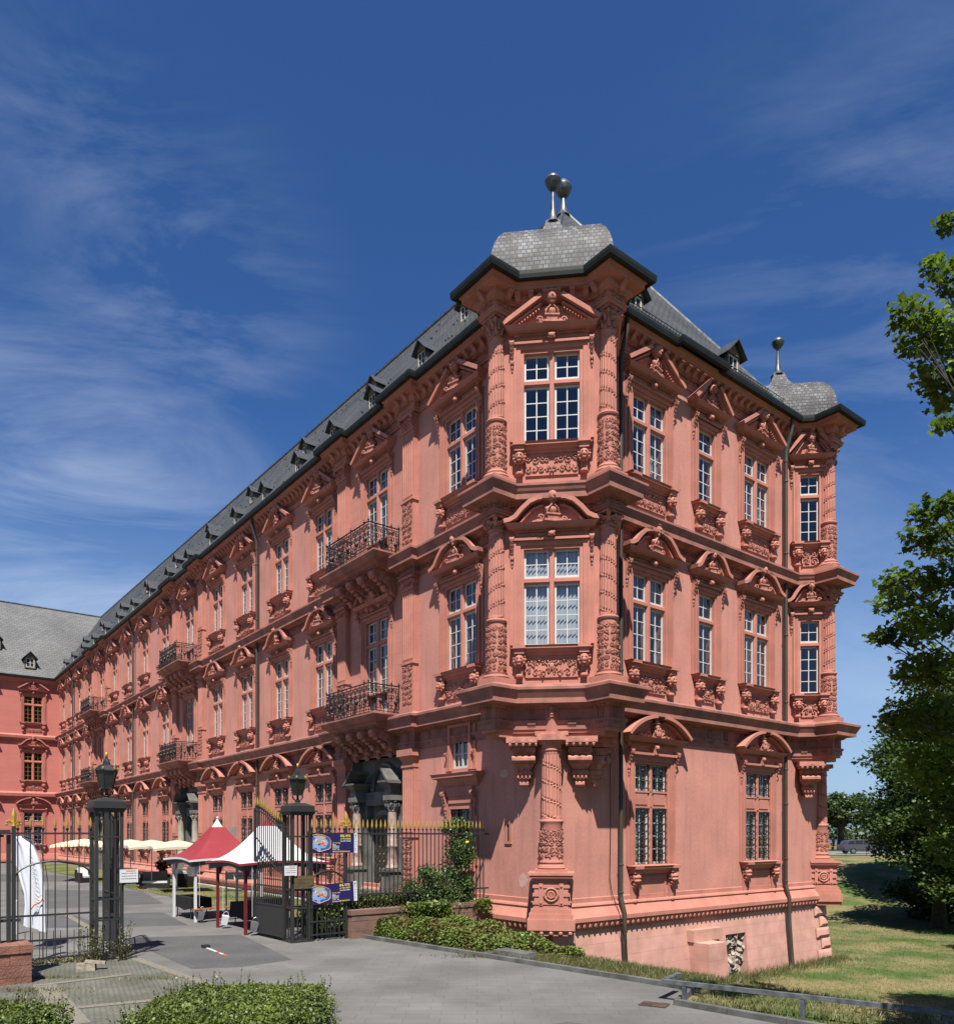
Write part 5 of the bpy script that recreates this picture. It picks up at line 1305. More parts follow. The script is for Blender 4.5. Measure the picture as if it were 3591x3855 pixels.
M['leafplane'] = leafmat('plane_leaves', (.06,.10,.03), (.12,.17,.06), .4, .30)
M['leafhedge'] = leafmat('hedge_leaves', (.07,.11,.02), (.19,.255,.04), 1.6, .25)
M['leafrose'] = leafmat('rose_leaves', (.07,.13,.035), (.17,.27,.075), 1.5, .3)
M['leafcover'] = leafmat('cover_leaves', (.15,.115,.035), (.16,.26,.045), .9, .2, fscale=3)
M['twig'] = mat('twigs', (.10,.07,.04), rough=.9, var=.3, scale=9)
def tree(name, base, trunk_h, trunk_r, crown_c, crown_r, nclump, nleaf, leaf, shape, m, seed, label, cat='tree', group=None, extra=(), cr=(.9,1.5), lo=.5, up=.5):
    rs = np.random.RandomState(seed); o = empty(name, base); tag(o, label, cat, group); B = np.array(base)
    cc = np.array(crown_c)-B; C = ellpts(rs, cc, crown_r, nclump, lo); R_ = rs.uniform(cr[0], cr[1], size=nclump)
    for e in extra: C = np.vstack([C, (np.array(e[:3])-B)[None]]); R_ = np.append(R_, e[3])
    w = R_**2; w = w/w.sum(); P = []
    for c, r, q in zip(C, R_, w): P.append(clump(rs, c, r, max(8, int(nleaf*q)), rs.uniform(.5,.8)))
    P = np.vstack(P); me = leafmesh('crown', P, leaf, shape, seed, m, up=up); obj('crown', me, None, o)
    mb = MB(); top = cc*1.0; fork = np.array([0,0,trunk_h])
    mb.tube([(0,0,-.4),(.02,.03,trunk_h*.5),(0,0,trunk_h),tuple((fork*.4+top*.6))], [trunk_r*1.25,trunk_r,trunk_r*.85,trunk_r*.45], 9)
    for i in range(0, len(C), 1):
        c = C[i]; mid = fork*.45+c*.55+np.array([0,0,.25]); s = fork*.75+top*.25 if rs.rand() < .6 else fork
        mb.tube([tuple(s), tuple(s*.5+mid*.5+rs.normal(size=3)*.12), tuple(mid), tuple(c)], [trunk_r*.30,trunk_r*.16,trunk_r*.07,trunk_r*.025], 5)
        for k in range(3):
            e = c+rs.normal(size=3)*R_[i]*.45; mb.tube([tuple(mid*.3+c*.7), tuple(e)], [trunk_r*.03, trunk_r*.012], 4)
    obj('trunk', mb, M['bark'], o, smooth=True); return o
# the large maple whose crown fills the right edge
ex = [(9.42, 15.47, 15.27, 0.27), (10.0, 16.89, 15.39, 0.35), (10.24, 16.73, 15.04, 0.41), (8.78, 15.71, 13.58, 0.46), (9.42, 16.19, 13.47, 0.59), (9.8, 16.1, 13.52, 0.56), (9.83, 16.5, 12.9, 0.58), (10.27, 16.78, 12.62, 0.59), (9.35, 15.39, 11.21, 0.3), (8.88, 15.26, 9.41, 0.38), (10.27, 16.87, 10.2, 0.41), (9.24, 16.07, 9.22, 0.45), (10.07, 16.72, 9.36, 0.58), (8.29, 15.2, 8.02, 0.4), (8.53, 16.09, 7.83, 0.36), (9.35, 16.64, 8.22, 0.58), (9.43, 15.66, 8.22, 0.55), (8.9, 17.09, 7.39, 0.31), (9.44, 17.0, 7.43, 0.55), (8.98, 15.26, 7.28, 0.64), (8.27, 15.25, 5.45, 0.32), (9.31, 16.28, 6.48, 0.57), (10.34, 17.08, 6.76, 0.72), (8.6, 15.96, 5.35, 0.31), (9.0, 15.63, 5.4, 0.61), (9.77, 16.04, 5.36, 0.67), (8.88, 15.26, 4.43, 0.6), (9.52, 15.64, 4.26, 0.66), (9.62, 16.08, 3.44, 0.56), (9.93, 16.19, 2.69, 0.51), (8.2, 10.5, 9.5, 1.3), (9.2, 11.5, 11, 1.5), (8.7, 11, 8, 1.1), (10, 12.5, 12, 1.6), (9.7, 12.5, 9.3, 1.4), (7.3, 8, 6.2, 0.9), (8, 8, 7.5, 1.3), (6.9, 8.6, 5.8, 0.6), (8.4, 9.5, 6.4, 1.2), (9.6, 12, 6.5, 1.3), (10.2, 13.2, 5.2, 1.3), (5.6,7.0,13.6,.8), (6.8,7,13.8,1.0), (8,7.3,13.6,1.2), (9.2,8,13,1.3), (10.5,9,13,1.4), (4.6,6.3,14.2,.7)]  # later clumps are unseen, added to shade the lawn, rail and lower leaves
tree('maple_tree', (14.2,14.6,gz(14.2,14.6)), 3.2, .38, (14.6,13.6,9.0), (3.0,3.8,5.2), 38, 92000, .13, 'maple', M['leafmaple'], 3, 'tall maple at the right edge, its jagged lit leaves reaching into the sky', 'tree', extra=ex, cr=(1.1,1.8))
# dense dark tree on the bank
tree('broad_tree', (26.3,44,gz(26.3,44)), 1.6, .40, (26.9,43.8,3.6), (3.4,4.0,4.1), 44, 30000, .20, 'oval', M['leafdark'], 5, 'dense dark green tree on the bank hiding the front of the parked car', 'tree', extra=[(22.0,44,4.9,.8),(23.1,43,3.6,1.2),(24.3,42.5,1.6,1.3),(24.8,41,.3,1.4),(26.5,40.5,-.2,1.6),(23.6,43.5,6.6,1.1),(25.5,41,2.2,1.6),(28.5,41,.3,1.7),(27.5,42,4,2)], cr=(1.1,1.7), up=.7)
tree('broad_tree', (33.5,51,gz(33.5,51)), 4.0, .55, (33.0,51,9.0), (6.0,6,7.2), 64, 38000, .28, 'oval', M['leafdark'], 6, 'taller dark tree behind and to the right of the dense one on the bank', 'tree', cr=(1.5,2.3))
tree('broad_tree', (30.6,54,gz(30.6,54)), 2.0, .3, (30.6,54,4.2), (2.2,3.6,3.6), 26, 12000, .24, 'oval', M['leafdark'], 16, 'smaller dark tree on the bank directly right of the parked car', 'tree', cr=(1.0,1.5))
for i, (x, y, r_, lb) in enumerate(((30.3,45.5,2.0,'low dark shrub left of the trunks on the shaded bank'),(33.6,44.5,2.2,'broad shrub filling the gap under the tall dark tree'),(27.6,47.5,1.8,'small shrub at the left foot of the trees on the bank'))):
    tree('shrub', (x,y,gz(x,y)), .5, .12, (x,y,gz(x,y)+1.3), (r_,r_,1.1), 18, 7000, .2, 'oval', M['leafdark'], 50+i, lb, 'shrub', cr=(.7,1.1))
tree('shrub', (23.8,35,gz(23.8,35)), .5, .12, (23.8,35,gz(23.8,35)+1.5), (1.5,1.5,1.3), 14, 7000, .15, 'oval', M['leafmaple'], 8, 'bright leafy shrub at the foot of the trees on the right', 'shrub', cr=(.6,.9))
tree('plane_tree', (47.6,101,1.0), 3.0, .5, (47.6,101,6.0), (3.4,3.4,2.1), 20, 9000, .34, 'oval', M['leafplane'], 11, 'pale green plane tree behind the car, nearest to the palace corner', 'tree', 'plane trees along the river road', cr=(1.1,1.5))
tree('plane_tree', (55.5,103,1.0), 3.0, .5, (55.5,103,5.8), (3.6,3.4,2.2), 20, 8000, .34, 'oval', M['leafplane'], 12, 'plane tree half hidden behind the dense dark tree', 'tree', 'plane trees along the river road', cr=(1.1,1.5))
tree('plane_tree', (49.5,125,1.0), 3.0, .5, (49.5,125,5.6), (3.4,3.4,2.2), 16, 5000, .4, 'oval', M['leafplane'], 13, 'farthest plane tree, seen through the trunks by the road', 'tree', 'plane trees along the river road', cr=(1.1,1.5))
rs = np.random.RandomState(4)
P = np.column_stack([rs.uniform(-60,700,14000), rs.uniform(335,350,14000), 1+rs.beta(1.2,1.6,14000)*rs.uniform(4,11,14000)])
tag(obj('far_wood', leafmesh('far_wood', P, 2.6, 'dia', 3, M['leafplane'])), 'hazy line of trees on the far river bank', 'wood', kind='stuff')
def hedge(name, x0, x1, y0, y1, z0, z1, n, leaf, m, label, cat='hedge', seed=1, rz=0, org=(0,0,0), group=None, shoots=420):
    """rounded clipped box of leaves with a twiggy core; local box turned by rz about org"""
    rs = np.random.RandomState(seed); o = empty(name, org, rz); tag(o, label, cat, group)
    u = rs.uniform(-1,1,size=(n,3)); ax = rs.choice(3, n, p=(.2,.3,.5)); sg = rs.choice((-1,1), n)
    for i in range(3): u[ax==i, i] = sg[ax==i]
    u[(ax==2), 2] = 1
    nrm = (np.abs(u)**5).sum(1)**(1/5); u = u/nrm[:,None]; dep = rs.uniform(.80,1.04,n)+.05*np.sin(u[:,0]*9+seed)*np.cos(u[:,1]*7)+.035*np.sin(u[:,0]*23)*np.sin(u[:,1]*19+seed); u *= dep[:,None]
    P = np.column_stack([(x0+x1)/2+u[:,0]*(x1-x0)/2, (y0+y1)/2+u[:,1]*(y1-y0)/2, (z0+z1)/2+u[:,2]*(z1-z0)/2])
    obj('foliage', leafmesh('foliage', P, leaf, 'oval', seed, m, up=.35), None, o)
    mb = MB(); mb.box(x0+.3,x1-.3,y0+.3,y1-.3,z0,z1-.14)
    c = obj('core', mb, M['core'], o)
    mb = MB(); Q = []
    for i in range(shoots):
        x, y = rs.uniform(x0+.1,x1-.1), rs.uniform(y0+.1,y1-.1); h = rs.gamma(1.6,.045); dx, dy = rs.normal(size=2)*.05
        mb.tube([(x,y,z1-.12),(x+dx,y+dy,z1+h)], [.005,.002], 3)
        for t in np.linspace(.3,1,6): Q.append((x+dx*t+rs.normal()*.012, y+dy*t+rs.normal()*.012, z1-.12+(h+.12)*t))
    obj('twigs', mb, M['twig'], o)['kind'] = 'stuff'
    if Q: obj('shoots', leafmesh('shoots', np.array(Q), leaf*.9, 'oval', seed+1, m, up=.2), None, o)
    return o
M['core'] = mat('hedge_inside', (.035,.035,.015), rough=1, var=.3, scale=10)
hedge('hedge', -4.6, -2.15, 9.35, 12.1, 0, .72, 42000, .038, M['leafhedge'], 'low clipped hedge at the bottom of the photo, the wider one right of the gap', seed=2, group='clipped hedges in the foreground')
hedge('hedge', -8.6, -5.75, 8.6, 11.35, 0, .60, 34000, .038, M['leafhedge'], 'low clipped hedge in the bottom left corner', seed=7, group='clipped hedges in the foreground')
hedge('hedge', -5.55, -1.0, .25, 1.1, 0, 1.05, 14000, .07, M['leafhedge'], 'green hedge behind the iron fence with the two posters', seed=9, rz=TH, org=rel(0,3.9))
# ground cover mound between low wall and kerb
rs = np.random.RandomState(12); n = 34000; u = rs.rand(n); v = rs.rand(n)
A_, B_, C_, D_ = (np.array(p) for p in ((-3.0,22.35),(2.6,17.9),(2.75,22.3),(.35,25.1)))
XY = (1-u)[:,None]*((1-v)[:,None]*A_+v[:,None]*np.array((-2.7,22.9)))+u[:,None]*((1-v)[:,None]*B_+v[:,None]*C_)
XY = XY + (np.sin(pi*u)*v)[:,None]*np.array((-.45,1.5))
H = np.array([max(gz(x,y), -.75) for x, y in XY]) + .50*np.minimum(1, np.sin(pi*np.clip(v,.0,.9))**.5)*np.minimum(1, (1.06-u)*2.2) + .16*np.sin(XY[:,0]*3.1)*np.cos(XY[:,1]*2.3)*np.sin(pi*v) + rs.uniform(-.10,.06,n)
keep = ~((XY[:,0] > 1.2) & (v < .22) & (rs.rand(n) < .9)); P = np.column_stack([XY, H])[keep]
tag(obj('ground_cover', leafmesh('ground_cover', P, .075, 'oval', 4, M['leafcover'], up=.8)), 'low spreading green and reddish ground cover beside the kerb', 'ground cover', kind='stuff')
n = 7000; rs = np.random.RandomState(15); a = rs.uniform(-3.6,.3,n); P = np.array([rel(x, 3.3+rs.uniform(-.35,.25), 0) for x in a]); P[:,2] = .80+rs.uniform(-.25,.18,n)-np.abs(rs.normal(size=n))*.04; P = P[(np.sin(a*2.3)+rs.normal(size=n)*.35) > -.1]
tag(obj('creeper', leafmesh('creeper', P, .07, 'oval', 5, M['leafhedge'], up=.5)), 'creeper spilling over the low stone wall under the fence', 'creeper')
# climbing rose
rs = np.random.RandomState(21); rose = empty('rose_bush', rel(-.6,3.7)); tag(rose, 'climbing rose bush growing through the iron fence next to the palace corner', 'rose bush')
cl = [(0,0,2.6,.45),(.15,.1,2.2,.5),(-.1,.2,1.7,.5),(.3,.1,2.9,.35),(-.9,.1,1.6,.5),(-1.3,.2,1.2,.5),(-.6,.1,1.1,.5),(.3,.0,1.4,.35),(.45,.05,2.35,.3),(-.3,.1,3.2,.28),(.1,.1,3.35,.25),(.4,.1,3.3,.22),(-1.7,.2,1.3,.35),(-.2,.1,1.0,.5),(.35,.0,1.0,.25),(-1.2,.1,1.8,.3)]
P = np.vstack([clump(rs, c[:3], c[3], int(2300*c[3]), .95, .1) for c in cl]); Rm = np.array(Matrix.Rotation(TH,3,'Z')); P = P @ Rm.T
obj('foliage', leafmesh('foliage', P, .065, 'oval', 3, M['leafrose'], up=.2), None, rose)
mb = MB()
for c in cl:
    q = Matrix.Rotation(TH,3,'Z') @ Vector(c[:3]); mb.tube([(rs.normal()*.2-.2,rs.normal()*.1,.05),(q.x*.5,q.y*.5,q.z*.5),tuple(q),(q.x+rs.normal()*.1,q.y,q.z+.3)], [.02,.014,.01,.004], 4)
obj('stems', mb, M['twig'], rose)
M['yellowrose'] = mat('yellow_petals', (.8,.6,.08), rough=.6, var=.1); mb = MB(); q = Matrix.Rotation(TH,3,'Z') @ Vector((.1,-.35,2.75)); mb.ball(tuple(q), .055, 8, 6); mb.ball((q.x+.03,q.y-.02,q.z+.01), .045, 7, 5); obj('flower', mb, M['yellowrose'], rose)
# grass blades: verge, ditch lawn, courtyard lawn
rs = np.random.RandomState(31)
def blades(P, h, seed):
    rs = np.random.RandomState(seed); n = len(P); a = rs.uniform(0,2*pi,n); w = .006+.004*rs.rand(n); hh = h*(.5+rs.rand(n)); lean = rs.normal(size=(n,2))*.5*hh[:,None]
    V = np.zeros((n,3,3)); V[:,0] = P; V[:,1] = P; V[:,0,0] -= np.cos(a)*w; V[:,0,1] -= np.sin(a)*w; V[:,1,0] += np.cos(a)*w; V[:,1,1] += np.sin(a)*w; V[:,2] = P; V[:,2,:2] += lean; V[:,2,2] += hh
    return V
L = []
t = rs.rand(26000); o_ = rs.gamma(1.3,.9,26000); x = K0[0]+t*10.9*.70+KN[0]*(.14+o_); y = K0[1]-t*10.9*.714+KN[1]*(.14+o_); k = (t > .45) | (rs.rand(26000) < .15)
P = np.column_stack([x, y, [gz(a, b)-.03 for a, b in zip(x, y)]])[k]; L.append(blades(P, .11, 1))
t = rs.rand(14000); o_ = rs.gamma(1.5,1.1,14000); x = K2[0]+t*14*.70+KN[0]*(.14+o_); y = K2[1]-t*14*.714+KN[1]*(.14+o_); P = np.column_stack([x, y, [gz(a, b)-.03 for a, b in zip(x, y)]]); L.append(blades(P, .10, 2))
x = rs.uniform(3,30,60000); y = rs.uniform(17,48,60000); ab = [toab(p, q) for p, q in zip(x, y)]; k = np.array([(b < .2 or a > 17.2) for a, b in ab]); x = x[k]; y = y[k]; P = np.column_stack([x, y, [gz(a, b)-.03 for a, b in zip(x, y)]]); L.append(blades(P, .07, 3))
a = rs.uniform(.6,17.5,5000); P = np.array([rel(q, .3-rs.gamma(1.2,.25)-.0, 0) for q in a]); P[:,2] = [gz(p[0],p[1])-.03 for p in P]; L.append(blades(P, .28, 4))
a = rs.uniform(-4.1,.1,16000); b = 5+rs.beta(1,2.2,16000)*55; P = np.array([rel(p, q, .01) for p, q in zip(a, b)]); L.append(blades(P, .06, 5))
for cxy in ((D(300,1902),.4,160),(D(60,1925),.6,420),(D(20,1945),.6,420),(D(100,1900),.3,200),(D(960,1858),.6,900)):
    c, r, q = cxy; P = np.column_stack([c[0]+rs.normal(size=q)*r, c[1]+rs.normal(size=q)*r*.25, np.zeros(q)]); L.append(blades(P, .06, 6))
V = np.concatenate(L).reshape(-1,3); n = len(V)//3
me = bpy.data.meshes.new('grass'); me.vertices.add(n*3); me.vertices.foreach_set('co', V.reshape(-1).astype(np.float32)); me.loops.add(n*3); me.loops.foreach_set('vertex_index', np.arange(n*3,dtype=np.int32)); me.polygons.add(n)
me.polygons.foreach_set('loop_start', np.arange(0,n*3,3,dtype=np.int32)); me.polygons.foreach_set('loop_total', np.full(n,3,dtype=np.int32)); me.update(calc_edges=True)
M['blade'] = leafmat('grass_blades', (.22,.18,.07), (.09,.135,.03), .5, .2, fscale=2.5); me.materials.append(M['blade'])
go = bpy.data.objects.new('grass', me); COL.objects.link(go); tag(go, 'short grass on the verge, the ditch lawn and the courtyard strip', 'grass', kind='stuff')

# ================================================================== ironwork, stalls, furniture
def frame_at(a, b, name, rz=TH): return empty(name, rel(a, b), rz)
def spear(mb, x, y, z, s=1.0):
    mb.lathe([(.006*s,z),(.030*s,z+.05*s),(.034*s,z+.10*s),(.022*s,z+.20*s),(.004*s,z+.30*s)], 7, (x, y, 0))
def cup(mb, x, y, z): mb.lathe([(.012,z-.07),(.035,z-.02),(.040,z),(.014,z+.01)], 7, (x, y, 0))
def fleur(mb, x, y, z):
    mb.lathe([(.02,z),(.05,z+.05),(.03,z+.12),(.055,z+.24),(.05,z+.32),(.005,z+.46)], 8, (x, y, 0))
    for m in (-1,1): mb.tube([(x,y,z+.10),(x+m*.08,y,z+.17),(x+m*.14,y,z+.14),(x+m*.15,y,z+.08)], [.02,.035,.035,.02], 6); mb.ball((x+m*.14,y,z+.09), .035, 6, 5)
def bars(x0, x1, zb, zt, step, tips=True, arch=None):
    mb = MB(); tp = MB(); n = max(1, round((x1-x0)/step))
    for i in range(n+1):
        x = x0+(x1-x0)*i/n; t = arch(x) if arch else zt
        mb.box(x-.012, x+.012, -.012, .012, zb, t); cup(mb, x, 0, t); spear(tp, x, 0, t+.005, .9)
    return mb, tp
# iron fence on the low wall, running to the palace
f = frame_at(-5.85, 3.62, 'iron_fence'); tag(f, 'tall black iron fence with gilded spear tips between the gate post and the palace corner', 'fence')
mb, tp = bars(1.28, 6.25, .82, 3.18, .152); obj('bars', mb, M['irongate'], f); obj('spear_tips', tp, M['gold'], f, smooth=True)
mb = MB()
for z in (3.03, 1.24): mb.box(-.05, 6.45, -.022, .022, z-.025, z+.025)
mb.tube([(6.30,-.0,1.24),(6.05,-.25,.82)], .016, 5); mb.tube([(2.9,0,1.24),(2.8,.5,.05)], .012, 5)
obj('rails', mb, M['irongate'], f)
mb, tp = bars(.10, 1.10, .12, 3.18, .145); mb.box(-.02,.04,-.03,.03,0,3.1); mb.box(1.14,1.20,-.035,.035,0,3.2)
for z in (.18, .55, .95): mb.box(0,1.14,-.02,.02,z-.02,z+.02)
mb.tube([(1.16-.58+.56*cos(t),-.015,1.55+.42*sin(t)) for t in np.linspace(0,pi,15)], .026, 6)
for i in range(7): x = .10+i*.165; mb.box(x-.008,x+.008,-.01,.01,.1,.95)
obj('side_gate', mb, M['irongate'], f); obj('spear_tips', tp, M['gold'], f, smooth=True); mb = MB(); fleur(mb, 1.17, 0, 3.2); obj('finial', mb, M['gold'], f, smooth=True)
# low wall
lw = MB(); rr = random.Random(7)
def blockwall(mb, x0, x1, y0, y1, z0, zc, ch=.26, cap=.14, seed=1):
    rr = random.Random(seed); z = z0; k = 0
    while z < zc-.02:
        h = min(ch, zc-z); x = x0-(.3 if k % 2 else 0)
        while x < x1:
            l = rr.uniform(.55,.95); a, b = max(x, x0), min(x+l, x1)
            if b-a > .05: e = rr.uniform(0,.012); mb.box(a+.004, b-.004, y0-e, y1+e, z+.004, z+h-.004)
            x += l
        z += h; k += 1
    x = x0
    while x < x1-.01: l = min(rr.uniform(1.0,1.3), x1-x); mb.box(x+.004 if x > x0 else x-.03, x+l-.004 if x+l < x1 else x1+.02, y0-.035, y1+.035, zc, zc+cap); x += l
    mb.box(x0+.02, x1-.02, y0+.015, y1-.015, z0, zc)
M['brownstone'] = mat('brown_sandstone', (.30,.16,.115), rough=.92, var=.22, scale=3, bump=.7, bscale=30, col2=(.19,.115,.085), fine=.15)
M['redblock'] = mat('red_block', (.36,.165,.115), rough=.92, var=.2, scale=2.5, bump=.9, bscale=28, bdist=.02, fine=.15)
blockwall(lw, -4.62, .42, 3.40, 3.85, -.4, .68, .30, .14); lwo = obj('low_wall', lw, M['brownstone'], None, rel(0,0), TH); tag(lwo, 'low brown sandstone wall carrying the iron fence, half hidden by ground cover', 'wall')
# lattice gate posts with lanterns
def pillar(name, loc, label, sz=.56):
    o = empty(name, loc, TH); tag(o, label, 'gate post', 'lattice gate posts with lanterns'); h = sz/2
    mb = MB()
    for x in (-h, h):
        for y in (-h, h): mb.box(x-.036,x+.036,y-.036,y+.036,0,3.55)
    mb.box(-h-.06,h+.06,-h-.06,h+.06,0,.05)
    obj('corner_posts', mb, M['irongate'], o)
    mb = MB()
    for z in (.62, 1.12, 2.62, 3.0) if False else (.95, 1.45, 2.95):
        for s in (-h, h): mb.box(-h,h,s-.02,s+.02,z-.022,z+.022); mb.box(s-.02,s+.02,-h,h,z-.022,z+.022)
    for i in range(1, 4):
        t = -h+sz*i/4
        for s in (-h, h): mb.box(t-.011,t+.011,s-.011,s+.011,.05,3.55); mb.box(s-.011,s+.011,t-.011,t+.011,.05,3.55)
    obj('lattice', mb, M['irongate'], o)
    mb = MB(); e = h+.045
    for z0, z1, d in ((3.55,3.59,.01),(3.59,3.64,.04),(3.64,3.68,.09),(3.68,3.80,.03)): mb.box(-e-d,e+d,-e-d,e+d,z0,z1)
    mb.taper(-e-.03,e+.03,-e-.03,e+.03,3.80,3.89,-.20,-.20); mb.lathe([(.10,3.87),(.06,3.91),(.08,3.94),(.045,3.97),(.035,4.02)], 12)
    obj('cap', mb, M['irongate'], o)
    L = MB(); L.tube([(0,0,4.08),(0,0,4.30)], .032, 8)
    for m in range(4):
        a = m*pi/2+.4; L.tube([((.05+.14*sin(t))*cos(a), (.05+.14*sin(t))*sin(a), 4.12+.20*t/2.6) for t in np.linspace(0,2.6,10)], .014, 5)
    for m in range(6):
        a = m*pi/3; b = (m+1)*pi/3; L.tube([(.15*cos(a),.15*sin(a),4.30),(.24*cos(a),.24*sin(a),4.72)], .012, 4)
        for r, z in ((.15,4.30),(.24,4.72)): L.tube([(r*cos(a),r*sin(a),z),(r*cos(b),r*sin(b),z)], .014, 4)
    L.lathe([(.27,4.73),(.26,4.76),(.17,4.86),(.09,4.90),(.075,4.96),(.04,5.03),(.03,5.08)], 6)
    L.v = [(x,y,z-.18) for x,y,z in L.v]; lo = obj('lantern', L, M['iron'], o)
    g = MB(); g.lathe([(.14,4.31),(.23,4.72)], 6); g.v = [(x,y,z-.18) for x,y,z in g.v]; obj('lantern_glass', g, M['lampglass'], lo)
    t = MB(); t.ball((0,0,5.13), .035, 8, 6, (1,1,1.8)); 
    for m in range(6): a = m*pi/3; t.ball((.26*cos(a),.26*sin(a),4.79), .03, 6, 4, (1,1,1.4))
    t.v = [(x,y,z-.18) for x,y,z in t.v]; obj('gilt_trim', t, M['gold'], lo, smooth=True)
    return o
M['lampglass'] = mat('smoky_lamp_glass', (.035,.035,.03), rough=.15, var=.2, scale=4, spec=.6)
pillar('gate_post', rel(-6.03, 3.95), 'black iron lattice gate post with a lantern, beside the two film posters')
lp = pillar('gate_post', rel(-10.98, 4.05), 'black iron lattice gate post with a lantern, overgrown with weeds at its foot')
# open gate leaves, swung into the courtyard
def leaf(loc, rz, label, mir=1):
    o = empty('gate_leaf', loc, rz); tag(o, label, 'gate', 'open leaves of the main gate')
    w = 1.95; tz = lambda x: 3.25+.52*(1-cos(pi*x/w))/2
    mb = MB(); mb.box(0,.06,-.03,.03,.08,3.35); mb.box(w-.05,w,-.03,.03,.08,3.8); mb.box(0,w,-.025,.025,.10,.15); mb.box(0,w,-.022,.022,.95,1.0); mb.box(0,w,-.02,.02,1.50,1.54)
    mb.tube([(x,0,tz(x)-.02) for x in np.linspace(.03,w-.02,16)], .024, 5); mb.tube([(x,0,1.9+1.1*(1-cos(pi*x/w/1.15))/2) for x in np.linspace(.03,w-.02,14)], .02, 5)
    obj('frame', mb, M['irongate'], o)
    mb, tp = bars(.13, w-.1, 1.0, 3.4, .135, arch=lambda x: tz(x)+.10); obj('bars', mb, M['irongate'], o); obj('spear_tips', tp, M['gold'], o, smooth=True)
    mb = MB(); mb.box(.05,w-.04,-.008,.008,.15,.95); obj('kick_plate', mb, M['irongate'], o); return o
leaf(rel(-6.36, 4.1), TH+pi/2+.04, 'open iron gate leaf with a solid lower panel, beside the white stall tent')
leaf(rel(-10.66, 4.3), TH+pi/2-.05, 'open iron gate leaf standing right behind the overgrown left gate post')
# side gate on the left with its own finial
f = frame_at(-12.95, 4.05, 'iron_fence'); tag(f, 'iron fence panel with a small arched gate left of the overgrown gate post', 'fence')
mb, tp = bars(.10, 1.62, .05, 3.15, .245); fl = MB(); fleur(fl, .02, 0, 3.15); mb.box(-.02,.06,-.04,.04,0,3.18)
obj('bars', mb, M['irongate'], f); obj('spear_tips', tp, M['gold'], f, smooth=True); obj('finial', fl, M['gold'], f, smooth=True)
mb = MB()
for z in (3.03, 1.13, .55, .12): mb.box(-.6 if z > 1 else 0, 1.68, -.02,.02, z-.022, z+.022)
mb.tube([(.84+.80*cos(t),-.01,2.0+.38*sin(t)) for t in np.linspace(0,pi,16)], .022, 5); mb.box(1.60,1.70,-.05,.03,.85,1.0)
for i in range(11): x = .1+i*.145; mb.box(x-.007,x+.007,-.008,.008,.05,.75)
obj('rails', mb, M['irongate'], f)
# red block wall and its fence at the left edge
BW = (-9.0, 15.64); o = empty('block_wall', (BW[0], BW[1], 0), TH); tag(o, 'low wall of rough red stone blocks at the left edge of the photo', 'wall')
mb = MB(); blockwall(mb, -6, 0, 0, .95, -.1, .62, .24, .16, 4); obj('blocks', mb, M['redblock'], o)
f = empty('iron_fence', (BW[0]-.55, BW[1]+.35, 0), TH); tag(f, 'iron fence with gilded spikes standing on the red block wall at the left edge', 'fence')
mb, tp = bars(-3.4, -.75, .78, 3.2, .17); obj('bars', mb, M['irongate'], f); obj('spear_tips', tp, M['gold'], f, smooth=True)
mb = MB(); mb.box(-.42,-.26,-.08,.08,.78,3.05); mb.box(-.62,-.10,-.16,.16,3.02,3.10); mb.box(-3.4,-.2,-.03,.03,2.95,3.0); mb.box(-3.4,.1,-.03,.03,1.2,1.26); mb.box(-.15,-.08,-.06,.06,.78,3.0)
obj('corner_frame', mb, M['irongate'], f)
# ------------------------------------------------------------------ writing
M['paper'] = mat('white_paper', (.80,.80,.80), rough=.6, var=.03); M['ink'] = mat('dark_ink', (.05,.06,.15), rough=.7, var=.02); M['orange'] = mat('orange_ink', (.75,.25,.06), rough=.7, var=.02)
M['navy'] = mat('poster_navy', (.026,.018,.11), rough=.45, var=.05); M['yel'] = mat('poster_yellow', (.85,.70,.05), rough=.5, var=.02); M['pblue'] = mat('poster_blue', (.06,.16,.48), rough=.5, var=.2, scale=9)
M['pgrey'] = mat('poster_cloud', (.50,.48,.44), rough=.5, var=.1, scale=9); M['plight'] = mat('poster_light_blue', (.30,.46,.78), rough=.5, var=.08, scale=6); M['pred'] = mat('poster_red', (.80,.10,.07), rough=.5, var=.05); M['ppink'] = mat('poster_pink', (.85,.42,.38), rough=.5, var=.03)
M['porange'] = mat('poster_orange', (.85,.45,.08), rough=.5, var=.03); M['black'] = mat('black_cloth', (.012,.012,.013), rough=.9, var=.2, scale=3)
M['brass'] = mat('weathered_brass', (.22,.16,.045), rough=.55, metal=.3, var=.2, scale=9, col2=(.13,.10,.03)); M['whitetext'] = mat('white_letters', (.85,.85,.85), rough=.6, var=.01)
def text(s, x, z, size, m, parent, y=-.008, align='LEFT', shear=0.0, name='lettering', w=1.0, bold=0.0):
    c = bpy.data.curves.new(name, 'FONT'); c.body = s; c.size = size; c.align_x = align; c.shear = shear; c.extrude = .0008; c.offset = bold; c.space_character = w
    c.materials.append(m); o = bpy.data.objects.new(name, c); COL.objects.link(o); o.parent = parent; bpy.context.view_layer.update(); me = bpy.data.meshes.new_from_object(o.evaluated_get(bpy.context.evaluated_depsgraph_get())); q = bpy.data.objects.new(name, me); COL.objects.link(q); q.parent = parent; q.location = (x, y, z); q.rotation_euler = (pi/2, 0, 0); bpy.data.objects.remove(o); return q
def flat(mb, pts, y): mb.prism(pts, y, y+.0015, 'y')
def ell(cx, cz, rx, rz_, n=20, a=0): return [(cx+rx*cos(t)*cos(a)-rz_*sin(t)*sin(a), cz+rx*cos(t)*sin(a)+rz_*sin(t)*cos(a)) for t in np.linspace(0,2*pi,n,endpoint=False)]
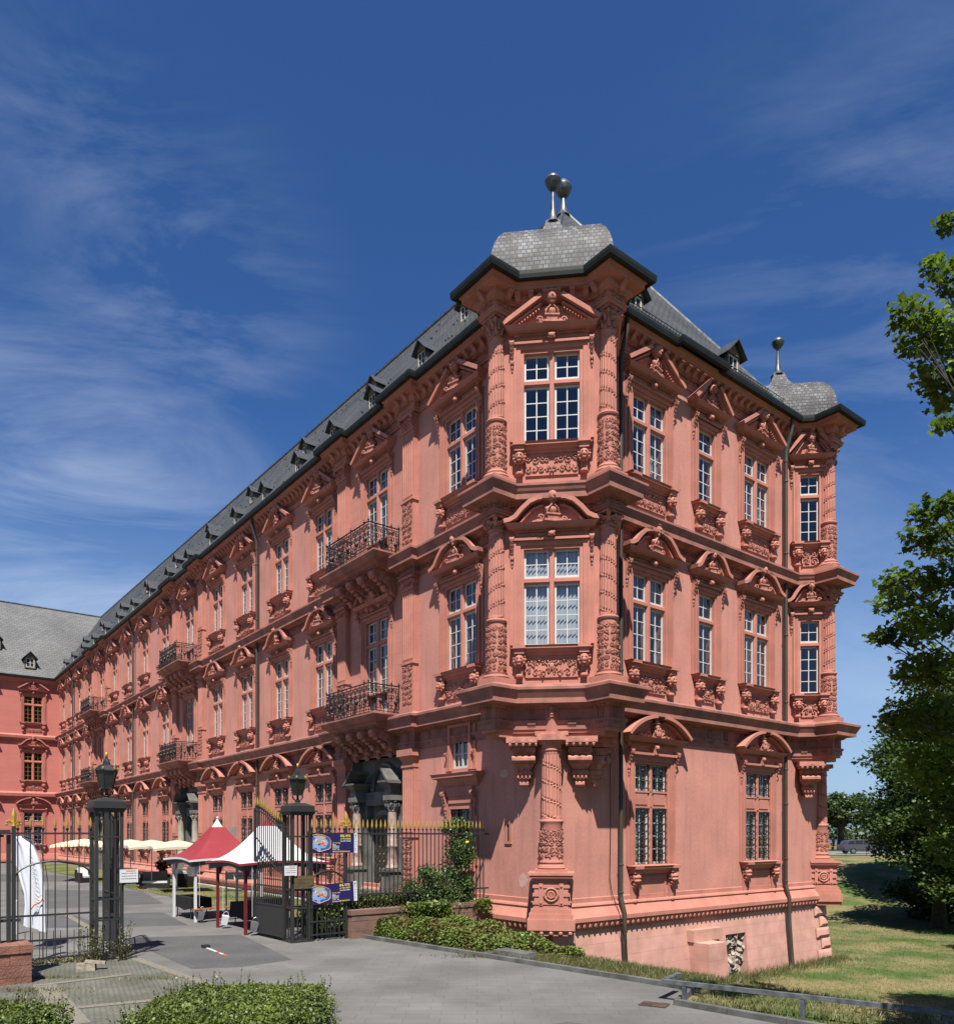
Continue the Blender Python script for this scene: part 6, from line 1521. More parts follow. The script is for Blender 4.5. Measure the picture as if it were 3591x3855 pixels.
def poster(loc, label, tilt=0.0):
    o = empty('poster', loc, TH); tag(o, label, 'poster', 'film festival posters tied to the fence'); o.rotation_euler = (0, tilt, TH)
    W_, H_ = 1.42, .56
    mb = MB(); mb.box(0,W_-.11,-.006,0,0,H_); obj('board', mb, M['navy'], o); mb = MB(); mb.box(W_-.11,W_,-.007,.001,-.005,H_+.005); obj('sponsor_strip', mb, M['paper'], o)
    hexa = [(-.0,.50),(.14,.535),(.36,.50),(.52,.42),(.56,.36),(.555,.16),(.50,.11),(.30,.06),(.20,.035),(.0,.14)]
    mb = MB(); flat(mb, hexa, -.0085); obj('picture', mb, M['pblue'], o)
    mb = MB(); flat(mb, [(0,.30),(.12,.28),(.30,.27),(.42,.24),(.40,.15),(.20,.13),(0,.16)], -.0105); flat(mb, ell(.19,.12,.055,.09), -.0125); obj('pale_blue_shape', mb, M['plight'], o)
    mb = MB(); flat(mb, ell(.22,.45,.19,.055), -.0105); flat(mb, ell(.13,.33,.12,.075), -.0108); flat(mb, ell(.34,.30,.13,.10), -.0111); flat(mb, ell(.25,.38,.15,.06), -.0114); obj('cloud_shape', mb, M['pgrey'], o)
    mb = MB(); flat(mb, ell(.13,.36,.05,.03,14,-.3), -.0130); flat(mb, ell(.33,.33,.05,.03,14,.2), -.0130); obj('pale_ovals', mb, M['paper'], o)
    mb = MB(); flat(mb, ell(.145,.355,.02,.02,12), -.0150); flat(mb, ell(.32,.325,.02,.02,12), -.0150); obj('blue_dots', mb, M['pblue'], o)
    mb = MB(); flat(mb, [(.20,.27),(.22,.31),(.25,.28),(.27,.30),(.30,.27),(.27,.24),(.22,.25)], -.0135); flat(mb, ell(.31,.265,.045,.03,14), -.0137); flat(mb, ell(.36,.22,.04,.014,12,.2), -.0139); obj('red_shapes', mb, M['pred'], o)
    mb = MB(); flat(mb, ell(.32,.235,.055,.028,14), -.0133); flat(mb, ell(.40,.225,.06,.012,12), -.0134); obj('pink_shape', mb, M['ppink'], o)
    mb = MB(); flat(mb, ell(.19,.245,.03,.02,12), -.0152); obj('dark_spot', mb, M['black'], o)
    mb = MB(); mb.tube([(p[0],-.013,p[1]) for p in hexa], .0095, 5); obj('orange_border', mb, M['porange'], o)
    text('SH', .862, .455, .092, M['yel'], o, bold=.004); text('RTS', 1.035, .455, .092, M['yel'], o, bold=.004)
    mb = MB(); P = [(.985+.034*cos(t), .488+.034*sin(t)) for t in np.linspace(.6,2*pi-.6+.3,16)]+[(.998+.030*cos(t), .494+.026*sin(t)) for t in np.linspace(2*pi-1.0,1.0,12)]; flat(mb, P, -.0095); obj('crescent', mb, M['whitetext'], o)
    text('at Moonlight', .865, .385, .066, M['yel'], o, shear=.2, bold=.001); text('Kurz Film Festival', .862, .325, .046, M['whitetext'], o, shear=.3, bold=.001)
    text('15.-19. Aug', .615, .268, .054, M['yel'], o, bold=.001); text('Mainz', .615, .215, .046, M['whitetext'], o, bold=.0015)
    mb = MB()
    for i, (z, l) in enumerate(((.190,.22),(.160,.21),(.130,.20),(.085,.12))): mb.box(.615,.615+l,-.009,-.0065,z,z+.011)
    mb.box(.78,.83,-.009,-.0065,.085,.10); obj('small_print', mb, M['whitetext'], o)
    text('www.kurzfilmfestival.de', .612, .025, .058, M['yel'], o, bold=.001)
    mb = MB(); rr = random.Random(2); flat(mb, ell(W_-.055,.50,.022,.03,10), -.009)
    for i in range(8): z = .42-i*.05; mb.box(W_-.085,W_-.085+rr.uniform(.03,.055),-.009,-.0068,z,z+rr.uniform(.006,.016))
    obj('sponsor_marks', mb, M['ink'], o); return o
poster(rel(-5.78, 3.53, 2.48), 'upper navy film festival poster on the fence, hung straight')
poster(rel(-5.78, 3.53, 1.02), 'lower navy film festival poster on the fence, tilted up to the right', -.05)
def notice(loc, label, w, h, lines, rz=TH, name='notice'):
    o = empty(name, loc, rz); tag(o, label, 'notice'); mb = MB(); mb.box(0,w,-.006,0,0,h); obj('sheet', mb, M['paper'], o)
    mb = MB(); mo = MB(); rr = random.Random(len(label))
    mo.box(w*.35,w*.85,-.0075,-.0065,h*.83,h*.92)
    for i in range(lines):
        z = h*.68-i*h*.62/lines; x = w*.1
        while x < w*.85:
            l = rr.uniform(.01,.035)*w/.3; (mo if rr.random() < .2 else mb).box(x,min(x+l,w*.9),-.0075,-.0065,z,z+h*.05); x += l+.006*w/.3
    obj('print', mb, M['ink'], o); obj('orange_print', mo, M['orange'], o); return o
notice(rel(-6.62, 3.52, 1.88), 'small white notice with orange heading on the gate post by the posters', .37, .27, 3)
notice(rel(-10.78, 3.64, 1.84), 'small white notice on the overgrown left gate post', .42, .32, 3)
notice((BW[0]-1.45, BW[1]-.28, 2.42), 'tall white notice sheet cut off by the left edge of the photo', .36, .62, 7)
o = empty('brass_plaque', rel(-6.32, 3.56, 1.50), TH); tag(o, 'weathered brass plaque with dark lettering on the gate post', 'plaque'); mb = MB(); mb.box(0,.60,-.008,0,0,.36); obj('plate', mb, M['brass'], o)
text('Privatgrundstück', .03, .235, .075, M['ink'], o, y=-.009, bold=.001); text('Kurfürstliches Schloss', .03, .14, .050, M['ink'], o, y=-.009)
mb = MB(); mb.box(.03,.57,-.0095,-.008,.09,.10); mb.box(.05,.50,-.0095,-.008,.05,.06); obj('small_print', mb, M['ink'], o)
# feather flag
o = empty('feather_flag', (-11.75, 20.4, 0), 0); tag(o, 'white feather-shaped promotional flag behind the side gate', 'flag')
n = 14; vs = []; top = [(0,.42),(.08,.56),(.25,.62)]
L_e = [(-.50,2.93),(-.49,2.6),(-.43,2.2),(-.33,1.8),(-.22,1.45),(-.19,1.15),(-.20,.85),(-.20,.60)]; R_e = [(-.28,2.97),(.05,2.82),(.22,2.45),(.33,2.05),(.38,1.6),(.38,1.2),(.38,.8),(.38,.42)]
M['flag'] = mat('white_flag_cloth', (.74,.76,.80), rough=.8, var=.04)
for k, (l, r) in enumerate(zip(L_e, R_e)):
    for i in range(n+1):
        t = i/n; vs.append((l[0]+(r[0]-l[0])*t, .05*sin(t*9+k*.5)+.02*sin(t*23), l[1]+(r[1]-l[1])*t))
mb = MB(); mb.add(vs, [(k*(n+1)+i, k*(n+1)+i+1, (k+1)*(n+1)+i+1, (k+1)*(n+1)+i) for k in range(7) for i in range(n)]); obj('cloth', mb, M['flag'], o, smooth=True)
mb = MB(); mb.tube([(.36,.06,.02),(.40,.06,1.0),(.40,.06,1.7),(.33,.06,2.2),(.18,.06,2.7),(-.05,.06,2.92),(-.3,.06,3.0),(-.5,.06,2.96)], .014, 6); mb.box(.1,.7,-.2,.3,0,.02); obj('pole', mb, M['lead'], o)
mb = MB(); rr = random.Random(8)
for i in range(7): z = 2.42-i*.115; x = -.02+.02*i; mb.tube([(x,-.09,z),(x+.08,-.09,z-.015),(x+.09,-.09,z-.06)], .006, 4)
obj('grey_lettering', mb, M['lead'], o)
mb = MB()
for i in range(6): z = 1.6-i*.09; x = .10+.006*i; mb.tube([(x,-.09,z),(x+.07,-.09,z-.01)], .006, 4)
mb.tube([(.22,-.09,1.33),(.32,-.09,1.42),(.35,-.09,1.33),(.30,-.09,1.24),(.12,-.09,1.15),(.02,-.09,1.0),(.02,-.09,.8)], [.006,.006,.01,.018,.02,.012,.006], 5); obj('orange_swoosh', mb, M['orange'], o)
# ------------------------------------------------------------------ stalls
M['redcloth'] = mat('red_canvas', (.33,.035,.045), rough=.75, var=.06, scale=2); M['whitecloth'] = mat('white_canvas', (.80,.80,.80), rough=.8, var=.02); M['greycloth'] = mat('grey_lining', (.16,.155,.15), rough=.9, var=.1)
M['polew'] = mat('white_pole', (.78,.78,.76), rough=.5, var=.03); M['polem'] = mat('maroon_pole', (.20,.018,.025), rough=.5, var=.1); M['cream'] = mat('cream_canvas', (.72,.62,.43), rough=.85, var=.06)
def tent(c, label, cloth, trim, pole, w=2.35, ov=.30):
    """stall with a concave pyramid canopy; c = centre on the ground"""
    o = empty('stall_tent', c, TH); tag(o, label, 'tent', 'peaked stall tents inside the gate'); h = w/2
    for x in (-h,h):
        for y in (-h,h):
            mb = MB(); mb.box(x-.04,x+.04,y-.04,y+.04,0,2.2); obj('pole', mb, pole, o)
    N_ = 12; E_ = h+ov; vs = []; fs = []
    def Z(t): return 2.14+1.32*(t**1.75)
    ring = []
    for k in range(N_+1):
        t = k/N_; r = E_*(1-t)+.10*t; pts = []
        for s in range(4):
            for q in range(8):
                u = q/8; a = [(-1,-1),(1,-1),(1,1),(-1,1)][s]; b = [(-1,-1),(1,-1),(1,1),(-1,1)][(s+1)%4]
                sag = 1-.06*sin(pi*u)*(1-t); pts.append(((a[0]+(b[0]-a[0])*u)*r*sag, (a[1]+(b[1]-a[1])*u)*r*sag, Z(t)+.07*sin(pi*u)*(1-t)))
        ring.append(pts)
    def ringmesh(k0, k1):
        m_ = MB(); V = [p for k in range(k0,k1+1) for p in ring[k]]; m_.add(V, [(j*32+i, j*32+(i+1)%32, (j+1)*32+(i+1)%32, (j+1)*32+i) for j in range(k1-k0) for i in range(32)]); return m_
    obj('canopy', ringmesh(0, N_-1), cloth, o, smooth=True, ang=60)
    top = MB(); top.lathe([(.26,3.20),(.13,3.38),(.03,3.55),(.02,3.58)], 8); top.ball((0,0,3.62), .04, 6, 5); obj('peak_cap', top, trim, o)
    v = MB(); b = ring[0]; V = [p for p in b]+[(p[0],p[1],p[2]-.07) for p in b]; v.add(V, [(i,(i+1)%32,(i+1)%32+32,i+32) for i in range(32)]); obj('edge_band', v, trim, o)
    v = MB(); V = [(p[0]*.93,p[1]*.93,p[2]-.06) for p in b]+[(p[0]*.92,p[1]*.92,p[2]-.24+.06*sin((i%8)/8*pi)) for i, p in enumerate(b)]; v.add(V, [(i,(i+1)%32,(i+1)%32+32,i+32) for i in range(32)]); obj('valance', v, M['greycloth'], o)
    br = MB()
    for x in (-h,h):
        for y in (-h,h): 
            br.prism([(x-(.32 if x > 0 else -.32),2.12),(x,2.12),(x,1.72),(x-(.10 if x > 0 else -.10),1.75),(x-(.14 if x > 0 else -.14),1.95)], y-.02, y+.02, 'y')
            br.prism([(y-(.32 if y > 0 else -.32),2.12),(y,2.12),(y,1.72),(y-(.10 if y > 0 else -.10),1.75),(y-(.14 if y > 0 else -.14),1.95)], x-.02, x+.02, 'x')
    obj('corner_brackets', br, trim, o); return o
tent((-9.43,28.1,0), 'stall tent with a red canopy and white poles', M['redcloth'], M['whitecloth'], M['polew'])
tent((-6.71,24.75,0), 'stall tent with a white canopy, red edging and maroon poles', M['whitecloth'], M['redcloth'], M['polem'])
M['galv'] = mat('galvanised_metal', (.42,.43,.45), rough=.4, metal=.6, var=.15, scale=6)
def weight(x, y, label, m):
    o = empty('tent_weight', (x, y, 0)); tag(o, label, 'weight', 'weights hanging from the tent corners'); mb = MB(); mb.taper(-.085,.085,-.085,.085,.12,.42,.02,.02); mb.tube([(-.09,0,.42),(-.06,0,.52),(0,0,.56),(.06,0,.52),(.09,0,.42)], .008, 5)
    b = obj('bucket', mb, m, o); b.rotation_euler = (.1,.18,.4); mb = MB(); mb.tube([(0,0,.55),(.0,.0,2.1)], .008, 4); obj('cord', mb, M['paper'], o)
weight(-9.45,26.35, 'grey bucket weight on a cord by the white pole of the red tent', M['galv']); weight(-8.12,24.75, 'white bucket weight by the left maroon pole', M['paper']); weight(-6.68,23.0, 'bucket weight by the right maroon pole, nearest the open gate', M['galv'])
def table(loc, rz, l, label, sk=.42):
    o = empty('table', loc, rz); tag(o, label, 'table', 'tables under black cloths'); h = l/2; n = 40; P = []
    for s, (a, b) in enumerate((((-h,-.36),(h,-.36)),((h,-.36),(h,.36)),((h,.36),(-h,.36)),((-h,.36),(-h,-.36)))):
        for q in range(10): u = q/10; P.append((a[0]+(b[0]-a[0])*u, a[1]+(b[1]-a[1])*u))
    mb = MB(); V = [(p[0],p[1],.765) for p in P]+[(p[0]*(1.02+.02*sin(i*2.1)),p[1]*(1.05+.06*sin(i*1.7)),.765-sk+.04*sin(i*.9)) for i, p in enumerate(P)]; mb.add(V, [tuple(range(40))]+[(i,(i+1)%40,(i+1)%40+40,i+40) for i in range(40)]); obj('cloth', mb, M['black'], o, smooth=True, ang=50)
    for x in (-h+.25,h-.25):
        for y in (-.28,.28): mb = MB(); mb.tube([(x,y,0),(x,y,.74)], .018, 5); obj('leg', mb, M['greenleg'], o)
M['greenleg'] = mat('green_trestle_leg', (.03,.07,.04), rough=.5, var=.1)
table((-10.35,28.1,0), TH+pi/2, 2.0, 'black-clothed table under the red tent'); table((-7.35,25.3,0), TH+pi/2, 2.0, 'black-clothed table under the white tent, nearest the gate', .5); table((-7.3,27.3,0), TH+pi/2+.15, 1.8, 'black-clothed table just behind the white tent', .45)
o = empty('bench', (-8.95,27.0,0), TH+.2); tag(o, 'orange wooden beer bench between the two tents', 'bench'); mb = MB(); mb.box(-1.0,1.0,-.13,.13,.44,.47); M['pine'] = mat('varnished_pine', (.50,.20,.05), rough=.4, var=.15, scale=8); obj('seat', mb, M['pine'], o)
for x in (-.75,.75): mb = MB(); mb.tube([(x,-.11,0),(x,-.09,.44)], .014, 5); mb.tube([(x,.11,0),(x,.09,.44)], .014, 5); mb.tube([(x,-.1,.12),(x,.1,.12)], .01, 4); obj('leg', mb, M['greenleg'], o)
o = empty('display_frame', (-8.9,29.3,0), .08); tag(o, 'white banner frame on thin legs behind the white tent', 'display frame'); mb = MB(); mb.box(-.62,.62,-.02,.02,1.30,1.58); obj('banner', mb, M['whitecloth'], o)
mb = MB()
for x in (-.58,-.2,.35,.6): mb.box(x-.025,x+.025,-.02,.02,0,1.62 if abs(x) > .5 else .95)
mb.box(-.6,.6,-.02,.02,.88,.93); obj('frame', mb, M['polew'], o)
mb = MB(); mb.box(-.35,.0,-.024,-.021,1.42,1.45); mb.box(.05,.4,-.024,-.021,1.42,1.45); obj('print', mb, M['lead'], o)
# garden seating and parasols
M['wicker'] = mat('dark_wicker', (.028,.024,.02), rough=.8, var=.3, scale=20); M['cushion'] = mat('white_cushion', (.78,.77,.74), rough=.9, var=.03); M['beigecush'] = mat('beige_backrest', (.27,.22,.15), rough=.9, var=.15)
def sofa(loc, rz, w, label, cat='sofa', name='garden_sofa'):
    o = empty(name, loc, rz); tag(o, label, cat, 'wicker garden seats by the parasols'); mb = MB(); h = w/2
    mb.box(-h,h,-.4,.4,.05,.32); mb.box(-h,-h+.12,-.4,.4,.32,.62); mb.box(h-.12,h,-.4,.4,.32,.62); mb.box(-h,h,.30,.42,.32,.78); obj('wicker_frame', mb, M['wicker'], o)
    mb = MB(); mb.box(-h+.13,h-.13,-.38,.28,.325,.44); obj('seat_cushion', mb, M['cushion'], o)
    mb = MB(); mb.prism([(.14,.44),(.29,.44),(.40,.92),(.28,.94)], -h+.13, h-.13, 'x'); obj('back_cushion', mb, M['beigecush'] if w > 1 else M['cushion'], o)
sofa((-17.9,43.0,0), .35, 1.55, 'wicker sofa with white cushions on the lawn edge left of the red tent'); sofa((-21.3,46.8,0), .3, 1.5, 'wicker sofa farther back, half behind the parasol pole'); sofa((-16.6,44.3,0), 2.6, .85, 'single wicker armchair behind the red tent', 'armchair', 'garden_armchair'); sofa((-24.6,48.5,0), .9, .85, 'white-cushioned armchair at the far end of the seating', 'armchair', 'garden_armchair')
def parasol(loc, label, w=3.0, rz=.5, m=None, tilt=.0):
    o = empty('parasol', loc, rz); tag(o, label, 'parasol', 'square parasols along the palace front'); h = w/2; mb = MB(); N_ = 8; V = [(0,0,2.72)]; 
    for k, r in enumerate((.35,.7,1.0)):
        for s in range(4):
            for q in range(6):
                u = q/6; a = [(-1,-1),(1,-1),(1,1),(-1,1)][s]; b = [(-1,-1),(1,-1),(1,1),(-1,1)][(s+1)%4]
                V.append(((a[0]+(b[0]-a[0])*u)*h*r, (a[1]+(b[1]-a[1])*u)*h*r, 2.72-.42*r**1.3+.05*sin(pi*u)*r*2))
    for i in range(24): V.append((V[49+i][0]*1.0, V[49+i][1]*1.0, V[49+i][2]-.13+.02*sin(i*2.3)))
    F = [(0,1+i,1+(i+1)%24) for i in range(24)]+[(1+k*24+i,1+k*24+(i+1)%24,1+(k+1)*24+(i+1)%24,1+(k+1)*24+i) for k in range(3) for i in range(24)]
    mb.add(V, F); obj('canopy', mb, m or M['cream'], o, smooth=True, ang=30)
    mb = MB(); mb.tube([(0,0,2.7),(.0,0,.05)], .025, 6); 
    for i in range(4): a = pi/4+i*pi/2; mb.tube([(0,0,2.15),(cos(a)*h*1.2,sin(a)*h*1.2,2.36)], .010, 4)
    obj('pole', mb, M['polew'], o); mb = MB(); mb.box(-.28,.28,-.28,.28,0,.07); mb.tube([(0,0,.07),(0,0,.35)], .04, 8); obj('base', mb, M['galv'], o)
parasol((-15.6,40.2,0), 'cream parasol nearest to the red tent', 2.5); parasol((-18.0,42.8,0), 'middle one of the three cream parasols', 2.5); parasol((-20.7,46.2,0), 'cream parasol nearest to the overgrown gate post', 2.6)
M['stripe'] = None
m, nt, b_, oo = newmat('orange_striped_canvas'); N = nt.nodes; L = nt.links; wv = N.new('ShaderNodeTexWave'); wv.inputs['Scale'].default_value = 1.3; tc_ = N.new('ShaderNodeTexCoord'); cr = N.new('ShaderNodeMapRange'); cr.inputs[1].default_value = .55; cr.inputs[2].default_value = .7; mx_ = N.new('ShaderNodeMixRGB'); mx_.inputs[1].default_value = (.74,.70,.60,1); mx_.inputs[2].default_value = (.70,.36,.08,1)
L.new(tc_.outputs['Object'], wv.inputs[0]); L.new(wv.outputs[0], cr.inputs[0]); L.new(cr.outputs[0], mx_.inputs[0]); L.new(mx_.outputs[0], b_.inputs['Base Color']); b_.inputs['Roughness'].default_value = .9
parasol((-25.6,50.5,0), 'orange and white striped parasol seen through the left gate post', 3.4, .3, m)
sh = tree('potted_shrub', (-19.2,47.5,0), .35, .04, (-19.2,47.5,1.0), (.35,.35,.6), 10, 900, .14, 'oval', leafmat('bronze_leaves', (.06,.02,.015), (.12,.05,.03), 1, .2), 30, 'dark bronze-leaved potted shrub behind the garden sofas', 'shrub', cr=(.2,.35))
# weeds at the left post
rs = np.random.RandomState(44); wd = empty('weeds', rel(-11.25,3.55)); tag(wd, 'straggly weeds growing round the foot of the left gate post', 'weeds'); P = []; mb = MB()
for i in range(46):
    x, y, h = rs.uniform(-.4,.75), rs.uniform(-.25,.25), rs.uniform(.2,.95); p = Matrix.Rotation(TH,3,'Z') @ Vector((x,y,0)); dx, dy = rs.normal(size=2)*.10
    mb.tube([tuple(p),(p.x+dx*.5,p.y+dy*.5,h*.5),(p.x+dx,p.y+dy,h)], [.006,.005,.002], 4)
    for t in np.linspace(.15,1,int(26*h)): P.append((p.x+dx*t+rs.normal()*.035, p.y+dy*t+rs.normal()*.035, h*t))
obj('stems', mb, M['twig'], wd); obj('leaves', leafmesh('leaves', np.array(P), .06, 'dia', 4, leafmat('weed_leaves', (.10,.11,.035), (.19,.20,.08), 2, .2), up=.2), None, wd)
rs = np.random.RandomState(45); P = []
for i in range(1500): t = rs.rand(); q = rel(-12.9+1.7*t, 4.0+rs.normal()*.16, abs(rs.normal())*.06); P.append(q)
tag(obj('dry_weeds', leafmesh('dry_weeds', np.array(P), .05, 'dia', 5, leafmat('dry_weed_leaves', (.20,.13,.06), (.16,.17,.06), 3, .2), up=.6)), 'dry weeds along the foot of the left side gate', 'weeds', kind='stuff')
# small things on the ground
c = D(170,1885); o = empty('stone_block', (c[0],c[1],0), .3); tag(o, 'loose pale stone block lying on the cobbles near the left gate post', 'stone'); mb = MB(); mb.taper(-.21,.17,-.13,.12,0,.16,-.01,-.015); T = Matrix.Translation((.1,.05,.16)) @ Matrix.Rotation(.12,4,'Y'); mb.taper(-.16,.26,-.10,.09,0,.05,-.01,-.02,T); obj('block', mb, mat('pale_broken_stone', (.42,.36,.27), rough=.9, var=.25, scale=9, bump=.8, bscale=25), o)
o = empty('barrier_stub', (-6.75,20.3,0), 0); c0 = D(402,1842); c1 = D(440,1857); o.location = ((c0[0]+c1[0])/2,(c0[1]+c1[1])/2,.006); o.rotation_euler = (0,0,math.atan2(c1[1]-c0[1], c1[0]-c0[0])); tag(o, 'red and white striped flap lying flat in the asphalt of the gateway', 'barrier'); l = math.hypot(c1[0]-c0[0], c1[1]-c0[1])/2
for i in range(6):
    mb = MB(); x = -l+2*l*i/6; mb.box(x,x+l/3,-.03,.03,0,.012); obj('stripe', mb, M['paper'] if i % 2 == 0 or i < 3 else M['pred'], o)
mb = MB(); mb.box(-l-.22,-l-.02,-.09,.09,0,.07); obj('hinge_box', mb, M['iron'], o)
o = empty('stone_slab', (.92,18.95,gz(.92,18.95)-.02), -.75); o.location.z = -.10; tag(o, 'grey stone slab lying in the grass behind the kerb', 'stone slab'); mb = MB(); mb.taper(-.55,.55,-.22,.25,0,.25,-.02,-.02); mb.taper(-.95,-.5,-.2,.2,-.05,.14,-.03,-.02); mb.taper(.6,1.0,-.15,.15,-.1,.08,-.03,-.03); obj('slab', mb, M['kerb'], o)
c = D(1270,1952); o = empty('drain_cover', (c[0],c[1],.004), -.5); tag(o, 'rusty drain cover in the paving next to the kerb', 'drain cover'); mb = MB(); mb.box(-.24,.24,-.17,.17,0,.014)
for i in range(7): mb.box(-.20+.06*i-.008,-.20+.06*i+.008,-.13,.13,.014,.022)
obj('grate', mb, mat('rusty_iron', (.14,.085,.06), rough=.8, var=.3, scale=9, bump=.5, bscale=60), o)
o = empty('bollard', (-13.9,23.3,0)); tag(o, 'slim white bollard behind the left side gate', 'bollard'); mb = MB(); mb.lathe([(.07,0),(.07,1.0),(.06,1.03)], 10); obj('post', mb, M['polew'], o)
# guard rail along the lawn
M['oldwood'] = mat('weathered_grey_paint', (.16,.175,.185), rough=.75, var=.25, scale=6, bump=.5, bscale=30, col2=(.07,.075,.08))
ga, gb = Vector((3.35,14.02)), Vector((12.4,7.8)); dv = (gb-ga).normalized(); ang = math.atan2(dv.y, dv.x); o = empty('guard_rail', (ga.x,ga.y,0), ang); tag(o, 'knee-high weathered grey guard rail along the edge of the lawn', 'guard rail'); ll = (gb-ga).length
mb = MB(); mb.prism([(-.04,.31),(.04,.31),(.04,.385),(.0,.39),(-.04,.385)], 0, ll, 'x'); mb.box(.0,.10,.05,.75,.315,.395); obj('rail', mb, M['oldwood'], o)
for i, x in enumerate((.42,2.40,4.4,6.4,8.4,10.4)):
    mb = MB(); mb.box(x-.035,x+.035,-.035,.035,-.4,.30); obj('post', mb, M['oldwood'], o)
# ------------------------------------------------------------------ the parked car
M['carpaint'] = mat('grey_car_paint', (.10,.105,.12), rough=.3, metal=.3, var=.02, spec=.6); M['carglass'] = mat('car_glass', (.02,.025,.03), rough=.08, var=.05, spec=.7); M['tyre'] = mat('tyre', (.02,.02,.02), rough=.8, var=.1); M['rim'] = mat('alloy_rim', (.5,.5,.52), rough=.3, metal=.8, var=.05)
car = empty('estate_car', (40.9,82,.98), 0); tag(car, 'grey estate car parked on the road beyond the bank', 'car'); 
body = [(-2.35,.35),(-2.38,.62),(-2.30,.92),(-1.9,.98),(1.0,.98),(1.9,.86),(2.3,.72),(2.38,.5),(2.33,.30),(1.85,.25),(-1.9,.25)]
def loftcar(poly, y0, y1, inset, zref):
    mb = MB(); n = len(poly); rings = []
    for y, s in ((y0,inset),(y0+.08,0),(y1-.08,0),(y1,inset)): rings.append([(p[0]*(1-s*.4), y, zref+(p[1]-zref)*(1-s)) for p in poly])
    V = [p for r in rings for p in r]; F = [tuple(range(n)), tuple(range(4*n-1,3*n-1,-1))]+[(k*n+i,k*n+(i+1)%n,(k+1)*n+(i+1)%n,(k+1)*n+i) for k in range(3) for i in range(n)]; mb.add(V, F); return mb
obj('body', loftcar(body, -.88, .88, .08, .6), M['carpaint'], car, smooth=True, ang=35)
gh = [(-2.18,.95),(-1.95,1.34),(-1.5,1.47),(-.2,1.50),(.45,1.42),(1.25,.97)]
mb = MB(); n = len(gh); V = []
for y, s in ((-.83,0),(-.66,1),(.66,1),(.83,0)):
    for p in gh: V.append((p[0]*(1 if not s else .97), y if p[1] < 1.0 else y*(.80 if abs(y) > .7 else .9), p[1] if not s else p[1]+.0))
mb = loftcar(gh, -.76, .76, .05, .95); obj('cabin', mb, M['carpaint'], car, smooth=True, ang=35)
for s, yy in ((-1,-.775),(1,.765)):
    mb = MB()
    for P_ in ([(-1.95,1.02),(-1.78,1.32),(-1.30,1.40),(-1.22,1.02)], [(-1.14,1.02),(-1.18,1.41),(-.36,1.43),(-.34,1.02)], [(-.26,1.02),(-.26,1.43),(.40,1.36),(.95,1.02)]): mb.prism(P_, yy, yy+.01, 'y')
    obj('side_window', mb, M['carglass'], car)
mb = MB(); mb.add([(.52,-.66,1.40),(.52,.66,1.40),(1.24,.72,1.0),(1.24,-.72,1.0)], [(0,1,2,3)]); obj('windscreen', mb, M['carglass'], car)
for x in (-1.45,1.50):
    for y in (-.84,.84):
        T = Matrix.Translation((x,y,.33)) @ Matrix.Rotation(pi/2,4,'X'); w = obj('wheel', MB().lathe([(.20,-.10),(.30,-.11),(.33,-.07),(.33,.07),(.30,.11),(.20,.10)], 24, T=T), M['tyre'], car, smooth=True); r_ = MB().lathe([(.04,-.12),(.20,-.105),(.21,-.0),(.21,.0),(.20,.105),(.04,.12)], 20, T=T); obj('rim', r_, M['rim'], w)
for y in (-.65,.65): obj('headlight', MB().ball((2.25,y,.66), .13, 8, 5, (.6,1.3,.6)), M['rim'], car); obj('tail_light', MB().box(-2.37,-2.28,y-.12,y+.12,.75,.9), M['pred'], car)
obj('mirror', MB().ball((.55,-.93,1.03), .09, 8, 5, (1,1.2,.7)), M['carpaint'], car)
o = empty('road_railing', (20,75.5,.9)); tag(o, 'thin dark railing along the near side of the far road', 'railing'); mb = MB(); mb.tube([(0,0,.62),(60,0,.62)], .03, 5)
for i in range(31): mb.tube([(i*2,0,-.2),(i*2,0,.62)], .025, 5)
obj('rail', mb, M['iron'], o)
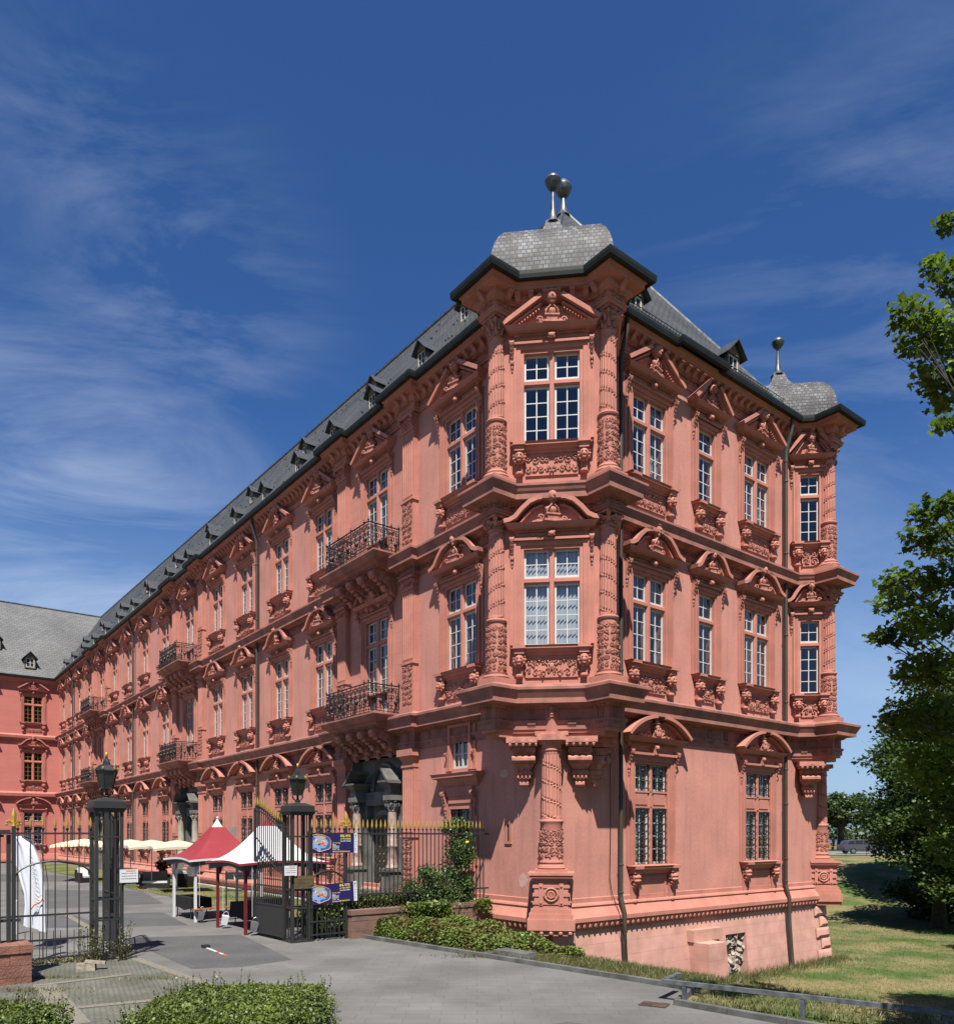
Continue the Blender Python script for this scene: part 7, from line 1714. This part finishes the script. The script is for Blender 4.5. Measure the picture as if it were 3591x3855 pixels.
# ------------------------------------------------------------------ people by the river
M['skin'] = mat('skin', (.50,.28,.20), rough=.6, var=.05); M['hair'] = mat('dark_hair', (.03,.02,.015), rough=.8, var=.1)
def person(x, y, z, rz, top, legs, label, lean=0.0):
    vs = [(0,0,.95),(0,0,1.15),(0,0,1.40),(0,0,1.50),(0,-.02,1.58),(0,-.02,1.72),(-.18,0,1.40),(-.24,.02,1.12),(-.20,-.12,.90),(.18,0,1.40),(.24,.02,1.12),(.20,-.12,.90),(-.10,0,.90),(-.12,-.04,.50),(-.12,0,.08),(-.12,-.14,.04),(.10,0,.90),(.12,.04,.50),(.12,.06,.08),(.12,-.08,.04)]
    es = [(0,1),(1,2),(2,3),(3,4),(4,5),(2,6),(6,7),(7,8),(2,9),(9,10),(10,11),(0,12),(12,13),(13,14),(14,15),(0,16),(16,17),(17,18),(18,19)]
    rad = [.14,.13,.13,.055,.09,.085,.07,.045,.035,.07,.045,.035,.09,.065,.045,.04,.09,.065,.045,.04]
    me = bpy.data.meshes.new('person'); me.from_pydata([(p[0], p[1]+lean*max(0,p[2]-.9), p[2]) for p in vs], es, []); me.materials.append(M['skin']); o = bpy.data.objects.new('person', me); COL.objects.link(o); o.location = (x,y,z); o.rotation_euler = (0,0,rz)
    md = o.modifiers.new('skin', 'SKIN'); 
    if not me.skin_vertices: bpy.context.view_layer.objects.active = o
    for i, r in enumerate(rad): me.skin_vertices[0].data[i].radius = (r, r)
    me.skin_vertices[0].data[0].use_root = True; s = o.modifiers.new('sub', 'SUBSURF'); s.levels = 1; s.render_levels = 1
    tag(o, label, 'person', 'people by the river road')
    obj('shirt', MB().loft([(.88,.17,.13,0,lean*.0),(1.1,.16,.12,0,lean*.2),(1.3,.21,.13,0,lean*.4),(1.42,.22,.12,0,lean*.5),(1.49,.08,.08,0,lean*.55)], 12), top, o); obj('trousers', MB().loft([(.45,.075,.085,-.12,-.03),(.7,.10,.11,-.11,0),(.92,.13,.13,-.06,0)], 10).loft([(.45,.075,.085,.12,.03),(.7,.10,.11,.11,0),(.92,.13,.13,.06,0)], 10), legs, o); obj('hair', MB().ball((0,lean*.75+.005,1.72), .105, 10, 7, (.95,1,.95)), M['hair'], o)
def fab(n, c): return mat(n, c, rough=.9, var=.1)
for i, (x, y, t, l, rz) in enumerate(((47.9,104,fab('lilac_shirt',(.35,.28,.42)),'lilac shirt standing behind the rear of the car',.4),(49.3,103,fab('navy_shirt',(.03,.04,.10)),'navy shirt behind the middle of the car',-.5),(51.4,105,fab('black_shirt',(.02,.02,.02)),'black shirt behind the front door of the car',.2),(53.0,104,fab('red_shirt',(.5,.05,.04)),'red shirt near the dense dark tree',-.3),(55.6,106,fab('blue_shirt',(.05,.08,.22)),'dark blue shirt farthest right by the dark tree',.8))): person(x, y, 1.0, rz, t, fab('trousers_%s' % l.split()[0], (.04,.045,.06)), 'person in a '+l, .05*((i%2)*2-1))
for i, (x, y) in enumerate(((45.3,100),(48.0,99.0))):
    o = empty('park_bench', (x,y,1.0), .1); tag(o, 'wooden park bench under the plane trees, '+('the one nearer the palace' if i == 0 else 'the one nearer the car'), 'bench', 'benches under the plane trees'); obj('seat', MB().box(-.9,.9,-.22,.22,.42,.47), M['pine'], o); obj('backrest', MB().box(-.9,.9,.22,.27,.55,.92), M['pine'], o)
    for x_ in (-.7,.7): obj('leg', MB().box(x_-.03,x_+.03,-.2,.24,0,.42), M['iron'], o)
